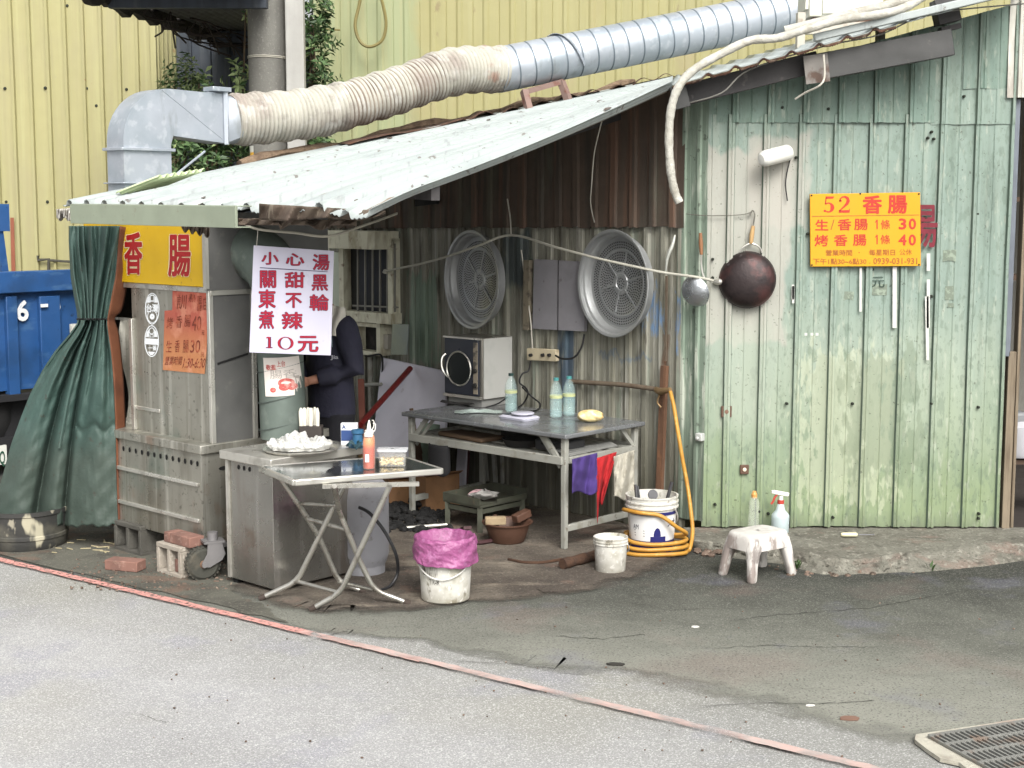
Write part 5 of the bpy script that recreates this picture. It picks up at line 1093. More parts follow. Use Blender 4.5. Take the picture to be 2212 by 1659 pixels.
# ---------------------------------------------------------------- FOLDING TABLE
ZT = .74
nl = G(636, 1037, ZT); ang = R_(24); t1 = Vector((math.cos(ang), math.sin(ang), 0)); t2 = Vector((-math.sin(ang), math.cos(ang), 0)); t2 = (t2 * .75 + A * .35).normalized()
FT = thing("folding_table", nl + t1 * .4 + t2 * .2, "steel topped folding table with crossed tube legs", "folding table")
top_m = mat("polished_steel_top", (142, 146, 146), .12, .9, layers=[('n', (120, 122, 122), 5, .5, .68, .4)], bump=None, mott=.05)
L1 = (G(963, 1016, ZT) - nl).dot(t1); L2 = .47
def tp(a, b, z): return nl + t1 * a + t2 * b + UP * (z - ZT)
m = MB(); m.hexa([tp(a, b, z) for z in (ZT - .012, ZT) for a, b in ((.006, .006), (L1 - .006, .006), (L1 - .006, L2 - .006), (.006, L2 - .006))]); m.build("tabletop", top_m, FT)
m = MB()
for a, b in (((0, 0), (L1, 0)), ((L1, 0), (L1, L2)), ((L1, L2), (0, L2)), ((0, L2), (0, 0))): m.bar(tp(*a, ZT - .014), tp(*b, ZT - .014), .022, .034)
m.build("rim", steel_b, FT, bevel=.007)
leg_m = mat("table_leg_steel", (182, 180, 172), .3, .75, layers=[('n', (128, 122, 112), 12, .54, .66, .6), ('n', (84, 72, 62), 30, .62, .7, .6)], bump=(40, .3, .004))
m = MB(); m.bar(G(700, 1052, .70) + t2 * .02, G(905, 1045, .70), .03, .02); m.bar(tp(.12, .36, .705), tp(L1 - .12, .36, .705), .03, .02); m.build("under_rail", leg_m, FT)
f_b = G(672, 1322) + UP * .014; f_a = G(563, 1298) + UP * .014; f_c = G(884, 1309) + UP * .014; f_d = G(788, 1284) + UP * .014
legs = [[f_b, DY(735, 1281, 7.43), G(842, 1050, .705)], [f_a, DY(642, 1256, 7.66), G(752, 1032, .705)], [f_c, DY(808, 1275, 7.56), DY(776, 1209, 7.52), DY(733, 1104, 7.44), G(722, 1050, .705)], [f_d, DY(731, 1257, 7.80), DY(690, 1160, 7.72), DY(649, 1096, 7.66), G(640, 1040, .705) + t2 * .25]]
for i, lg in enumerate(legs):
    pts = [lg[0]]
    for j in range(1, len(lg) - 1):      # rounded bends
        a_, b_, c_ = lg[j - 1], lg[j], lg[j + 1]; d0 = (a_ - b_).normalized() * .045; d1 = (c_ - b_).normalized() * .045
        pts += [b_ + d0, b_ + d0 * .35 + d1 * .35 if j == 1 else b_, b_ + d1]
    pts.append(lg[-1]); m = MB(); m.tube(pts, .0145, 12); o = m.build("leg", leg_m, FT, smooth=50)
    m = MB(); d0 = (lg[1] - lg[0]).normalized(); m.tube([lg[0] - d0 * .006, lg[0] + d0 * .03], .0165, 12); m.build("foot_cap", mat("foot_rubber", (62, 52, 46), .8) if i == 0 else bpy.data.materials["foot_rubber"], o)
for p_, q_, r_ in ((legs[0][1], legs[1][1], .011), (legs[2][1], legs[3][1], .011), (legs[2][2].lerp(legs[2][3], .62), legs[3][2].lerp(legs[3][3], .62), .0125), (legs[2][3] + UP * .03, legs[3][3] + UP * .02, .010)):
    m = MB(); m.tube([p_, q_], r_, 10); m.build("cross_bar", leg_m, FT)
# sauce bottles, garlic box on the folding table
glz = ZT + .002
sauce = mat("red_sauce", (186, 70, 40), .35, bump=None, mott=.1, layers=[('half', (214, 130, 70), (0, 0, .125), (0, 0, 1), .03, .01, .9)])
clearp = mat("clear_plastic", (232, 230, 224), .12, bump=None, mott=0, alpha=.13)
def sauce_bottle(p, label):
    t = thing("sauce_bottle", p, label, "sauce bottle", "squeeze bottles on the folding table"); m = MB()
    m.lathe([(.026, .002), (.030, .008), (.030, .135), (.028, .152), (.024, .165), (.0001, .165)], (0, 0, 0), UP, 24); m.build("body", sauce, t, local=True)
    m = MB(); m.lathe([(.0315, .0), (.0325, .008), (.0325, .14), (.030, .157), (.022, .172), (.020, .178), (.0001, .178)], (0, 0, 0), UP, 24); m.build("shell", clearp, t, local=True)
    m = MB(); m.lathe([(.024, .172), (.024, .19), (.012, .194), (.006, .235), (.003, .245), (.0001, .246)], (0, 0, 0), UP, 18); m.tube(smoothpath([(.018, 0, .19), (.034, 0, .205), (.036, 0, .235), (.024, 0, .24)], 4), .003, 6); m.build("nozzle", mat("nozzle_white", (220, 216, 208), .4), t, local=True); return t
p_ = G(797, 1013, ZT); sb = sauce_bottle((p_.x, p_.y, glz), "squeeze bottle of red sauce with white nozzle, nearer of the pair")
m = MB(); m.box((-.006, -.0325, .06), (.02, .002, .04)); m.build("sticker", stk, sb, local=True)
s2 = dup(sb); s2.location = (p_.x - .005, p_.y + .085, glz); s2['label'] = "second squeeze bottle mostly hidden behind the nearer sauce bottle"; s2.rotation_euler.z = .9
p_ = G(846, 1010, ZT)
BOX = thing("storage_box", (p_.x, p_.y + .06, glz), "clear plastic lidded box half full of peeled garlic", "storage box")
def rrect(w, d, r, z, n=5):
    out = []
    for cx, cy, a0 in ((w - r, d - r, 0), (-w + r, d - r, 1.5708), (-w + r, -d + r, 3.1416), (w - r, -d + r, 4.712)):
        for k in range(n + 1): a = a0 + 1.5708 * k / n; out.append(Vector((cx + r * math.cos(a), cy + r * math.sin(a), z)))
    return out
def rloft(mb, rings, c, cap=True):
    n = len(rings[0]); vs = [v + Vector(c) for r in rings for v in r]; m_ = len(rings)
    fs = [(i * n + k, i * n + (k + 1) % n, (i + 1) * n + (k + 1) % n, (i + 1) * n + k) for i in range(m_ - 1) for k in range(n)]
    if cap: fs.append(list(range(n))[::-1])
    mb.add(vs, fs); return mb
c_ = BOX.location
m = MB(); rloft(m, [rrect(.070, .048, .015, 0), rrect(.076, .052, .015, .08), rrect(.074, .050, .015, .08), rrect(.068, .046, .014, .003)], c_); m.build("tub", clearp, BOX)
m = MB(); rloft(m, [rrect(.079, .055, .015, .078), rrect(.081, .057, .016, .08), rrect(.081, .057, .016, .088), rrect(.074, .05, .014, .09), rrect(.01, .01, .005, .09)], c_); m.build("lid", mat("lid_white", (220, 222, 224), .3, trans=.2), BOX)
garm = mat("peeled_garlic", (222, 196, 140), .45, layers=[('n', (196, 160, 96), 30, .5, .62, .6), ('n', (236, 220, 184), 50, .55, .62, .6)], bump=(60, .5, .005))
def clove(mb, c, r, d):
    d = d.normalized(); X = d.orthogonal().normalized(); Y = d.cross(X)
    mb.loft([(c - d * r * 1.1, X * .1 * r, Y * .1 * r), (c - d * r * .7, X * .62 * r, Y * .55 * r), (c, X * .8 * r, Y * .7 * r), (c + d * r * .7, X * .5 * r, Y * .45 * r), (c + d * r * 1.3, X * .08 * r, Y * .08 * r)], 7)
m = MB()
for i in range(120):
    z = rnd(.008, .040); clove(m, Vector(c_) + Vector((rnd(-.056, .056), rnd(-.036, .036), z)), .0095, Vector((rnd(-1, 1), rnd(-1, 1), rnd(-.5, .5))))
tag(m.build("garlic_cloves", garm), "peeled garlic cloves heaped inside the clear box", "garlic", kind='stuff')

# ---------------------------------------------------------------- gas cylinder and hose
gcm = mat("cylinder_paint", (134, 134, 138), .6, layers=[('n', (104, 102, 104), 4, .5, .64, .5), ('n', (84, 78, 74), 14, .62, .7, .7)], bump=(24, .2, .006))
gc = G(782, 1252)
GC = thing("gas_cylinder", (gc.x, gc.y + .14, 0), "grey gas cylinder standing behind the folding table", "gas cylinder")
m = MB(); m.lathe([(.11, .015), (.115, .05), (.13, .08), (.145, .13), (.145, .46), (.13, .53), (.08, .58), (.045, .6), (.04, .62), (.0001, .62)], GC.location, UP, 32); m.build("tank", gcm, GC)
m = MB(); m.lathe([(.11, 0), (.12, 0), (.12, .06), (.11, .06)], GC.location, UP, 32); m.build("foot_ring", gcm, GC)
m = MB(); m.lathe([(.02, .62), (.02, .66), (.03, .67), (.03, .69), (.0001, .69)], GC.location, UP, 14); m.build("valve", mat("brass_valve", (150, 120, 70), .4, .8), GC)
m = MB(); m.tube(smoothpath([DY(776, 1096, 8.0), DY(800, 1110, 7.95), DY(832, 1150, 7.92), DY(856, 1200, 7.9), DY(858, 1240, 7.92), G(840, 1268, .02), G(810, 1276, .02), G(780, 1268, .02), G(762, 1262, .03)], 6), .0095, 8)
tag(m.build("gas_hose", mat("black_rubber_hose", (34, 34, 36), .5)), "black rubber hose looping down by the gas cylinder", "hose")

# ---------------------------------------------------------------- bucket with pink liner
whp = mat("scuffed_white_plastic", (196, 194, 186), .5, layers=[('n', (150, 146, 128), 9, .52, .64, .65), ('n', (112, 106, 92), (26, 26, 12), .60, .66, .75), ('half', (120, 114, 96), (0, 0, .03), (0, 0, -1), .10, .08, .75, 14), ('n', (224, 222, 216), 40, .58, .63, .5)], bump=(30, .25, .006), mott=.1)
def bucket(name, p, r0, r1, h, label, hang, hr=1.0, mt=None):
    t = thing(name, p, label, "bucket"); m = MB()
    m.lathe([(r0 * .96, 0), (r0, .006), (r0 + (r1 - r0) * .80, h * .80), (r1 * 1.035, h * .805), (r1 * 1.035, h * .83), (r1 * .985, h * .835), (r1 * .99, h * .88), (r1 * 1.035, h * .885), (r1 * 1.035, h * .91), (r1 * .99, h * .915), (r1, h * .97), (r1 * 1.03, h * .975), (r1 * 1.03, h), (r1 * .96, h), (r0 * .94, .02), (.0001, .02)], (0, 0, 0), UP, 44); m.build("shell", mt or whp, t, local=True, smooth=30)
    m = MB(); pts = []
    d = Vector((math.cos(hang), math.sin(hang), 0)); s_ = Vector((-d.y, d.x, 0))
    for k in range(25):
        a = math.pi * k / 24; pts.append(d * (-math.cos(a) * (r1 + .012)) + s_ * (math.sin(a) * r1 * .25 - 0) * hr + UP * (h * .84 - math.sin(a) * h * .50)); pts[-1] = pts[-1] + s_ * (math.sin(a) * (r1 * .9)) * (-1 if False else 1) * .0
    out = []
    for q in pts:     # keep the handle on the outside of the shell
        rr_ = Vector((q.x, q.y, 0)); lim = r0 + (r1 - r0) * (q.z / h) + .010
        ang_ = math.atan2(rr_.y, rr_.x); out.append(q)
    pts2 = []
    for k in range(25):
        a = math.pi * k / 24; th = hang + math.pi + (math.pi * k / 24) ; z = h * .84 - math.sin(a) * h * .42; rad = r0 + (r1 - r0) * (z / h) + .012
        pts2.append(Vector((rad * math.cos(th), rad * math.sin(th), z)))
    m.tube(pts2, .0042, 7); m.build("handle", mat("handle_white", (204, 202, 196), .5) if "handle_white" not in bpy.data.materials else bpy.data.materials["handle_white"], t, local=True)
    return t
bp = G(962, 1300); bpos = (bp.x, bp.y + .02, .016)
bk = bucket("bucket", bpos, .130, .148, .325, "scuffed white bucket with pink bin liner near the folding table", -.1)
m = MB()
def bang(a, z, o): r = .132 + .018 * z / .345 + o; return Vector((r * math.sin(a), -r * math.cos(a), z))
for i, (a0, a1) in enumerate([(-.95, -.90), (-.87, -.80), (-.77, -.74), (-.71, -.64), (-.60, -.57), (-.53, -.50), (-.44, -.42), (-.36, -.33), (-.28, -.26)]): m.add([bang(a0, .15, .0015), bang(a1, .15, .0015), bang(a1, .20, .0015), bang(a0, .20, .0015)], [(0, 1, 2, 3)])
letter(m, "TR-R", lambda x, y: bang(-.62 + .45 * x, .135 - .03 * y, .0015), 0, 0, 1, 1, .01); m.build("faded_print", mat("faded_black_print", (78, 74, 68), .7, layers=[('n', (190, 188, 180), 40, .5, .6, .7)], bump=None), bk, local=True, smooth=0)
pink = mat("pink_bin_liner", (148, 82, 125), .35, layers=[('n', (123, 62, 104), 12, .5, .64, .6), ('n', (172, 117, 155), 24, .56, .64, .5)], bump=(30, .7, .012), spec=.6)
def liner(u, v):
    a = u * 2 * math.pi; cz_ = mnoise.noise(Vector((math.cos(a) * 4, math.sin(a) * 4, v * 5))); cz2 = mnoise.noise(Vector((math.cos(a) * 9, math.sin(a) * 9, v * 9 + 3)))
    rr_ = .167 + .006 * (.4 - abs(cz_) * 1.4) + .0028 * (.4 - abs(cz2) * 1.4)
    if v < .12: t = v / .12; return Vector(bpos) + Vector((math.cos(a) * (.105 + .035 * t), math.sin(a) * (.105 + .035 * t), .334 - .08 * (1 - t)))
    if v < .25: t = (v - .12) / .13; return Vector(bpos) + Vector((math.cos(a) * (.14 + .028 * t + (rr_ - .168)), math.sin(a) * (.14 + .028 * t + (rr_ - .168)), .334 + .014 * math.sin(t * 3.14) + .0025 * math.sin(a * 13)))
    t = (v - .25) / .75; dr = .118 + .016 * math.sin(a * 1 + 2.4) + .004 * math.sin(a * 5) + .002 * math.sin(a * 17)
    return Vector(bpos) + Vector((math.cos(a) * (rr_ + .006 * t + .004 * math.sin(t * 8 + a * 5)), math.sin(a) * (rr_ + .006 * t + .004 * math.sin(t * 8 + a * 5)), .334 - dr * t))
tag(MB().grid(liner, 200, 50).build("bin_liner", pink, smooth=60, solid=.001), "pink plastic bin liner folded over the scuffed bucket rim", "bin liner")
# ================================================================ WORK TABLE under the lean-to
TZ = .734
tc0 = Vector((.325, 8.737, 0)); TL_, TW_ = 1.477, .78
def TT(a, b, z): return tc0 + A * a + B * b + UP * z
tgrey = mat("worktable_top", (122, 124, 126), .22, .3, layers=[('n', (90, 96, 96), 4, .48, .64, .5), ('n', (140, 144, 142), 9, .6, .7, .4)], bump=(30, .08, .003), mott=.08)
tleg = mat("worktable_frame", (150, 150, 142), .6, .1, layers=[('n', (112, 106, 92), 9, .52, .66, .6), ('n', (90, 76, 62), 22, .64, .7, .6)], bump=(30, .2, .004))
WT = thing("work_table", TT(.74, .39, 0), "long grey work table with shelf under the lean-to roof", "table")
m = MB(); m.hexa([TT(a, b, z) for z in (TZ - .028, TZ) for a, b in ((0, 0), (TL_, 0), (TL_, TW_), (0, TW_))]); m.build("tabletop", tgrey, WT, bevel=.006)
for a, b in ((.05, .05), (TL_ - .05, .05), (TL_ - .05, TW_ - .05), (.05, TW_ - .05)):
    m = MB(); c = TT(a, b, 0); h = .018; m.hexa([TT(a + i * h * s, b + j * h * s, z) for z, s in ((.015, .9), (TZ - .03, 1)) for i, j in ((-1, -1), (1, -1), (1, 1), (-1, 1))]); m.build("leg", tleg, WT, bevel=.003)
zs = .565
def bars(name, mt, par, lst, bev=0):
    for a_, b_, w_, h_ in lst: m = MB(); m.bar(a_, b_, w_, h_); m.build(name, mt, par, bevel=bev)
bars("shelf_rail", tleg, WT, [(TT(.05, .03, zs), TT(TL_ - .05, .03, zs), .025, .05), (TT(.05, TW_ - .03, zs), TT(TL_ - .05, TW_ - .03, zs), .025, .05), (TT(.035, .07, zs), TT(.035, TW_ - .07, zs), .03, .04), (TT(TL_ - .035, .07, zs), TT(TL_ - .035, TW_ - .07, zs), .03, .04)], .003)
bars("shelf_slat", tleg, WT, [(TT(.05, b, zs + .01), TT(TL_ - .05, b, zs + .01), .06, .012) for b in (.12, .26, .40, .54, .67)])
bars("stretcher", tleg, WT, [(TT(a, .07, .14), TT(a, TW_ - .07, .14), .03, .04) for a in (.05, TL_ - .05)], .003)
bl = []
for a, s_ in ((.06, 1), (TL_ - .06, -1)): bl += [(TT(a + s_ * .01, .04, zs - .02), TT(a + s_ * .15, .04, TZ - .03), .018, .03), (TT(a + s_ * .03, .055, zs - .05), TT(a + s_ * .20, .055, TZ - .03), .012, .02)]
bl.append((TT(.05, TW_ - .05, zs), TT(.05, TW_ - .19, TZ - .03), .018, .025)); bars("brace", tleg, WT, bl)
# clutter on the shelf
dk1 = mat("soot_black", (36, 35, 34), .7, layers=[('n', (66, 62, 58), 12, .56, .66, .5)]); dk2 = mat("dark_tin", (84, 84, 86), .4, .5)
SZ = zs + .018
def TTp(a, b, z=0.0): return TT(a, b, SZ + z)
m = MB(); m.lathe([(.0001, 0), (.10, 0), (.13, .05), (.125, .05), (.098, .006), (.0001, .006)], TTp(.55, .2), UP, 24); m.bar(TTp(.42, .2, .04), TTp(.22, .12, .05), .02, .012); tag(m.build("frying_pan", dk1), "black frying pan on the shelf under the work table", "pan")
m = MB(); m.hexa([TTp(a, b, z) for z in (0, .07) for a, b in ((.15, .16), (.40, .16), (.40, .36), (.15, .36))]); tag(m.build("metal_tin", dk2, bevel=.01), "grey metal tin on the shelf by the near table leg", "tin")
m = MB(); m.hexa([TTp(a, b, z) for z in (0, .03) for a, b in ((.80, .08), (1.25, .12), (1.20, .30), (.8, .3))]); tag(m.build("folded_cloth", mat("brown_rag", (104, 84, 66), .9), bevel=.012), "brown folded cloth on the far end of the table shelf", "cloth")
m = MB()
for i in range(5): m.bar(TTp(.07 + .03 * i, .1, .006 + .004 * i), TTp(.10 + .01 * i, .6, .006 + .004 * i), .03, .006)
tag(m.build("baking_trays", mat("pale_trays", (176, 176, 172), .4, .5)), "thin pale metal strips stacked on the right end of the shelf", "trays")
m = MB(); m.lathe([(.0001, 0), (.09, 0), (.10, .11), (.0001, .11)], TTp(.85, .45), UP, 20); tag(m.build("black_pot", dk1), "black pot at the back of the table shelf", "pot")
# oven
ovc = mat("oven_steel", (150, 146, 138), .35, .7, bump=None); ovw = mat("oven_white_side", (181, 181, 176), .5, layers=[('n', (145, 148, 142), 6, .5, .68, .4)], bump=None, mott=.04); ovd = mat("oven_dark_door", (40, 44, 54), .35, bump=None, mott=.06)
oc = G(1046, 880, TZ); oc = TT((oc - tc0).dot(A) - .02, min((oc - tc0).dot(B), .50), 0)
ow, od_, oh = .365, .30, .425; o0 = TZ + .055
def OV(a, b, z): return oc + A * a + B * b + UP * z
OVN = thing("electric_oven", OV(ow / 2, od_ / 2, TZ), "steel and white electric oven with round window on the work table", "oven")
m = MB(); m.hexa([OV(a, b, z) for z in (o0, o0 + oh) for a, b in ((0, .004), (ow, .004), (ow, od_), (0, od_))]); m.build("body", ovc, OVN, bevel=.004)
m = MB(); m.hexa([OV(a, b, z) for z in (o0 + .005, o0 + oh - .004) for a, b in ((-.004, .02), (.0, .02), (.0, od_), (-.004, od_))]); m.build("side_panel", ovw, OVN)
m = MB(); m.hexa([OV(a, b, z) for z in (TZ + .002, o0) for a, b in ((.02, .02), (ow - .02, .02), (ow - .02, od_ - .02), (.02, od_ - .02))]); m.build("base", mat("oven_base_grey", (140, 140, 136), .6), OVN)
m = MB(); m.hexa([OV(a, b, z) for z in (o0 + .025, o0 + oh - .012) for a, b in ((.022, -.012), (ow - .012, -.012), (ow - .012, .006), (.022, .006))]); dr = m.build("door", ovd, OVN, bevel=.004)
m = MB(); m.bar(OV(.0, -.004, o0 + oh - .005), OV(ow, -.004, o0 + oh - .005), .02, .012); m.bar(OV(0, -.004, o0 + .012), OV(ow, -.004, o0 + .012), .02, .02); m.build("steel_edge", steel_b, OVN)
wcn = OV(.205, -.014, o0 + .205)
m = MB(); m.lathe([(.118, .0), (.124, .004), (.118, .010), (.112, .004), (.118, .0)], wcn, -B, 40, 1, cap=False); m.build("window_ring", steel_b, dr)
m = MB(); m.lathe([(.0001, .003), (.112, .002), (.114, 0)], wcn, -B, 40); m.build("window_glass", mat("oven_glass", (18, 24, 24), .3, bump=None, mott=0, spec=.25), dr)
m = MB(); m.tube(smoothpath([OV(.338, -.014, o0 + .30), OV(.348, -.04, o0 + .27), OV(.34, -.05, o0 + .21), OV(.32, -.04, o0 + .16), OV(.315, -.014, o0 + .14)], 5), .008, 8); m.build("handle", steel_b, dr)
m = MB(); m.hexa([OV(a, b, z) for z in (o0 + .04, o0 + oh - .03) for a, b in ((.025, -.016), (.065, -.016), (.065, -.012), (.025, -.012))]); m.build("control_strip", mat("oven_controls", (150, 140, 124), .5, layers=[('n', (60, 58, 58), (9, 9, 16), .48, .56, .8)], bump=None), OVN)
for z in (.10, .2): m = MB(); m.lathe([(.016, 0), (.015, .018), (.0001, .02)], OV(.045, -.016, o0 + z), -B, 16); m.build("knob", dk1, OVN)
m = MB(); m.grid(lambda u, v: OV(.06 + .27 * u, -.06 + .02 * math.sin(u * 5), TZ + .012 + .02 * abs(u - .5) + .012 * math.sin(v * 3.1)) + B * (.05 * v), 20, 4); tag(m.build("dark_strap", dk1, solid=.004), "dark curved strap lying on the table in front of the oven", "strap")
# water bottles
petm = mat("pet_bottle", (206, 234, 234), .08, bump=None, mott=0, alpha=.16)
wat = mat("bottled_water", (176, 214, 212), .05, bump=None, mott=0, alpha=.16)
def pet(p, h, r, label, grp, cap=True):
    t = thing("water_bottle", p, label, "bottle", grp); m = MB()
    m.lathe([(r * .8, 0), (r, .012), (r, h * .22), (r * .94, h * .24), (r, h * .27), (r, h * .42), (r * .92, h * .44), (r, h * .47), (r, h * .60), (r * .92, h * .70), (r * .6, h * .84), (r * .36, h * .90), (r * .36, h * .95), (.0001, h * .95)], (0, 0, 0), UP, 26); m.build("shell", petm, t, local=True, smooth=30)
    m = MB(); m.lathe([(.0001, .004), (r * .93, .006), (r * .95, h * .4), (r * .95, h * .5), (.0001, h * .5)], (0, 0, 0), UP, 22); m.build("water", wat, t, local=True)
    m = MB(); m.lathe([(r * 1.01, h * .49), (r * 1.012, h * .56)], (0, 0, 0), UP, 26); m.build("wrapper", mat("bottle_label", (206, 210, 150), .4, bump=None, alpha=.55) if "bottle_label" not in bpy.data.materials else bpy.data.materials["bottle_label"], t, local=True)
    m = MB(); m.lathe([(r * .42, h * .93), (r * .43, h), (.0001, h)], (0, 0, 0), UP, 16); m.build("cap", mat("cap_teal", (70, 134, 134), .4) if "cap_teal" not in bpy.data.materials else bpy.data.materials["cap_teal"], t, local=True)
    return t
g_ = "water bottles on the work table"
q = G(1104, 890, TZ); b1_ = pet((q.x, q.y, TZ + .002), .262, .042, "single dark capped plastic bottle beside the oven", g_)
b1_.children[-1].data.materials[0] if False else None
for (x, y, tx) in ((1201, 902, "left one of two touching water bottles at the back of the table"), (1229, 898, "right one of two touching water bottles at the back of the table")):
    q = G(x, y, TZ); d_ = dup(b1_); d_.location = (q.x, q.y, TZ + .002); d_['label'] = tx; d_.rotation_euler.z = rnd(0, 3)
for ch in b1_.children:
    if ch.name.startswith("cap"): ch.data = ch.data.copy(); ch.data.materials[0] = mat("cap_dark_green", (34, 60, 56), .4)
# kitchen scale
q = G(1122, 905, TZ)
KS = thing("kitchen_scale", (q.x, q.y, TZ + .001), "flat white kitchen scale near the front edge of the table", "scale", rz=math.atan2(A.y, A.x) + 3.14159)
scm = mat("scale_white", (186, 186, 199), .35, bump=None, mott=.03)
m = MB(); rloft(m, [rrect(.12, .075, .03, 0), rrect(.125, .08, .03, .014), rrect(.11, .068, .03, .024), rrect(.01, .01, .005, .024)], (0, 0, 0)); m.build("body", scm, KS, local=True)
m = MB(); m.lathe([(.03, .022), (.03, .034), (.074, .036), (.076, .042), (.07, .046), (.0001, .044)], (.03, 0, 0), UP, 32); m.build("platform", scm, KS, local=True)
m = MB(); m.box((-.085, 0, .026), (.05, .09, .004)); m.build("display", ovd, KS, local=True)
# bag of garlic, glove-like plastic
q = G(1275, 912, TZ); m = MB(); gm2 = mat("garlic_bag", (226, 206, 150), .3, layers=[('n', (190, 158, 100), 28, .5, .62, .7), ('n', (240, 230, 204), 22, .56, .62, .6)], bump=(40, .9, .012))
def gbag(u, v):
    a = u * 6.2832; t = v * 3.1416; r = 1 + .07 * math.sin(a * 4 + t * 3) + .05 * math.sin(a * 9 + t * 7)
    return Vector((q.x, q.y, TZ + .04)) + Vector((.086 * r * math.sin(t) * math.cos(a), .06 * r * math.sin(t) * math.sin(a), -.042 * math.cos(t) * (1 if t > 1.57 else .9)))
tag(m.grid(gbag, 40, 20).build("garlic_bag", gm2, smooth=60), "round bag of peeled garlic at the right end of the table", "bag")
q = G(1030, 892, TZ); m = MB()
tag(m.grid(lambda u, v: Vector((q.x - .15 + .32 * u, q.y + .02 + .12 * (v - .5) * (1 + .3 * math.sin(u * 9)), TZ + .006 + .022 * abs(math.sin(u * 8 + v * 4)) * math.sin(v * 3.14) * math.sin(u * 3.14))), 40, 10).build("clear_bag", mat("crumpled_clear_bag", (176, 190, 184), .25, bump=(40, .8, .01), spec=.7), smooth=60), "crumpled translucent plastic bag lying before the oven", "plastic bag")
# cloths on the right end rail
def cloth(name, x0, x1, y0, y1, mt, label, seed, tail=0.0, narrow=0.0, grp="cloths hung on the table end"):
    rr = random.Random(seed); a, b, c = [rr.uniform(0, 6) for _ in range(3)]
    def fn(u, v):
        w = narrow * v; xx = x0 + (x1 - x0) * (w * .5 + u * (1 - w)) - tail * v; yy = y0 + (y1 - y0) * v * (1 - .10 * math.sin(u * 5 + a) - (.25 * u if narrow else 0)) - (u * 14)
        return PL(xx, yy, tc0 - A * (.03 + .016 * math.sin(u * 7 + b + v * 3) * (.4 + v) + .006 * math.sin(u * 17 + c + v * 5) + .012 * mnoise.noise(Vector((u * 4, v * 4, seed)))), A)
    return tag(MB().grid(fn, 36, 24).build(name, mt, smooth=60, solid=.003), label, "cloth", grp)
cloth("hanging_cloth", 1236, 1290, 992, 1072, mat("purple_cloth", (62, 45, 104), .9, layers=[('n', (47, 34, 81), 7, .5, .64, .5)], bump=(120, .4, .004)), "purple cloth hanging from the table end rail", 1)
cloth("hanging_cloth", 1288, 1332, 990, 1124, mat("bright_red_cloth", (160, 26, 30), .85, layers=[('n', (117, 16, 21), 9, .5, .64, .6)], bump=(60, .4, .006)), "red twisted cloth hanging between purple and white cloths", 2, 14, .75)
cloth("hanging_cloth", 1326, 1370, 986, 1082, mat("dirty_white_cloth", (165, 161, 148), .95, layers=[('n', (126, 121, 106), 12, .5, .62, .6), ('n', (172, 135, 126), 6, .62, .7, .4)], bump=(70, .7, .008)), "dirty white cloth hanging at the far end of the rail", 3)
# ---------------------------------------------------------------- under and behind the table
blk_c = mat("black_cloth", (22, 22, 24), .85)
m = MB(); q0 = TT(1.16, .0, 0)
def bagf(u, v):
    a = u * 6.2832; return TT(1.13 + .085 * math.cos(a) * (1 + .1 * v), .02 + .05 * math.sin(a), .55 - .185 * v * (1 + .12 * math.sin(a * 2)))
m.grid(bagf, 28, 10); tag(m.build("black_hat", blk_c, smooth=60, solid=.004), "black cloth hat hung on the shelf rail under the work table", "cap")
wbm = mat("white_panel_board", (206, 204, 214), .6, layers=[('n', (184, 182, 192), 3, .5, .66, .5), ('n', (150, 140, 140), 14, .66, .72, .4)], bump=(20, .1, .004), mott=.05)
m = MB(); pb = [W(825, 773, .10), W(962, 802, .10), W(962, 1040, .30), W(796, 1040, .30)]; m.prism(pb, B * .02); tag(m.build("white_board", wbm), "large pale board leaning on the side wall behind the vendor", "board")
m = MB(); m.bar(W(1000, 952, .07), W(994, 1075, .22), .10, .015, B); tag(m.build("white_plank", wbm), "narrow white plank leaning below the table beside the black hat", "plank")
m = MB(); m.bar(W(1012, 952, .06), W(1003, 1080, .2), .03, .02, B); tag(m.build("dark_stick", mat("dark_red_stick", (70, 40, 42), .8)), "thin dark reddish stick leaning beside the white plank", "stick")
m = MB(); m.bar(W(1046, 965, .04), W(1052, 1040, .06), .03, .02, B); m.bar(W(1066, 968, .04), W(1071, 1045, .06), .03, .02, B); m.bar(W(1084, 972, .04), W(1086, 1048, .06), .02, .02, B); tag(m.build("wall_battens", tleg), "pale vertical battens on the wall behind the low table", "battens")
m = MB(); m.prism([W(908, 912, .34), W(948, 918, .34), W(944, 1000, .38), W(902, 1000, .38)], B * .01); tag(m.build("green_board", mat("dull_green_board", (122, 140, 124), .7)), "small dull green board standing behind the far table leg", "board")
m = MB(); mopc = W(899, 958, .42)
for i in range(240):
    a = rnd(0, 6.28); d_ = Vector((math.cos(a) * .05, math.sin(a) * .05, 0)) * rnd(.2, 1); m.bar(mopc + d_ * .4 + UP * .06, mopc + d_ + UP * rnd(-.14, -.05), .004, .004)
m.bar(mopc + UP * .03, mopc + UP * .25 + A * .05, .02, .02); tag(m.build("mop", mat("brown_mop_bristle", (98, 78, 64), .95)), "brown bristly mop head by the far table leg", "mop")
cbm = mat("cardboard", (129, 96, 66), .9, layers=[('n', (103, 75, 52), 5, .5, .64, .5), ('n', (78, 59, 44), 16, .62, .7, .5)], bump=(30, .3, .005))
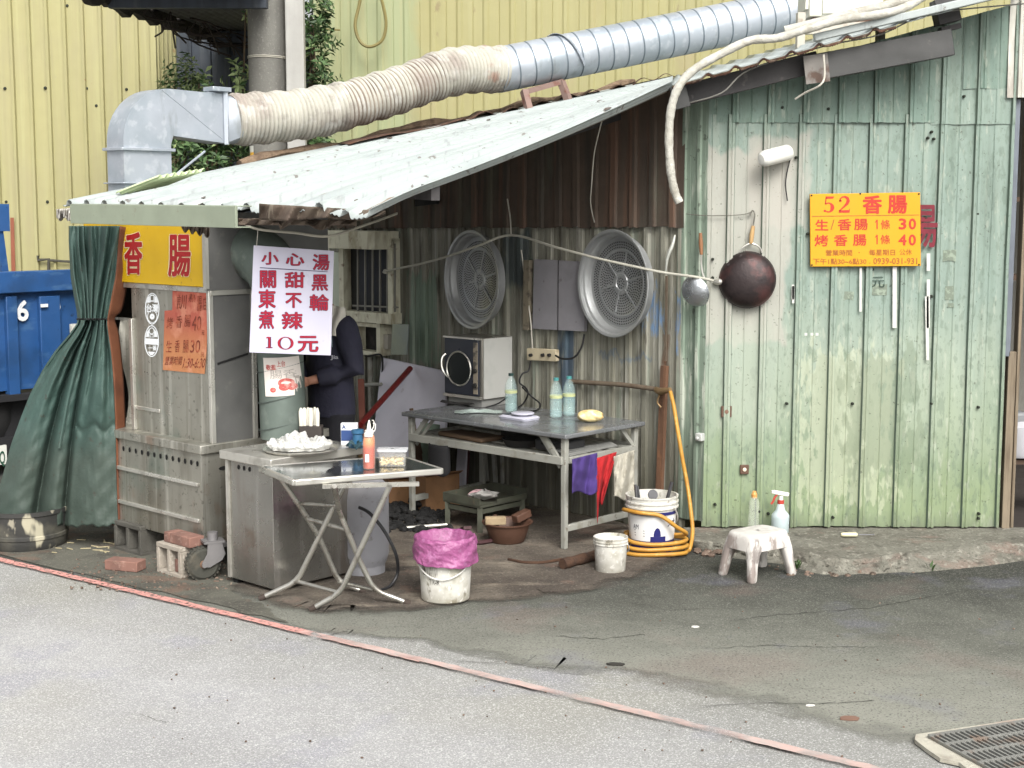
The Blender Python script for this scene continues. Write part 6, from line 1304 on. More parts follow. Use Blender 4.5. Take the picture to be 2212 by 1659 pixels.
def carton(c, w, d, h, rz, label, flaps=True):
    m = MB(); X = Vector((math.cos(rz), math.sin(rz), 0)); Y = Vector((-X.y, X.x, 0)); c = Vector(c); t = .006
    for s in (-1, 1):
        m.box(c + X * (s * w / 2) + UP * (h / 2), (t, d, h), (X, Y, UP)); m.box(c + Y * (s * d / 2) + UP * (h / 2), (w, t, h), (X, Y, UP))
        if flaps: m.bar(c + Y * (s * d / 2) - X * w / 2 + UP * h, c + Y * (s * d / 2) + X * w / 2 + UP * h, t, .001); m.prism([c + Y * (s * d / 2) - X * w / 2 + UP * h, c + Y * (s * d / 2) + X * w / 2 + UP * h, c + Y * (s * (d / 2 + .06)) + X * w / 2 + UP * (h + .03), c + Y * (s * (d / 2 + .06)) - X * w / 2 + UP * (h + .03)], (0, 0, .004))
    m.box(c + UP * .006, (w, d, .008), (X, Y, UP)); return tag(m.build("cardboard_box", cbm), label, "cardboard box", "torn cardboard boxes behind the folding table")
q = G(872, 1108); carton((q.x, q.y + .25, .016), .30, .26, .20, .3, "torn open cardboard box lying behind the folding table")
q = G(938, 1118); carton((q.x - .01, q.y + .22, .03), .26, .24, .24, .55, "second cardboard box, behind the far leg of the work table")
coal = mat("charcoal", (28, 28, 28), .85, layers=[('n', (52, 50, 48), 20, .56, .66, .6)], bump=(40, .8, .01))
m = MB()
for i in range(170):
    x, y = rnd(828, 968), rnd(1085, 1150); q = G(x, y, .016); hgt = .09 * max(0, 1 - abs(x - 890) / 90) * max(0, (1160 - y) / 70); rock(m, q + UP * rnd(0, hgt), rnd(.02, .045))
tag(m.build("charcoal_heap", coal), "heap of black charcoal on the shed floor behind the folding table", "charcoal", kind='stuff')
m = MB(); a_, b_ = G(868, 1141, .03), G(966, 1133, .05); m.tube([a_, a_.lerp(b_, .7), b_], [.013, .013, .010], 10); tag(m.build("steel_tube", steel_b), "short shiny steel tube lying before the charcoal", "tube")
# low iron brazier table
lt_m = mat("rusty_green_iron", (80, 82, 70), .7, .3, layers=[('n', (56, 54, 46), 6, .48, .62, .6), ('n', (108, 92, 74), 14, .62, .7, .5)], bump=(30, .3, .006))
lf = G(1037, 1152, .016); lz = .175
la_ = A * .34; lb_ = B * .42
LT = thing("low_table", lf + la_ * .5 + lb_ * .5, "low rusty iron table with rimmed tray under the work table", "low table")
def LP(a, b, z): return lf + A * a + B * b + UP * z
m = MB(); m.hexa([LP(a, b, z) for z in (lz - .012, lz) for a, b in ((0, 0), (.34, 0), (.34, .44), (0, .44))]); m.bar(LP(0, 0, lz + .025), LP(.34, 0, lz + .025), .008, .05); m.bar(LP(.34, 0, lz + .025), LP(.34, .44, lz + .025), .008, .05); m.bar(LP(.34, .44, lz + .03), LP(0, .44, lz + .03), .008, .06); m.bar(LP(0, .16, lz + .01), LP(0, .44, lz + .01), .008, .03); m.build("tray", lt_m, LT)
for a, b in ((.02, .02), (.32, .02), (.32, .42), (.02, .42)): m = MB(); m.bar(LP(a, b, 0), LP(a, b, lz - .012), .034, .034, X1); m.build("leg", lt_m, LT)
bars("rail", lt_m, LT, [(LP(.02, .02, lz - .04), LP(.02, .42, lz - .04), .02, .03), (LP(.02, .02, lz - .04), LP(.32, .02, lz - .04), .02, .03)])
ragm = mat("grey_rag", (150, 148, 144), .9, layers=[('n', (110, 108, 106), 16, .5, .62, .6)], bump=(40, .8, .01))
q = LP(.10, .14, lz + .005); tag(bag(q, .095, .06, .06, 9, 40).build("grey_rag", ragm, smooth=60), "crumpled grey rag on the low iron table", "rag")
m = MB(); p0 = LP(.24, .14, lz + .02); m.tube(smoothpath([p0, p0 + Vector((.04, .03, .02)), p0 + Vector((.10, .06, .015)), p0 + Vector((.15, .06, .0))], 5), .014, 8); tag(m.build("pink_glove", mat("pink_glove", (196, 160, 164), .6)), "pale pink rolled glove beside the grey rag", "glove")
# brown basin with wood blocks
bsn = mat("brown_basin_plastic", (88, 62, 49), .6, layers=[('n', (68, 44, 32), 6, .5, .62, .6), ('n', (116, 89, 71), 12, .62, .7, .5)], bump=(20, .2, .005))
q = G(1096, 1176, .015); q = Vector((q.x, q.y + .09, .015))
m = MB(); m.lathe([(.0001, .0), (.10, 0), (.108, .006), (.145, .115), (.160, .12), (.162, .128), (.150, .128), (.138, .118), (.10, .012), (.0001, .01)], q, UP, 40); tag(m.build("brown_basin", bsn, smooth=35), "brown plastic basin holding wood blocks by the low table", "basin")
tan = mat("tan_block", (152, 134, 106), .85, layers=[('n', (120, 101, 78), 10, .5, .64, .6)])
for i, (off, sz_, rz_, tx) in enumerate([((-.075, -.06, .125), (.13, .055, .05), .1, "pale wooden block resting on the basin rim, nearer one"), ((.09, .06, .13), (.12, .06, .05), .7, "brown wooden block leaning over the far basin rim")]):
    m = MB(); X = Vector((math.cos(rz_), math.sin(rz_), .25 * i)).normalized(); Y = Vector((-X.y, X.x, 0)).normalized(); m.box(q + Vector(off) + UP * .02, sz_, (X, Y, X.cross(Y))); tag(m.build("wood_block", tan if i == 0 else bsn, bevel=.006), tx, "wood block", "wood blocks in the basin")
m = MB(); m.tube([q + Vector((-.05, .03, .02)), q + Vector((-.08, .05, .16))], .012, 8); tag(m.build("tool_handle", bsn), "brown tool handle sticking up from the basin", "tool")
logm = mat("wood_log", (75, 53, 39), .9, layers=[('n', (50, 36, 29), (6, 24, 24), .45, .62, .7)], bump=(24, .8, .01))
a_, b_ = G(1215, 1218, .045), G(1300, 1196, .045); m = MB(); m.tube([a_.lerp(b_, i / 8) for i in range(9)], [.032 + .003 * math.sin(i * 2) for i in range(9)], 10); tag(m.build("wood_log", logm), "short brown log lying by the near table leg", "log")
m = MB(); m.tube(smoothpath([G(1098, 1208, .02), G(1130, 1214, .022), G(1170, 1215, .022), G(1214, 1208, .024)], 5), .009, 6); tag(m.build("thin_branch", logm), "thin dark branch on the floor left of the log", "branch")
m = MB(); m.tube(smoothpath([G(1000, 1165, .03), G(1030, 1172, .03), G(1062, 1168, .03)], 5), .014, 7); m.bar(G(985, 1150, .02), G(1010, 1140, .12), .05, .02); tag(m.build("floor_scraps", mat("dark_maroon_scrap", (62, 36, 38), .7)), "dark maroon scraps on the floor before the low table", "scraps")

# ================================================================ ON THE SIDE WALL
stm_al = mat("aluminium", (168, 170, 170), .46, .6, layers=[('n', (146, 148, 148), 6, .5, .66, .5)], bump=(40, .1, .003), mott=.06)
stm_h = mat("perforation_dark", (26, 26, 26), .9, bump=None)
def steamer(p, label, rz, full):
    t = thing("steamer_basket", p, label, "steamer", "steamer baskets hung on the side wall"); ax = Vector((0, -1, 0)); R = .335
    m = MB(); m.lathe([(R * .90, -0.0279), (R * .93, -0.0248), (R * .95, 0.0144), (R * .955, 0.0216), (R, .045), (R * 1.01, 0.0465), (R * 1.04, 0.0496), (R * 1.045, 0.0546), (R * 1.03, 0.0583), (R * .985, 0.0546), (R * .975, 0.0310), (R * .935, 0.0248), (R * .925, 0.0216), (R * .90, -0.0216), (R * .86, -0.0245)], (0, 0, 0), ax, 64, cap=False); m.build("rim", stm_al, t, local=True, smooth=40)
    m = MB(); m.lathe([(R * .90, -0.0245), (R * .84, -0.0245), (R * .83, -0.0216), (R * .815, -0.0216), (R * .80, -0.0245), (R * .66, -0.0245), (R * .65, -0.0202), (R * .62, -0.0202), (R * .61, -0.0230), (R * .2, -0.0230), (R * .19, -0.0187), (R * .14, -0.0187), (R * .13, -0.0238), (.0001, -0.0238)], (0, 0, 0), ax, 64, cap=False)
    for k in range(6):
        a = k * math.pi / 3 + .25; d_ = Vector((math.cos(a), 0, math.sin(a))); m.bar(d_ * R * .16 + ax * -.0195, d_ * R * .63 + ax * -.0195, .008, .008, ax)
    m.cm = 1; base = -.0195
    for ri in range(17):
        r = R * (.045 + .05 * ri)
        if .60 < r / R < .68 or .13 < r / R < .20 or r / R > .84: continue
        n_ = max(5, int(2 * math.pi * r / .0175))
        for k in range(n_):
            a = 2 * math.pi * k / n_ + ri * .4; hx = .0052; c = Vector((r * math.cos(a), 0, r * math.sin(a)))
            if r / R > .2 and r / R < .6 and abs(((a - .25 + math.pi / 6) % (math.pi / 3)) - math.pi / 6) * r < .009: continue
            y = -base * 1.0 + .0 ; 
            m.add([c + Vector((hx * math.cos(q * 1.047), .0302 if False else 0, hx * math.sin(q * 1.047))) + ax * (base + .0) for q in range(6)], [list(range(6))])
    m.build("perforated_plate", [stm_al, stm_h], t, local=True, smooth=40)
    t.rotation_euler = (0, 0, rz); return t
rzB = math.atan2(-B.y, -B.x) + math.pi / 2
sp1 = W(1031, 604, .13); sp2 = W(1336, 612, .10)
s1 = steamer(sp2, "bigger looking steamer basket right of the grey panel", rzB, True)
s2_ = dup(s1); s2_.location = sp1; s2_['label'] = "steamer basket hanging above the electric oven"; s2_.rotation_euler = (0, 0, rzB - .20)
s1.rotation_euler = (0, 0, rzB - .17)
gpm = mat("wall_board_grey", (134, 132, 136), .6, layers=[('n', (92, 90, 94), 3, .5, .65, .5), ('n', (80, 76, 76), 16, .64, .7, .5)])
m = MB(); m.prism([W(1154, 560, .05), W(1266, 566, .05), W(1262, 716, .05), W(1150, 710, .05)], B * .03); GP = m.build("wall_board", gpm); tag(GP, "dark grey square panel on the wall between the steamer baskets", "panel")
m = MB(); m.bar(W(1206, 562, .052), W(1205, 714, .052), .004, .004); m.build("panel_joint", dk1, GP)
m = MB(); m.bar(W(1142, 562, .04), W(1140, 712, .04), .05, .05, B); tag(m.build("broken_batten", mat("pale_broken_wood", (120, 112, 96), .9, layers=[('n', (50, 44, 38), 9, .48, .6, .9)])), "broken wooden batten along the left edge of the grey panel", "batten")
rope_m = mat("grey_rope", (176, 174, 162), .8, bump=(120, .4, .003))
rp = smoothpath([W(828, 588, .12), W(850, 582, .14), W(900, 572, .22), W(960, 556, .26), W(1030, 532, .27), W(1105, 508, .22), W(1200, 534, .27), W(1290, 558, .28), W(1380, 578, .24), W(1440, 590, .18), GW(1500, 598, .12), GW(1540, 606, .05)], 6)
m = MB(); m.tube(rp, .0085, 7); m.lathe([(.0001, -.02), (.018, -.01), (.018, .01), (.0001, .02)], rp[2], A, 8); RO = m.build("clothes_rope", rope_m); tag(RO, "grey rope strung across the side wall in front of steamer baskets", "rope")
m = MB(); m.tube(smoothpath([W(1104, 508, .2), W(1102, 470, .12), W(1096, 430, .05)], 4), .005, 6); m.build("hook_wire", wire_l, RO)
m = MB(); m.lathe([(.012, -.03), (.020, -.01), (.020, .012), (.010, .024), (.0001, .026)], GW(1552, 609, .03), Vector((.9, -.4, .1)), 12); m.build("hook_end", steel_b, RO)
# power sockets and cables
pw = mat("socket_cream", (196, 184, 156), .6, layers=[('n', (130, 116, 92), 14, .56, .66, .7)])
m = MB(); m.prism([W(1138, 752, .05), W(1200, 756, .05), W(1200, 781, .05), W(1138, 778, .05)], B * .04); PS_ = m.build("socket_strip", pw, bevel=.004); tag(PS_, "grubby cream socket strip on the wall below grey panel", "socket")
m = MB()
for x in (1148, 1174, 1188): m.lathe([(.012, 0), (.011, .02), (.0001, .022)], W(x, 767, .051), -B, 10)
m.build("plug", dk1, PS_)
bc = mat("black_cable", (26, 26, 28), .6)
def cable(pts, r, label, mt=None): m = MB(); m.tube(smoothpath(pts, 6), r, 6); return tag(m.build("power_cable", mt or bc), label, "cable")
cable([W(1200, 768, .07), W(1215, 775, .1), W(1240, 772, .1), W(1256, 750, .08), W(1262, 722, .06)], .007, "black cable looping from the socket strip up to grey panel")
cable([W(1146, 780, .05), W(1142, 800, .1), W(1128, 808, .14), W(1122, 826, .15), W(1136, 838, .12), W(1140, 852, .12), W(1130, 872, .12), G(1110, 886, TZ + .01)], .006, "tangled black cable hanging from the socket strip to the table")
cable([W(1128, 836, .12), G(1150, 858, TZ + .06), G(1166, 872, TZ + .03), G(1160, 886, TZ + .008), G(1128, 890, TZ + .008)], .006, "black cable loop lying on the table beside the bottle")
cable([G(1050, 880, TZ + .01), G(1075, 872, TZ + .03), G(1096, 858, TZ + .08)], .005, "short black cable rising from the table beside the oven")
cable([W(1126, 540, .04), W(1136, 620, .05), W(1146, 690, .06), W(1150, 752, .05)], .005, "pale cable running down the wall left of grey panel", wire_l)
# pipe and posts on the wall
rp_m = mat("rusty_pipe", (110, 98, 84), .7, .3, layers=[('n', (84, 66, 54), 9, .5, .62, .6)])
m = MB(); m.tube([W(1232, 824, .05), W(1345, 831, .05), W(1436, 843, .05)], .016, 10); WP = m.build("water_pipe", rp_m); tag(WP, "rusty horizontal water pipe along the side wall", "pipe")
m = MB(); m.tube([W(1418, 842, .05), W(1426, 846, .09), W(1448, 842, .10)], [.02, .024, .016], 10); m.tube(smoothpath([W(1426, 850, .09), W(1420, 868, .09), W(1428, 880, .08)], 4), .006, 6); m.build("tap", mat("old_brass", (140, 116, 84), .5, .6), WP)
wpost = mat("old_wood_post", (105, 76, 57), .9, layers=[('n', (68, 50, 39), (24, 24, 2), .45, .62, .7), ('n', (140, 96, 62), (9, 9, 2), .58, .68, .6)], bump=(24, .6, .008))
m = MB(); m.bar(W(1436, 790, .035), W(1424, 1075, .05), .045, .03, B); tag(m.build("wood_post", wpost), "weathered brown wooden post on the wall behind the hose tap", "post")
m = MB(); m.bar(W(1440, 596, .04), W(1438, 780, .04), .012, .012, B); tag(m.build("thin_batten", rp_m), "thin rusty batten below the white fish scraper on the wall", "batten")
m = MB(); pth = smoothpath([W(1458, 508, .05), W(1452, 530, .07), W(1442, 556, .07), W(1438, 588, .05)], 5); m.tube(pth, [.006 + .018 * math.sin(math.pi * min(1, (i + 1) / len(pth))) for i in range(len(pth))], 10, True, .5); tag(m.build("white_scraper", mat("white_scraper", (206, 208, 200), .5)), "long white curved scraper hooked on the wall by the right steamer", "scraper")
# barred window box with cream hood, open meter box
crm_m = mat("cream_window_paint", (214, 212, 190), .7, layers=[('n', (140, 128, 100), (9, 9, 3), .5, .64, .7), ('n', (110, 84, 60), 14, .62, .7, .7)], bump=(20, .3, .006))
WN = thing("barred_window", W(812, 690, .1), "small barred window with cream metal frame on the side wall", "window")
def wq_(x0, y0, x1, y1, o0_, o1_, mb):    # box on the wall between two picture corners
    a_, b_, c_, d_ = W(x0, y0), W(x1, y0 ), W(x1, y1), W(x0, y1); z_0 = (c_.z + d_.z) / 2; z_1 = (a_.z + b_.z) / 2
    mb.hexa([Vector((p_.x, p_.y, z)) - B * o for z in (z_0, z_1) for p_, o in ((a_, o0_), (b_, o0_), (b_, o1_), (a_, o1_))])
m = MB(); wq_(756, 520, 868, 690, .02, .022, m); m.build("dark_pane", mat("window_dark", (34, 34, 34), .4), WN)
m = MB(); wq_(752, 515, 762, 690, .02, .10, m); wq_(858, 515, 868, 690, .02, .10, m); wq_(752, 672, 872, 694, .02, .13, m); wq_(752, 515, 868, 524, .02, .10, m); m.build("frame", crm_m, WN)
m = MB()
for i in range(6): x = 773 + 16 * i; m.bar(W(x, 526, .085), W(x, 674, .085), .012, .012, B)
m.bar(W(762, 660, .085), W(860, 664, .085), .012, .012, B); m.build("bar", mat("window_bar", (136, 134, 126), .6, .3), WN)
m = MB(); wq_(738, 498, 866, 536, .02, .26, m); m.build("hood", crm_m, WN, bevel=.004)
m = MB(); wq_(716, 545, 754, 700, .01, .06, m); m.build("side_panel", mat("pale_side_panel", (196, 204, 186), .6, layers=[('n', (150, 160, 140), (20, 20, .7), .5, .64, .6)]), WN)
m = MB(); wq_(730, 690, 764, 1010, .0, .03, m); m.build("lower_panel", mat("lower_cream_panel", (186, 182, 164), .7, layers=[('n', (140, 132, 110), (14, 14, 1), .5, .64, .6)]), WN)
MX = thing("meter_box", W(815, 765, .05), "open metal meter box with lid below the barred window", "meter box")
m = MB(); wq_(788, 696, 846, 704, .0, .12, m); wq_(788, 756, 846, 764, .0, .12, m); wq_(788, 696, 794, 764, .0, .12, m); wq_(838, 696, 846, 764, .0, .12, m); m.build("casing", crm_m, MX)
m = MB(); wq_(792, 700, 842, 760, .0, .02, m); m.build("dark_inside", dk1, MX)
m = MB(); m.prism([W(848, 700, .13), W(882, 701, .20), W(878, 766, .20), W(844, 766, .13)], B * .01); m.build("lid", mat("lid_zinc", (150, 160, 158), .4, .5), MX)
m = MB(); m.box(W(838, 738, .06), (.05, .05, .11), AX); m.build("meter", mat("meter_grey", (176, 172, 160), .5), MX)
cable([W(790, 770, .1), W(802, 768, .14), W(824, 768, .14), W(826, 800, .12), W(822, 835, .08)], .008, "black cable hanging below the open meter box")
m = MB(); m.tube([W(772, 832, .2), W(824, 830, .2)], .014, 8); m.tube([W(800, 770, .06), W(803, 1020, .06)], .02, 8); tag(m.build("conduit_pipe", tleg), "pale conduit pipe with crossbar behind the vendor", "pipe")
redp = mat("red_broom_handle", (114, 33, 31), .5, layers=[('n', (84, 24, 24), 12, .5, .64, .5)])
m = MB(); m.tube([W(886, 796, .14), DY(778, 918, 9.75)], .021, 12); tag(m.build("red_pole", redp), "dark red pole leaning diagonally against the pale board", "pole")
m = MB(); m.bar(DY(780, 820, 10.0), DY(786, 1010, 9.8), .05, .04, X1); tag(m.build("red_brown_post", mat("red_brown_wood", (112, 66, 54), .8)), "red brown wooden post standing right behind the vendor", "post")

# ================================================================ ON THE GREEN WALL
# pan: black wok hung by its handle
wokm = mat("seasoned_wok", (54, 46, 46), .38, .55, layers=[('n', (92, 60, 58), 5, .5, .62, .7), ('n', (30, 28, 30), 7, .55, .64, .7), ('n', (110, 102, 104), 12, .62, .70, .5)], bump=(26, .35, .006))
wc_ = GW(1614, 604, .03); WK = thing("wok", wc_, "blackened round wok hanging on the green wall", "wok")
m = MB(); axw = Vector((-.18, -.97, .12)).normalized(); Rw = .175
m.lathe([(Rw * 1.02, -.012), (Rw * 1.02, 0)] + [(Rw * math.cos(t), .085 * math.sin(t)) for t in [i * math.pi / 2 / 12 for i in range(12)]] + [(.0001, .085)], wc_, axw, 48); m.build("pan", wokm, WK, smooth=50)
m = MB(); m.tube(smoothpath([GW(1598, 545, .03), GW(1606, 534, .035), GW(1623, 526, .04), GW(1640, 534, .035), GW(1646, 546, .03)], 5), .006, 7); m.build("handle_bracket", steel_b, WK)
m = MB(); m.tube([GW(1622, 526, .04), GW(1624, 508, .045), GW(1627, 488, .04)], [.012, .015, .011], 10); m.build("handle", mat("pale_wood_handle", (186, 155, 106), .6, layers=[('n', (145, 108, 72), (20, 20, 4), .5, .64, .6)]), WK)
m = MB(); m.tube(smoothpath([GW(1627, 488, .04), GW(1630, 468, .04), GW(1629, 457, .035), GW(1624, 456, .03), GW(1619, 466, .03)], 5), .005, 7); m.tube(smoothpath([W(1482, 462, .05), GW(1530, 466, .03), GW(1600, 464, .03), GW(1624, 458, .03)], 5), .003, 5); tag(m.build("hook_wire", mat("thin_wire", (120, 118, 110), .5, .5)), "thin wire with hook carrying the wok on the green wall", "wire")
# ladle
LD = thing("ladle", GW(1500, 628, .06), "dented metal ladle with wooden handle hanging beside the wok", "ladle")
m = MB(); al = Vector((-.62, -.70, -.30)).normalized(); lc = GW(1502, 630, .07)
m.lathe([(.098, .0), (.10, .004)] + [(.096 * math.cos(t), .0 - .055 * math.sin(t)) for t in [i * math.pi / 2 / 10 for i in range(10)]] + [(.0001, -.055)], lc + al * .0, -al if False else -al, 36); m.build("bowl", mat("hammered_steel", (178, 182, 186), .28, .85, bump=(60, .6, .006)), LD, smooth=50)
m = MB(); m.tube(smoothpath([GW(1524, 604, .06), GW(1518, 592, .05), GW(1515, 570, .04), GW(1515, 548, .04)], 4), .006, 7); m.build("shank", steel_b, LD)
m = MB(); m.tube([GW(1515, 550, .04), GW(1514, 528, .042), GW(1513, 503, .04)], [.010, .014, .010], 10); m.build("handle", mat("brown_wood_handle", (136, 96, 66), .6), LD)
# spot lamp and its wire
SL = thing("wall_lamp", GW(1680, 338, .1), "white cylinder lamp mounted high on the green wall", "lamp")
m = MB(); a_, b_ = GW(1650, 343, .16), GW(1700, 330, .06); d_ = (b_ - a_).normalized(); m.lathe([(.0001, -.028), (.03, -.024), (.046, -.006), (.050, .02), (.050, (b_ - a_).length), (.045, (b_ - a_).length + .012), (.0001, (b_ - a_).length + .014)], a_, d_, 28); m.build("lamp_body", mat("lamp_white", (214, 214, 208), .4, mott=.04, bump=None), SL)
m = MB(); m.bar(b_, GW(1703, 345, .0), .03, .03); m.build("bracket", steel_b, SL)
cable([GW(1702, 330, .06), GW(1706, 345, .03), GW(1700, 372, .025), GW(1697, 400, .025), GW(1701, 434, .025)], .004, "short black cable dangling from the wall lamp")
# yellow price sign
zy = zc(1960, 460, 4.608)
yq = [zy(300, 115), zy(1570, 95), zy(1577, 945), zy(305, 952)]
y3 = [DY(*q, YG - .05) for q in yq]
ysm = mat("price_sign_yellow", (200, 143, 8), .45, bump=None, mott=.03); ysr = mat("price_sign_red", (172, 44, 28), .5, bump=None, mott=.03); ysg = mat("price_sign_brown", (150, 84, 30), .5, bump=None, mott=.03)
YS = thing("price_sign", GW(1870, 575, .05), "yellow price sign with red Chinese lettering on the green wall", "sign")
m = MB(); m.prism(y3, Vector((0, .02, 0))); m.build("board", ysm, YS, bevel=.002)
def ys(o): return lambda x, y: DY(*zy(x, y), YG - .05 - o)
f = ys(.0015); m = MB()
def five(mb, fn, x0, y0, x1, y1):     # serif 5 and 2 drawn as thick and thin strokes
    X_ = lambda u: x0 + (x1 - x0) * u; Y_ = lambda v: y0 + (y1 - y0) * v
    mb.poly([fn(X_(.2), Y_(.02)), fn(X_(.95), Y_(.02)), fn(X_(.85), Y_(.15)), fn(X_(.2), Y_(.15))]); mb.poly([fn(X_(.2), Y_(.02)), fn(X_(.28), Y_(.15)), fn(X_(.2), Y_(.5)), fn(X_(.12), Y_(.47))])
    n = 24; vs = []
    for k in range(n + 1):
        a = -2.3 + 4.4 * k / n; w_ = .10 + .13 * max(0, math.cos(a)) ; c_, s_ = math.cos(a), math.sin(a)
        vs += [fn(X_(.46 + .5 * c_), Y_(.68 + .30 * s_)), fn(X_(.46 + (.5 - 1.5 * w_) * c_), Y_(.68 + (.30 - .5 * w_ - .02) * s_))]
    mb.add(vs, [(2 * k, 2 * k + 1, 2 * k + 3, 2 * k + 2) for k in range(n)]); ring_pts = [fn(X_(.13 + .12 * math.cos(k * .7)), Y_(.88 + .07 * math.sin(k * .7))) for k in range(9)]; mb.poly(ring_pts)
def two(mb, fn, x0, y0, x1, y1):
    X_ = lambda u: x0 + (x1 - x0) * u; Y_ = lambda v: y0 + (y1 - y0) * v
    pts = [(.10, .30, .05), (.16, .14, .05), (.34, .04, .06), (.58, .03, .09), (.78, .12, .13), (.84, .27, .15), (.74, .44, .13), (.5, .62, .08), (.25, .78, .06), (.08, .90, .06)]
    vs = []
    for i, (a, b, w_) in enumerate(pts):
        p_, n_ = pts[max(i - 1, 0)], pts[min(i + 1, len(pts) - 1)]; tx, ty = n_[0] - p_[0], n_[1] - p_[1]; L_ = math.hypot(tx, ty); nx, ny = -ty / L_, tx / L_
        vs += [fn(X_(a + nx * w_), Y_(b + ny * w_ * .7)), fn(X_(a - nx * w_), Y_(b - ny * w_ * .7))]
    mb.add(vs, [(2 * k, 2 * k + 1, 2 * k + 3, 2 * k + 2) for k in range(len(pts) - 1)])
    mb.poly([fn(X_(.02), Y_(.86)), fn(X_(.88), Y_(.84)), fn(X_(1.0), Y_(.72)), fn(X_(.95), Y_(1.0)), fn(X_(.02), Y_(1.0))]); mb.poly([fn(X_(.17 + .11 * math.cos(k * .7)), Y_(.27 + .07 * math.sin(k * .7))) for k in range(9)])
five(m, f, 455, 140, 585, 332); two(m, f, 628, 142, 762, 330)
for t_, x0, y0, x1, y1, of in [("香", 905, 130, 1130, 345, .03), ("腸", 1195, 128, 1420, 342, .03), ("生", 360, 408, 512, 535, .018), ("香", 620, 402, 776, 535, .018), ("腸", 808, 400, 966, 532, .018), ("條", 1115, 412, 1222, 520, .006), ("3", 1322, 396, 1410, 524, .025), ("0", 1438, 396, 1522, 524, .025),
        ("烤", 352, 585, 510, 718, .018), ("香", 575, 582, 732, 715, .018), ("腸", 795, 580, 950, 712, .018), ("條", 1112, 585, 1222, 692, .006), ("4", 1318, 580, 1412, 708, .025), ("0", 1436, 580, 1520, 708, .025)]:
    letter(m, t_, f, x0, y0, x1, y1, of)
for x_, y_ in ((1066, 412), (1066, 585)): m.poly([f(x_, y_), f(x_ + 14, y_), f(x_ + 14, y_ + 108), f(x_, y_ + 108)]); m.poly([f(x_ - 16, y_ + 26), f(x_ - 1, y_ + 2), f(x_ - 1, y_ + 20), f(x_ - 14, y_ + 38)])
m.build("lettering", ysr, YS, smooth=0)
m = MB(); m.poly([f(320, 369), f(1557, 353), f(1557, 360), f(320, 376)]); letter(m, "/", f, 535, 410, 582, 528, .0)
for t_, x0, y0, x1, y1, of in [("營業時間", 480, 757, 786, 826, .008), (".", 858, 782, 874, 796, .02), ("每星期日", 980, 752, 1280, 822, .008), ("公休", 1330, 748, 1475, 818, .002), ("下午1點30~6點30", 335, 856, 950, 926, .008), (".", 982, 905, 994, 917, .01), ("0939-031-931", 1030, 852, 1535, 922, .012)]: letter(m, t_, f, x0, y0, x1, y1, of)
m.build("small_lettering", ysg, YS, smooth=0)
m = MB()
for x_, y_ in ((318, 132), (1555, 114), (1556, 928), (322, 934), (880, 112)): m.lathe([(.006, -.002), (.005, .003), (.0001, .004)], f(x_, y_), NY, 10)
m.build("screw_head", bpy.data.materials["screw_rust"], YS)
# painted characters and tape on the sheet
def pw_(o): return lambda x, y: DY(*zy(x, y), YG - .0275 - o)
m = MB(); letter(m, "昜", pw_(0), 1505, 238, 1772, 732, .022); PC = m.build("painted_character", mat("maroon_paint", (112, 24, 40), .6, layers=[('n', (70, 18, 28), 30, .5, .64, .5)], bump=None), None, smooth=0); tag(PC, "big maroon painted character half hidden behind the price sign", "painted letter")
m = MB(); letter(m, "元", pw_(-.018), 1010, 1070, 1158, 1190, .0); m.poly([pw_(-.018)(980 + 60 * math.cos(k * .63), 985 + 26 * math.sin(k * .63)) for k in range(10)]); tag(m.build("painted_character", mat("dark_green_paint", (36, 58, 48), .6, bump=None), None, smooth=0), "small dark painted character below the price sign", "painted letter")
tapem = mat("white_tape", (189, 189, 183), .5, bump=None, mott=.06)
m = MB()
for x0, y0, x1, y1 in [(870, 965, 898, 1470), (1252, 955, 1300, 1658), (1645, 800, 1685, 1000), (1645, 1100, 1682, 1658), (90, 1160, 118, 1330)]: m.poly([pw_(0)(x0, y0), pw_(0)(x1, y0), pw_(0)(x1 - 2, y1), pw_(0)(x0 - 2, y1)])
m.poly([GW(1928, 712, .0275), GW(1936, 712, .0275), GW(1935, 830, .0275), GW(1928, 830, .0275)]) if False else None
m.poly([GW(1998, 640, .0275), GW(2006, 640, .0275), GW(2007, 778, .0275), GW(2001, 778, .0275)]); m.poly([GW(1711, 618, .0275), GW(1716, 618, .0275), GW(1716, 655, .0275), GW(1711, 655, .0275)])
for x in (1738, 1751, 1762): m.poly([GW(x, 719, .004), GW(x + 6, 719, .004), GW(x + 6, 725, .004), GW(x, 725, .004)])
tag(m.build("tape_strips", tapem, None, smooth=0), "white tape remnants on the ribs below the price sign", "tape")
res = mat("glue_residue", (112, 122, 108), .8, bump=None, layers=[('n', (140, 152, 136), 40, .48, .6, .8)])
m = MB()
for x0, y0, x1, y1 in [(620, 1030, 740, 1150), (690, 1240, 800, 1340), (950, 1150, 1190, 1285), (1810, 760, 1985, 890), (1860, 1180, 1960, 1330), (1890, 1370, 1960, 1420), (1330, 1100, 1400, 1285)]: m.poly([pw_(-.0235)(x0 + rnd(-6, 6), y0 + rnd(-6, 6)), pw_(-.0235)(x1 + rnd(-9, 9), y0 + rnd(-6, 6)), pw_(-.0235)(x1 + rnd(-6, 6), y1 + rnd(-9, 9)), pw_(-.0235)((x0 + x1) / 2, y1 + rnd(-20, 6)), pw_(-.0235)(x0 + rnd(-9, 9), y1 + rnd(-9, 9))])
tag(m.build("glue_residue", res, None, smooth=0), "grey glue residue of torn off notices on the green wall", "residue", kind='stuff')
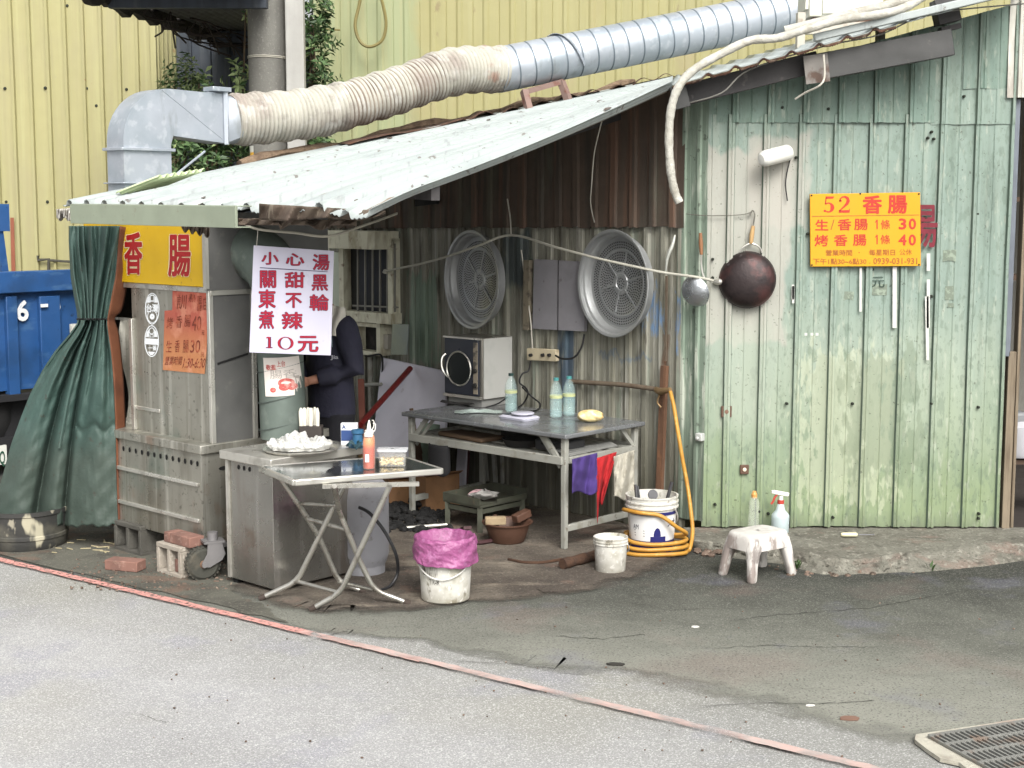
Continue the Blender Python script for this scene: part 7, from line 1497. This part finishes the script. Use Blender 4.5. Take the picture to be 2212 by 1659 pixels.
# switches and plates
plm = mat("brown_plate", (92, 68, 54), .6); 
for x, y, s_, tx, hole_c in ((1569, 889, .036, "upper brown square plate on the green wall", (120, 92, 76)), (1608, 1014, .030, "lower brown square plate with pale centre on the green wall", (214, 200, 180))):
    q = GW(x, y, .012); m = MB(); m.box(q, (s_ * 1.85, .016, s_ * 2)); P_ = m.build("wall_plate", plm, None, bevel=.004); tag(P_, tx, "switch plate", "brown plates on the green wall")
    m = MB(); m.lathe([(s_ * .42, 0), (s_ * .36, .006), (.0001, .007)], q + Vector((0, -.008, 0)), NY, 14); m.build("centre", mat("plate_centre", hole_c, .6), P_)
m = MB(); q = W(1512, 944, .02); m.box(q, (.05, .04, .05), AX); m.box(q - B * .03 - UP * .004, (.02, .02, .02), AX); tag(m.build("small_socket", mat("socket_grey", (176, 178, 174), .5), None, bevel=.006), "small grey socket low at the wall corner", "socket")

# ================================================================ BY THE GREEN WALL
clearg = mat("clear_bottle", (226, 232, 220), .1, bump=None, mott=0, alpha=.16)
q = G(1624, 1143, .075); q = Vector((q.x, min(q.y, YG - .10), .076))
CB = thing("clear_bottle", q, "empty clear plastic bottle with orange cap by the green wall", "bottle")
m = MB(); m.lathe([(.032, 0), (.036, .01), (.036, .10), (.031, .13), (.034, .15), (.034, .19), (.018, .222), (.015, .225), (.015, .235)], q, UP, 24); m.build("shell", clearg, CB)
m = MB(); m.lathe([(.018, .215), (.019, .238), (.014, .244), (.012, .258), (.0001, .26)], q, UP, 16); m.build("cap", mat("orange_cap", (204, 148, 84), .5), CB)
q = G(1684, 1150, .075); q = Vector((q.x, min(q.y, YG - .14), .076)); s_ = 1.12
SB = thing("spray_bottle", q, "translucent spray bottle with red and white trigger behind the stool", "spray bottle")
m = MB(); m.lathe([(.048, 0), (.054, .008), (.056, .10), (.056, .112), (.048, .124), (.030, .145), (.020, .185), (.017, .19), (.0001, .19)], q, UP, 28); m.build("tank", mat("milky_plastic", (206, 220, 222), .35, bump=None, trans=.35, mott=.04), SB)
m = MB(); m.lathe([(.021, .186), (.021, .208), (.0001, .208)], q, UP, 18); m.build("collar", mat("spray_red", (172, 62, 50), .5), SB)
sw = mat("spray_white", (220, 218, 210), .4, mott=.03, bump=None); u_ = Vector((-1, -.15, 0)).normalized()
m = MB(); m.bar(q + UP * .208, q + UP * .235, .026, .024, u_); m.bar(q - u_ * .05 + UP * .242, q + u_ * .05 + UP * .262, .024, .024); m.bar(q + u_ * .05 + UP * .262, q + u_ * .062 + UP * .264, .02, .02); m.build("spray_head", sw, SB, bevel=.004)
m = MB(); m.tube(smoothpath([q + u_ * .022 + UP * .246, q + u_ * .04 + UP * .225, q + u_ * .05 + UP * .20, q + u_ * .062 + UP * .185], 4), .007, 8); m.build("trigger", bpy.data.materials["spray_red"], SB)
q = G(1817, 1160, .075); q2 = G(1887, 1159, .075); q.y = q2.y = min(q.y, YG - .06); q.z = q2.z = .09; d_ = (q2 - q).normalized()
SD = thing("screwdriver", q, "screwdriver with pale handle lying on the footing below the wall", "screwdriver")
m = MB(); m.tube([q, q + d_ * .015, q + d_ * .09, q + d_ * .1], [.011, .014, .014, .009], 10); m.build("handle", mat("driver_handle", (206, 200, 168), .4), SD)
m = MB(); m.tube([q + d_ * .1, q2], .004, 8); m.build("shaft", dk2, SD)
m = MB(); m.box(q - X1 * .60 + UP * -.006, (.09, .03, .012)); tag(m.build("wood_chip", tan), "small wooden chip on the footing beside the spray bottle", "wood chip")
# plastic stool
stoolm = mat("weathered_stool_plastic", (190, 186, 180), .65, layers=[('n', (128, 116, 110), (9, 9, 3.4), .48, .56, .85), ('n', (96, 86, 82), (14, 14, 5.5), .55, .61, .7), ('n', (206, 204, 198), (16, 16, 7), .56, .62, .7), ('half', (192, 190, 184), (0, 0, .245), (0, 0, 1), .02, .01, .7)], bump=(24, .3, .006), mott=.06)
fc_ = (G(1613, 1264) + G(1567, 1247) + G(1711, 1246) + G(1650, 1214)) / 4
ST = thing("stool", (fc_.x, fc_.y, .004), "low weathered white plastic stool on the asphalt before the green wall", "stool", rz=R_(36))
SH_ = .262
m = MB(); rloft(m, [rrect(.168, .126, .055, SH_ - .092), rrect(.162, .120, .055, SH_ - .045), rrect(.155, .113, .053, SH_ - .012), rrect(.144, .102, .05, SH_ - .001), rrect(.13, .09, .045, SH_ + .001), rrect(.01, .01, .005, SH_ - .001)], (0, 0, 0), cap=False)
rloft(m, [rrect(.162, .120, .053, SH_ - .092), rrect(.148, .106, .048, SH_ - .02), rrect(.01, .01, .004, SH_ - .012)], (0, 0, 0), cap=False); m.build("seat", stoolm, ST, local=True, smooth=50, sub=1)
for sx in (-1, 1):
    for sy in (-1, 1):
        m = MB(); rings = []
        for z, ox, oy, w, d in ((SH_ - .035, .108, .072, .046, .038), (SH_ - .09, .122, .084, .044, .038), (SH_ - .115, .132, .094, .036, .030), (.09, .146, .104, .029, .024), (.010, .160, .116, .027, .022), (0, .160, .116, .022, .018)):
            rings.append((Vector((sx * ox, sy * oy, z)), Vector((w, 0, 0)), Vector((0, d, 0))))
        # rounded-square section
        vs = [];
        for c_, X_, Y_ in rings:
            for k in range(16):
                a = 2 * math.pi * k / 16; ca, sa = math.cos(a), math.sin(a); e_ = .55; vs.append(c_ + X_ * (abs(ca) ** e_ * (1 if ca > 0 else -1)) + Y_ * (abs(sa) ** e_ * (1 if sa > 0 else -1)))
        m.add(vs, [(i * 16 + k, i * 16 + (k + 1) % 16, (i + 1) * 16 + (k + 1) % 16, (i + 1) * 16 + k) for i in range(5) for k in range(16)] + [list(range(80, 96))]); m.build("leg", stoolm, ST, local=True, smooth=50)
# buckets and hose
q = G(1409, 1200); bb = (q.x, q.y + .06, .004)
BK = bucket("paint_bucket", bb, .128, .157, .365, "big white pail with navy printed label and tools inside", 2.4)
lab = MB()
def lang(a, z, o=.0015): r = .128 + .029 * z / .365 + o; return Vector((r * math.sin(a), -r * math.cos(a), z))
def lband(mb, a0, a1, z0_, z1_, o=.0015, n=24):
    mb.add([lang(a0 + (a1 - a0) * k / n, z, o) for k in range(n + 1) for z in (z0_, z1_)], [(2 * k, 2 * k + 2, 2 * k + 3, 2 * k + 1) for k in range(n)])
navyl = mat("label_navy", (34, 36, 96), .5, bump=None, mott=.08); lband(lab, -1.25, 1.5, .022, .098); lband(lab, -1.35, 1.6, .258, .278); lband(lab, -.15, .55, .06, .13, .002)
lab.poly([lang(.0 + .16 * math.cos(k * .5) + .15, .135 + .05 * math.sin(k * .5) * (1 if math.sin(k * .5) > 0 else .2), .0024) for k in range(13)]); lab.build("label_print", navyl, BK, local=True, smooth=0)
m = MB(); lband(m, -1.2, 1.5, .10, .25, .0008); m.build("label", mat("label_paper_white", (214, 214, 212), .5, mott=.05, bump=None), BK, local=True)
m = MB(); letter(m, "久大", lambda x, y: lang(.62 + .5 * x, .235 - .05 * y, .0024), 0, 0, 1, 1, .03)
letter(m, "AM", lambda x, y: lang(-.95 + .28 * x, .20 - .03 * y, .0024), 0, 0, 1, 1, .0)
for i in range(3): m.poly([lang(-.9 + .5 * k, .165 - .016 * i - .004 * j, .0024) for k, j in ((0, 0), (1, 0), (1, 1), (0, 1))])
m.build("label_text", mat("label_text_grey", (58, 58, 74), .6, bump=None), BK, local=True, smooth=0)
m = MB(); bv = Vector(bb)
for dx, dy, tx_, ty_, L_ in ((-.08, -.03, -.10, .02, .42), (-.05, -.04, -.09, .02, .41), (.03, -.06, .12, .0, .44)): m.bar(bv + Vector((dx, dy, .12)), bv + Vector((tx_, ty_, L_)), .012, .018)
m.lathe([(.0001, -.003), (.032, -.003), (.032, .003), (.0001, .003)], bv + Vector((-.0, -.05, .37)), Vector((.3, -1, .3)), 18)
tag(m.build("kitchen_tools", dk2), "dark metal kitchen tools standing in the big pail", "tools")
q = G(1320, 1240); b2_ = bucket("bucket", (q.x, q.y + .05, .006), .086, .098, .205, "small white pail with handle beside the big pail", 2.6)
m = MB(); m.lathe([(.0001, .192), (.085, .190), (.093, .186)], (q.x, q.y + .05, .006), UP, 30, cap=False); tag(m.build("white_filling", mat("white_filling", (224, 224, 220), .5, mott=.03, bump=None)), "white contents filling the small pail to its rim", "contents")
hosem = mat("yellow_hose", (180, 132, 53), .45, layers=[('n', (154, 104, 41), 9, .5, .64, .5), ('n', (198, 162, 95), 24, .58, .66, .5)], bump=(30, .15, .004))
cx, cy = bb[0], bb[1]
hp = [W(1448, 846, .12), W(1456, 880, .16), W(1464, 930, .2), GW(1474, 990, .14), GW(1485, 1050, .16), DY(1493, 1110, 8.86), DY(1496, 1150, 8.80), DY(1490, 1185, 8.72)]
for k in range(40):
    a = -.15 - k * .42; rad = .205 + .018 * math.sin(k * 1.3) - .0006 * k; hp.append(Vector((cx + rad * math.cos(a) + .01, cy + rad * .9 * math.sin(a), .022 + .0022 * k + .006 * math.sin(k * .9))))
hp += [Vector((cx + .19, cy - .06, .13)), Vector((cx + .13, cy - .15, .20)), Vector((cx + .03, cy - .165, .27)), Vector((cx - .09, cy - .155, .285)), Vector((cx - .17, cy - .05, .282)), Vector((cx - .16, cy + .06, .26))]
m = MB(); m.tube(smoothpath(hp, 6), .0125, 10); tag(m.build("garden_hose", hosem), "yellow garden hose coiled round the big pail and up to the tap", "hose")

# ================================================================ VENDOR
skin = mat("skin", (168, 122, 100), .55, layers=[('n', (144, 98, 80), 12, .5, .66, .4)], bump=(120, .15, .002), mott=.06, spec=.4)
shirt = mat("navy_shirt", (38, 38, 53), .85, layers=[('n', (27, 27, 40), 4, .46, .64, .5)], bump=(9, .6, .02), mott=.1)
pants = mat("black_trousers", (22, 22, 28), .9, bump=(14, .3, .01))
VD = 9.05
vx = DY(715, 800, VD).x
VN = thing("person", (vx, VD, .016), "person in a navy shirt working at the stall behind the menu board", "person", rz=0)
fdir = Vector((-.80, -.60, 0)); ldir = Vector((.60, -.80, 0))
def VP(l, f_, z): return Vector((vx, VD, .016)) + ldir * l + fdir * f_ + UP * z
def rg(l, f_, z, w, d): return (VP(l, f_, z), ldir * w, fdir * d)
def limb(mb, pts, n=14):
    rings = []
    P_ = [Vector(p[0]) for p in pts]
    for i, (p_, r) in enumerate(pts):
        t = (P_[min(i + 1, len(P_) - 1)] - P_[max(i - 1, 0)]).normalized(); X_ = t.orthogonal().normalized(); rings.append((p_, X_ * r, t.cross(X_) * r))
    mb.loft(rings, n)
SH_L, EL_L, WR_L = VP(.185, 0, 1.385), VP(.235, -.03, 1.10), VP(.10, .215, 1.035)
SH_R, EL_R, WR_R = VP(-.185, 0, 1.385), VP(-.23, .03, 1.10), VP(-.06, .24, 1.03)
body = MB()
hl = .125
body.loft([rg(0, 0, .80, .155, .10), rg(0, 0, .95, .15, .105), rg(0, 0, 1.1, .15, .1), rg(0, 0, 1.3, .165, .105), rg(0, 0, 1.40, .15, .085), rg(0, .0, 1.45, .065, .062), rg(0, .05, 1.50, .056, .058), rg(0, .03 + hl, 1.535, .06, .07), rg(0, .04 + hl, 1.58, .068, .085), rg(0, .035 + hl, 1.64, .077, .098), rg(0, .025 + hl, 1.70, .072, .09), rg(0, .02 + hl, 1.735, .04, .05), rg(0, .02 + hl, 1.742, .01, .012)], 20)
body.loft([rg(0, .118 + hl, 1.655, .010, .012), rg(0, .136 + hl, 1.625, .013, .014), rg(0, .148 + hl, 1.607, .016, .014), rg(0, .128 + hl, 1.595, .012, .012)], 10)                     # nose
body.loft([rg(0, .112 + hl, 1.575, .022, .012), rg(0, .122 + hl, 1.566, .024, .010), rg(0, .112 + hl, 1.556, .02, .01)], 10)                                                 # mouth
for s in (-1, 1):
    body.loft([rg(s * .076, .02 + hl, 1.60, .008, .014), rg(s * .082, .018 + hl, 1.625, .008, .02), rg(s * .080, .015 + hl, 1.655, .008, .016)], 8)                            # ears
    limb(body, [(VP(s * .09, 0, .84), .085), (VP(s * .095, .01, .66), .075), (VP(s * .095, .012, .50), .055), (VP(s * .095, .0, .46), .052), (VP(s * .095, -.01, .32), .05), (VP(s * .095, 0, .12), .036), (VP(s * .095, 0, .05), .036)])
    body.loft([rg(s * .095, -.05, .03, .035, .03), rg(s * .098, .05, .03, .042, .10), rg(s * .098, .05, .002, .042, .10)], 14)
for sh, el, wr in ((SH_L, EL_L, WR_L), (SH_R, EL_R, WR_R)): limb(body, [(sh, .05), (sh.lerp(el, .5), .046), (el, .040), (el.lerp(wr, .4), .038), (wr, .026)])
def hand(mb, wr, el, side):
    d_ = (wr - el).normalized(); up_ = UP - d_ * d_.z; up_.normalize(); sd_ = d_.cross(up_)
    pc_ = wr + d_ * .045; mb.loft([(wr - d_ * .01, up_ * .024, sd_ * .018), (wr + d_ * .02, up_ * .032, sd_ * .016), (pc_ + d_ * .02, up_ * .040, sd_ * .014), (pc_ + d_ * .042, up_ * .036, sd_ * .012)], 12)
    for i, L_ in enumerate((.068, .078, .073, .058)):
        k0 = pc_ + d_ * .040 + up_ * (.030 - .020 * i); b_ = sd_ * side
        k1 = k0 + d_ * L_ * .45 + b_ * L_ * .12; k2 = k1 + d_ * L_ * .16 + b_ * L_ * .32; k3 = k2 - d_ * L_ * .12 + b_ * L_ * .25
        limb(mb, [(k0 - d_ * .012, .0092), (k0, .0092), (k1, .0086), (k2, .0080), (k3, .0070)], 8)
    t0_ = wr + d_ * .02 + up_ * .026; t1_ = t0_ + d_ * .025 + up_ * .018 + sd_ * side * .016; t2_ = t1_ + d_ * .03 + sd_ * side * .018; limb(mb, [(t0_, .012), (t1_, .0105), (t2_, .0085)], 8)
hand(body, WR_L, EL_L, -1); hand(body, WR_R, EL_R, 1)
body.build("body", skin, VN, remesh=.0055, sm=5, smooth=0)
sm_ = MB()
sm_.loft([rg(0, 0, .80, .19, .135), rg(0, 0, .90, .185, .132), rg(0, .01, 1.05, .182, .132), rg(0, .01, 1.2, .187, .13), rg(0, .0, 1.33, .195, .12), rg(0, 0, 1.40, .175, .10), rg(0, .0, 1.445, .10, .078), rg(0, .005, 1.462, .074, .068)], 22)
for sh, el, wr in ((SH_L, EL_L, WR_L), (SH_R, EL_R, WR_R)): limb(sm_, [(sh + UP * .035 - (el - sh).normalized() * .01, .030), (sh + UP * .015, .062), (sh - UP * .03, .080), (sh.lerp(el, .5), .080), (el, .072), (el.lerp(wr, .45), .064), (el.lerp(wr, .80), .050)])
so = sm_.build("shirt", shirt, VN, remesh=.009, sm=4, smooth=0)
pn = MB()
pn.loft([rg(0, 0, .70, .18, .12), rg(0, 0, .80, .178, .122), rg(0, 0, .88, .168, .115)], 20)
for s in (-1, 1): limb(pn, [(VP(s * .088, 0, .82), .105), (VP(s * .095, .01, .62), .092), (VP(s * .096, .01, .45), .074), (VP(s * .096, .0, .25), .066), (VP(s * .096, 0, .08), .06)])
pn.build("trousers", pants, VN, remesh=.010, sm=4, smooth=0)
hr = MB(); hr.loft([rg(0, -.025 + hl, 1.585, .066, .07), rg(0, -.02 + hl, 1.64, .083, .085), rg(0, -.005 + hl, 1.70, .082, .092), rg(0, .01 + hl, 1.745, .05, .062), rg(0, .012 + hl, 1.757, .012, .014)], 20); hr.build("hair", mat("grey_hair", (96, 92, 88), .7, bump=(90, .6, .004)), VN, remesh=.008, sm=3, smooth=0)
eyes = MB()
for s in (-1, 1): eyes.loft([rg(s * .031, .124 + hl, 1.648, .012, .004), rg(s * .031, .128 + hl, 1.642, .013, .004), rg(s * .031, .125 + hl, 1.636, .010, .004)], 10)
eyes.build("eyes", mat("eye_dark", (30, 24, 22), .3), VN)
tw = MB()
def toweln(u, v):   # towel hung round the neck, one end down the chest
    if v < .25: t = v / .25; return VP(.02 + .075 * u * (1 - .2 * t), .02 + .075 * t + .02 * u, 1.49 - .035 * t + .02 * math.sin(t * 3.1))
    t = (v - .25) / .75; return VP(.02 + .085 * u + .012 * math.sin(t * 6), .095 + .055 * min(1, t * 2.2) + .006 * math.sin(u * 9 + t * 5), 1.455 - .20 * t)
tw.grid(lambda u, v: DY(714 + 30 * u + 2 * math.sin(v * 7), 660 + 64 * v + 4 * u, VD - .185) + Vector((0, .018 * math.sin(u * 6 + v * 3) + .06 * max(0, .25 - v), 0)), 12, 20); tw.build("towel", mat("white_towel", (206, 202, 190), .95, bump=(90, .6, .004)), VN, solid=.008, smooth=60)
pc = DY(732, 738, VD - .16); tb = MB(); tb.grid(lambda u, v: DY(714 + 32 * u + 3 * v, 724 + 26 * v + 6 * u, VD - .17) + Vector((0, .012 * math.sin(u * 7), 0)), 12, 6); tb.build("chest_pouch", mat("pale_blue_cloth", (142, 166, 172), .85), VN, solid=.006, smooth=60)
lt = MB(); letter(lt, "Jia", lambda x, y: DY(714 + 17 * x, 767 + 11 * y, VD - .175), 0, 0, 1, 1, .02); lt.build("shirt_print", mat("print_white", (176, 176, 184), .7, bump=None), VN, smooth=0)
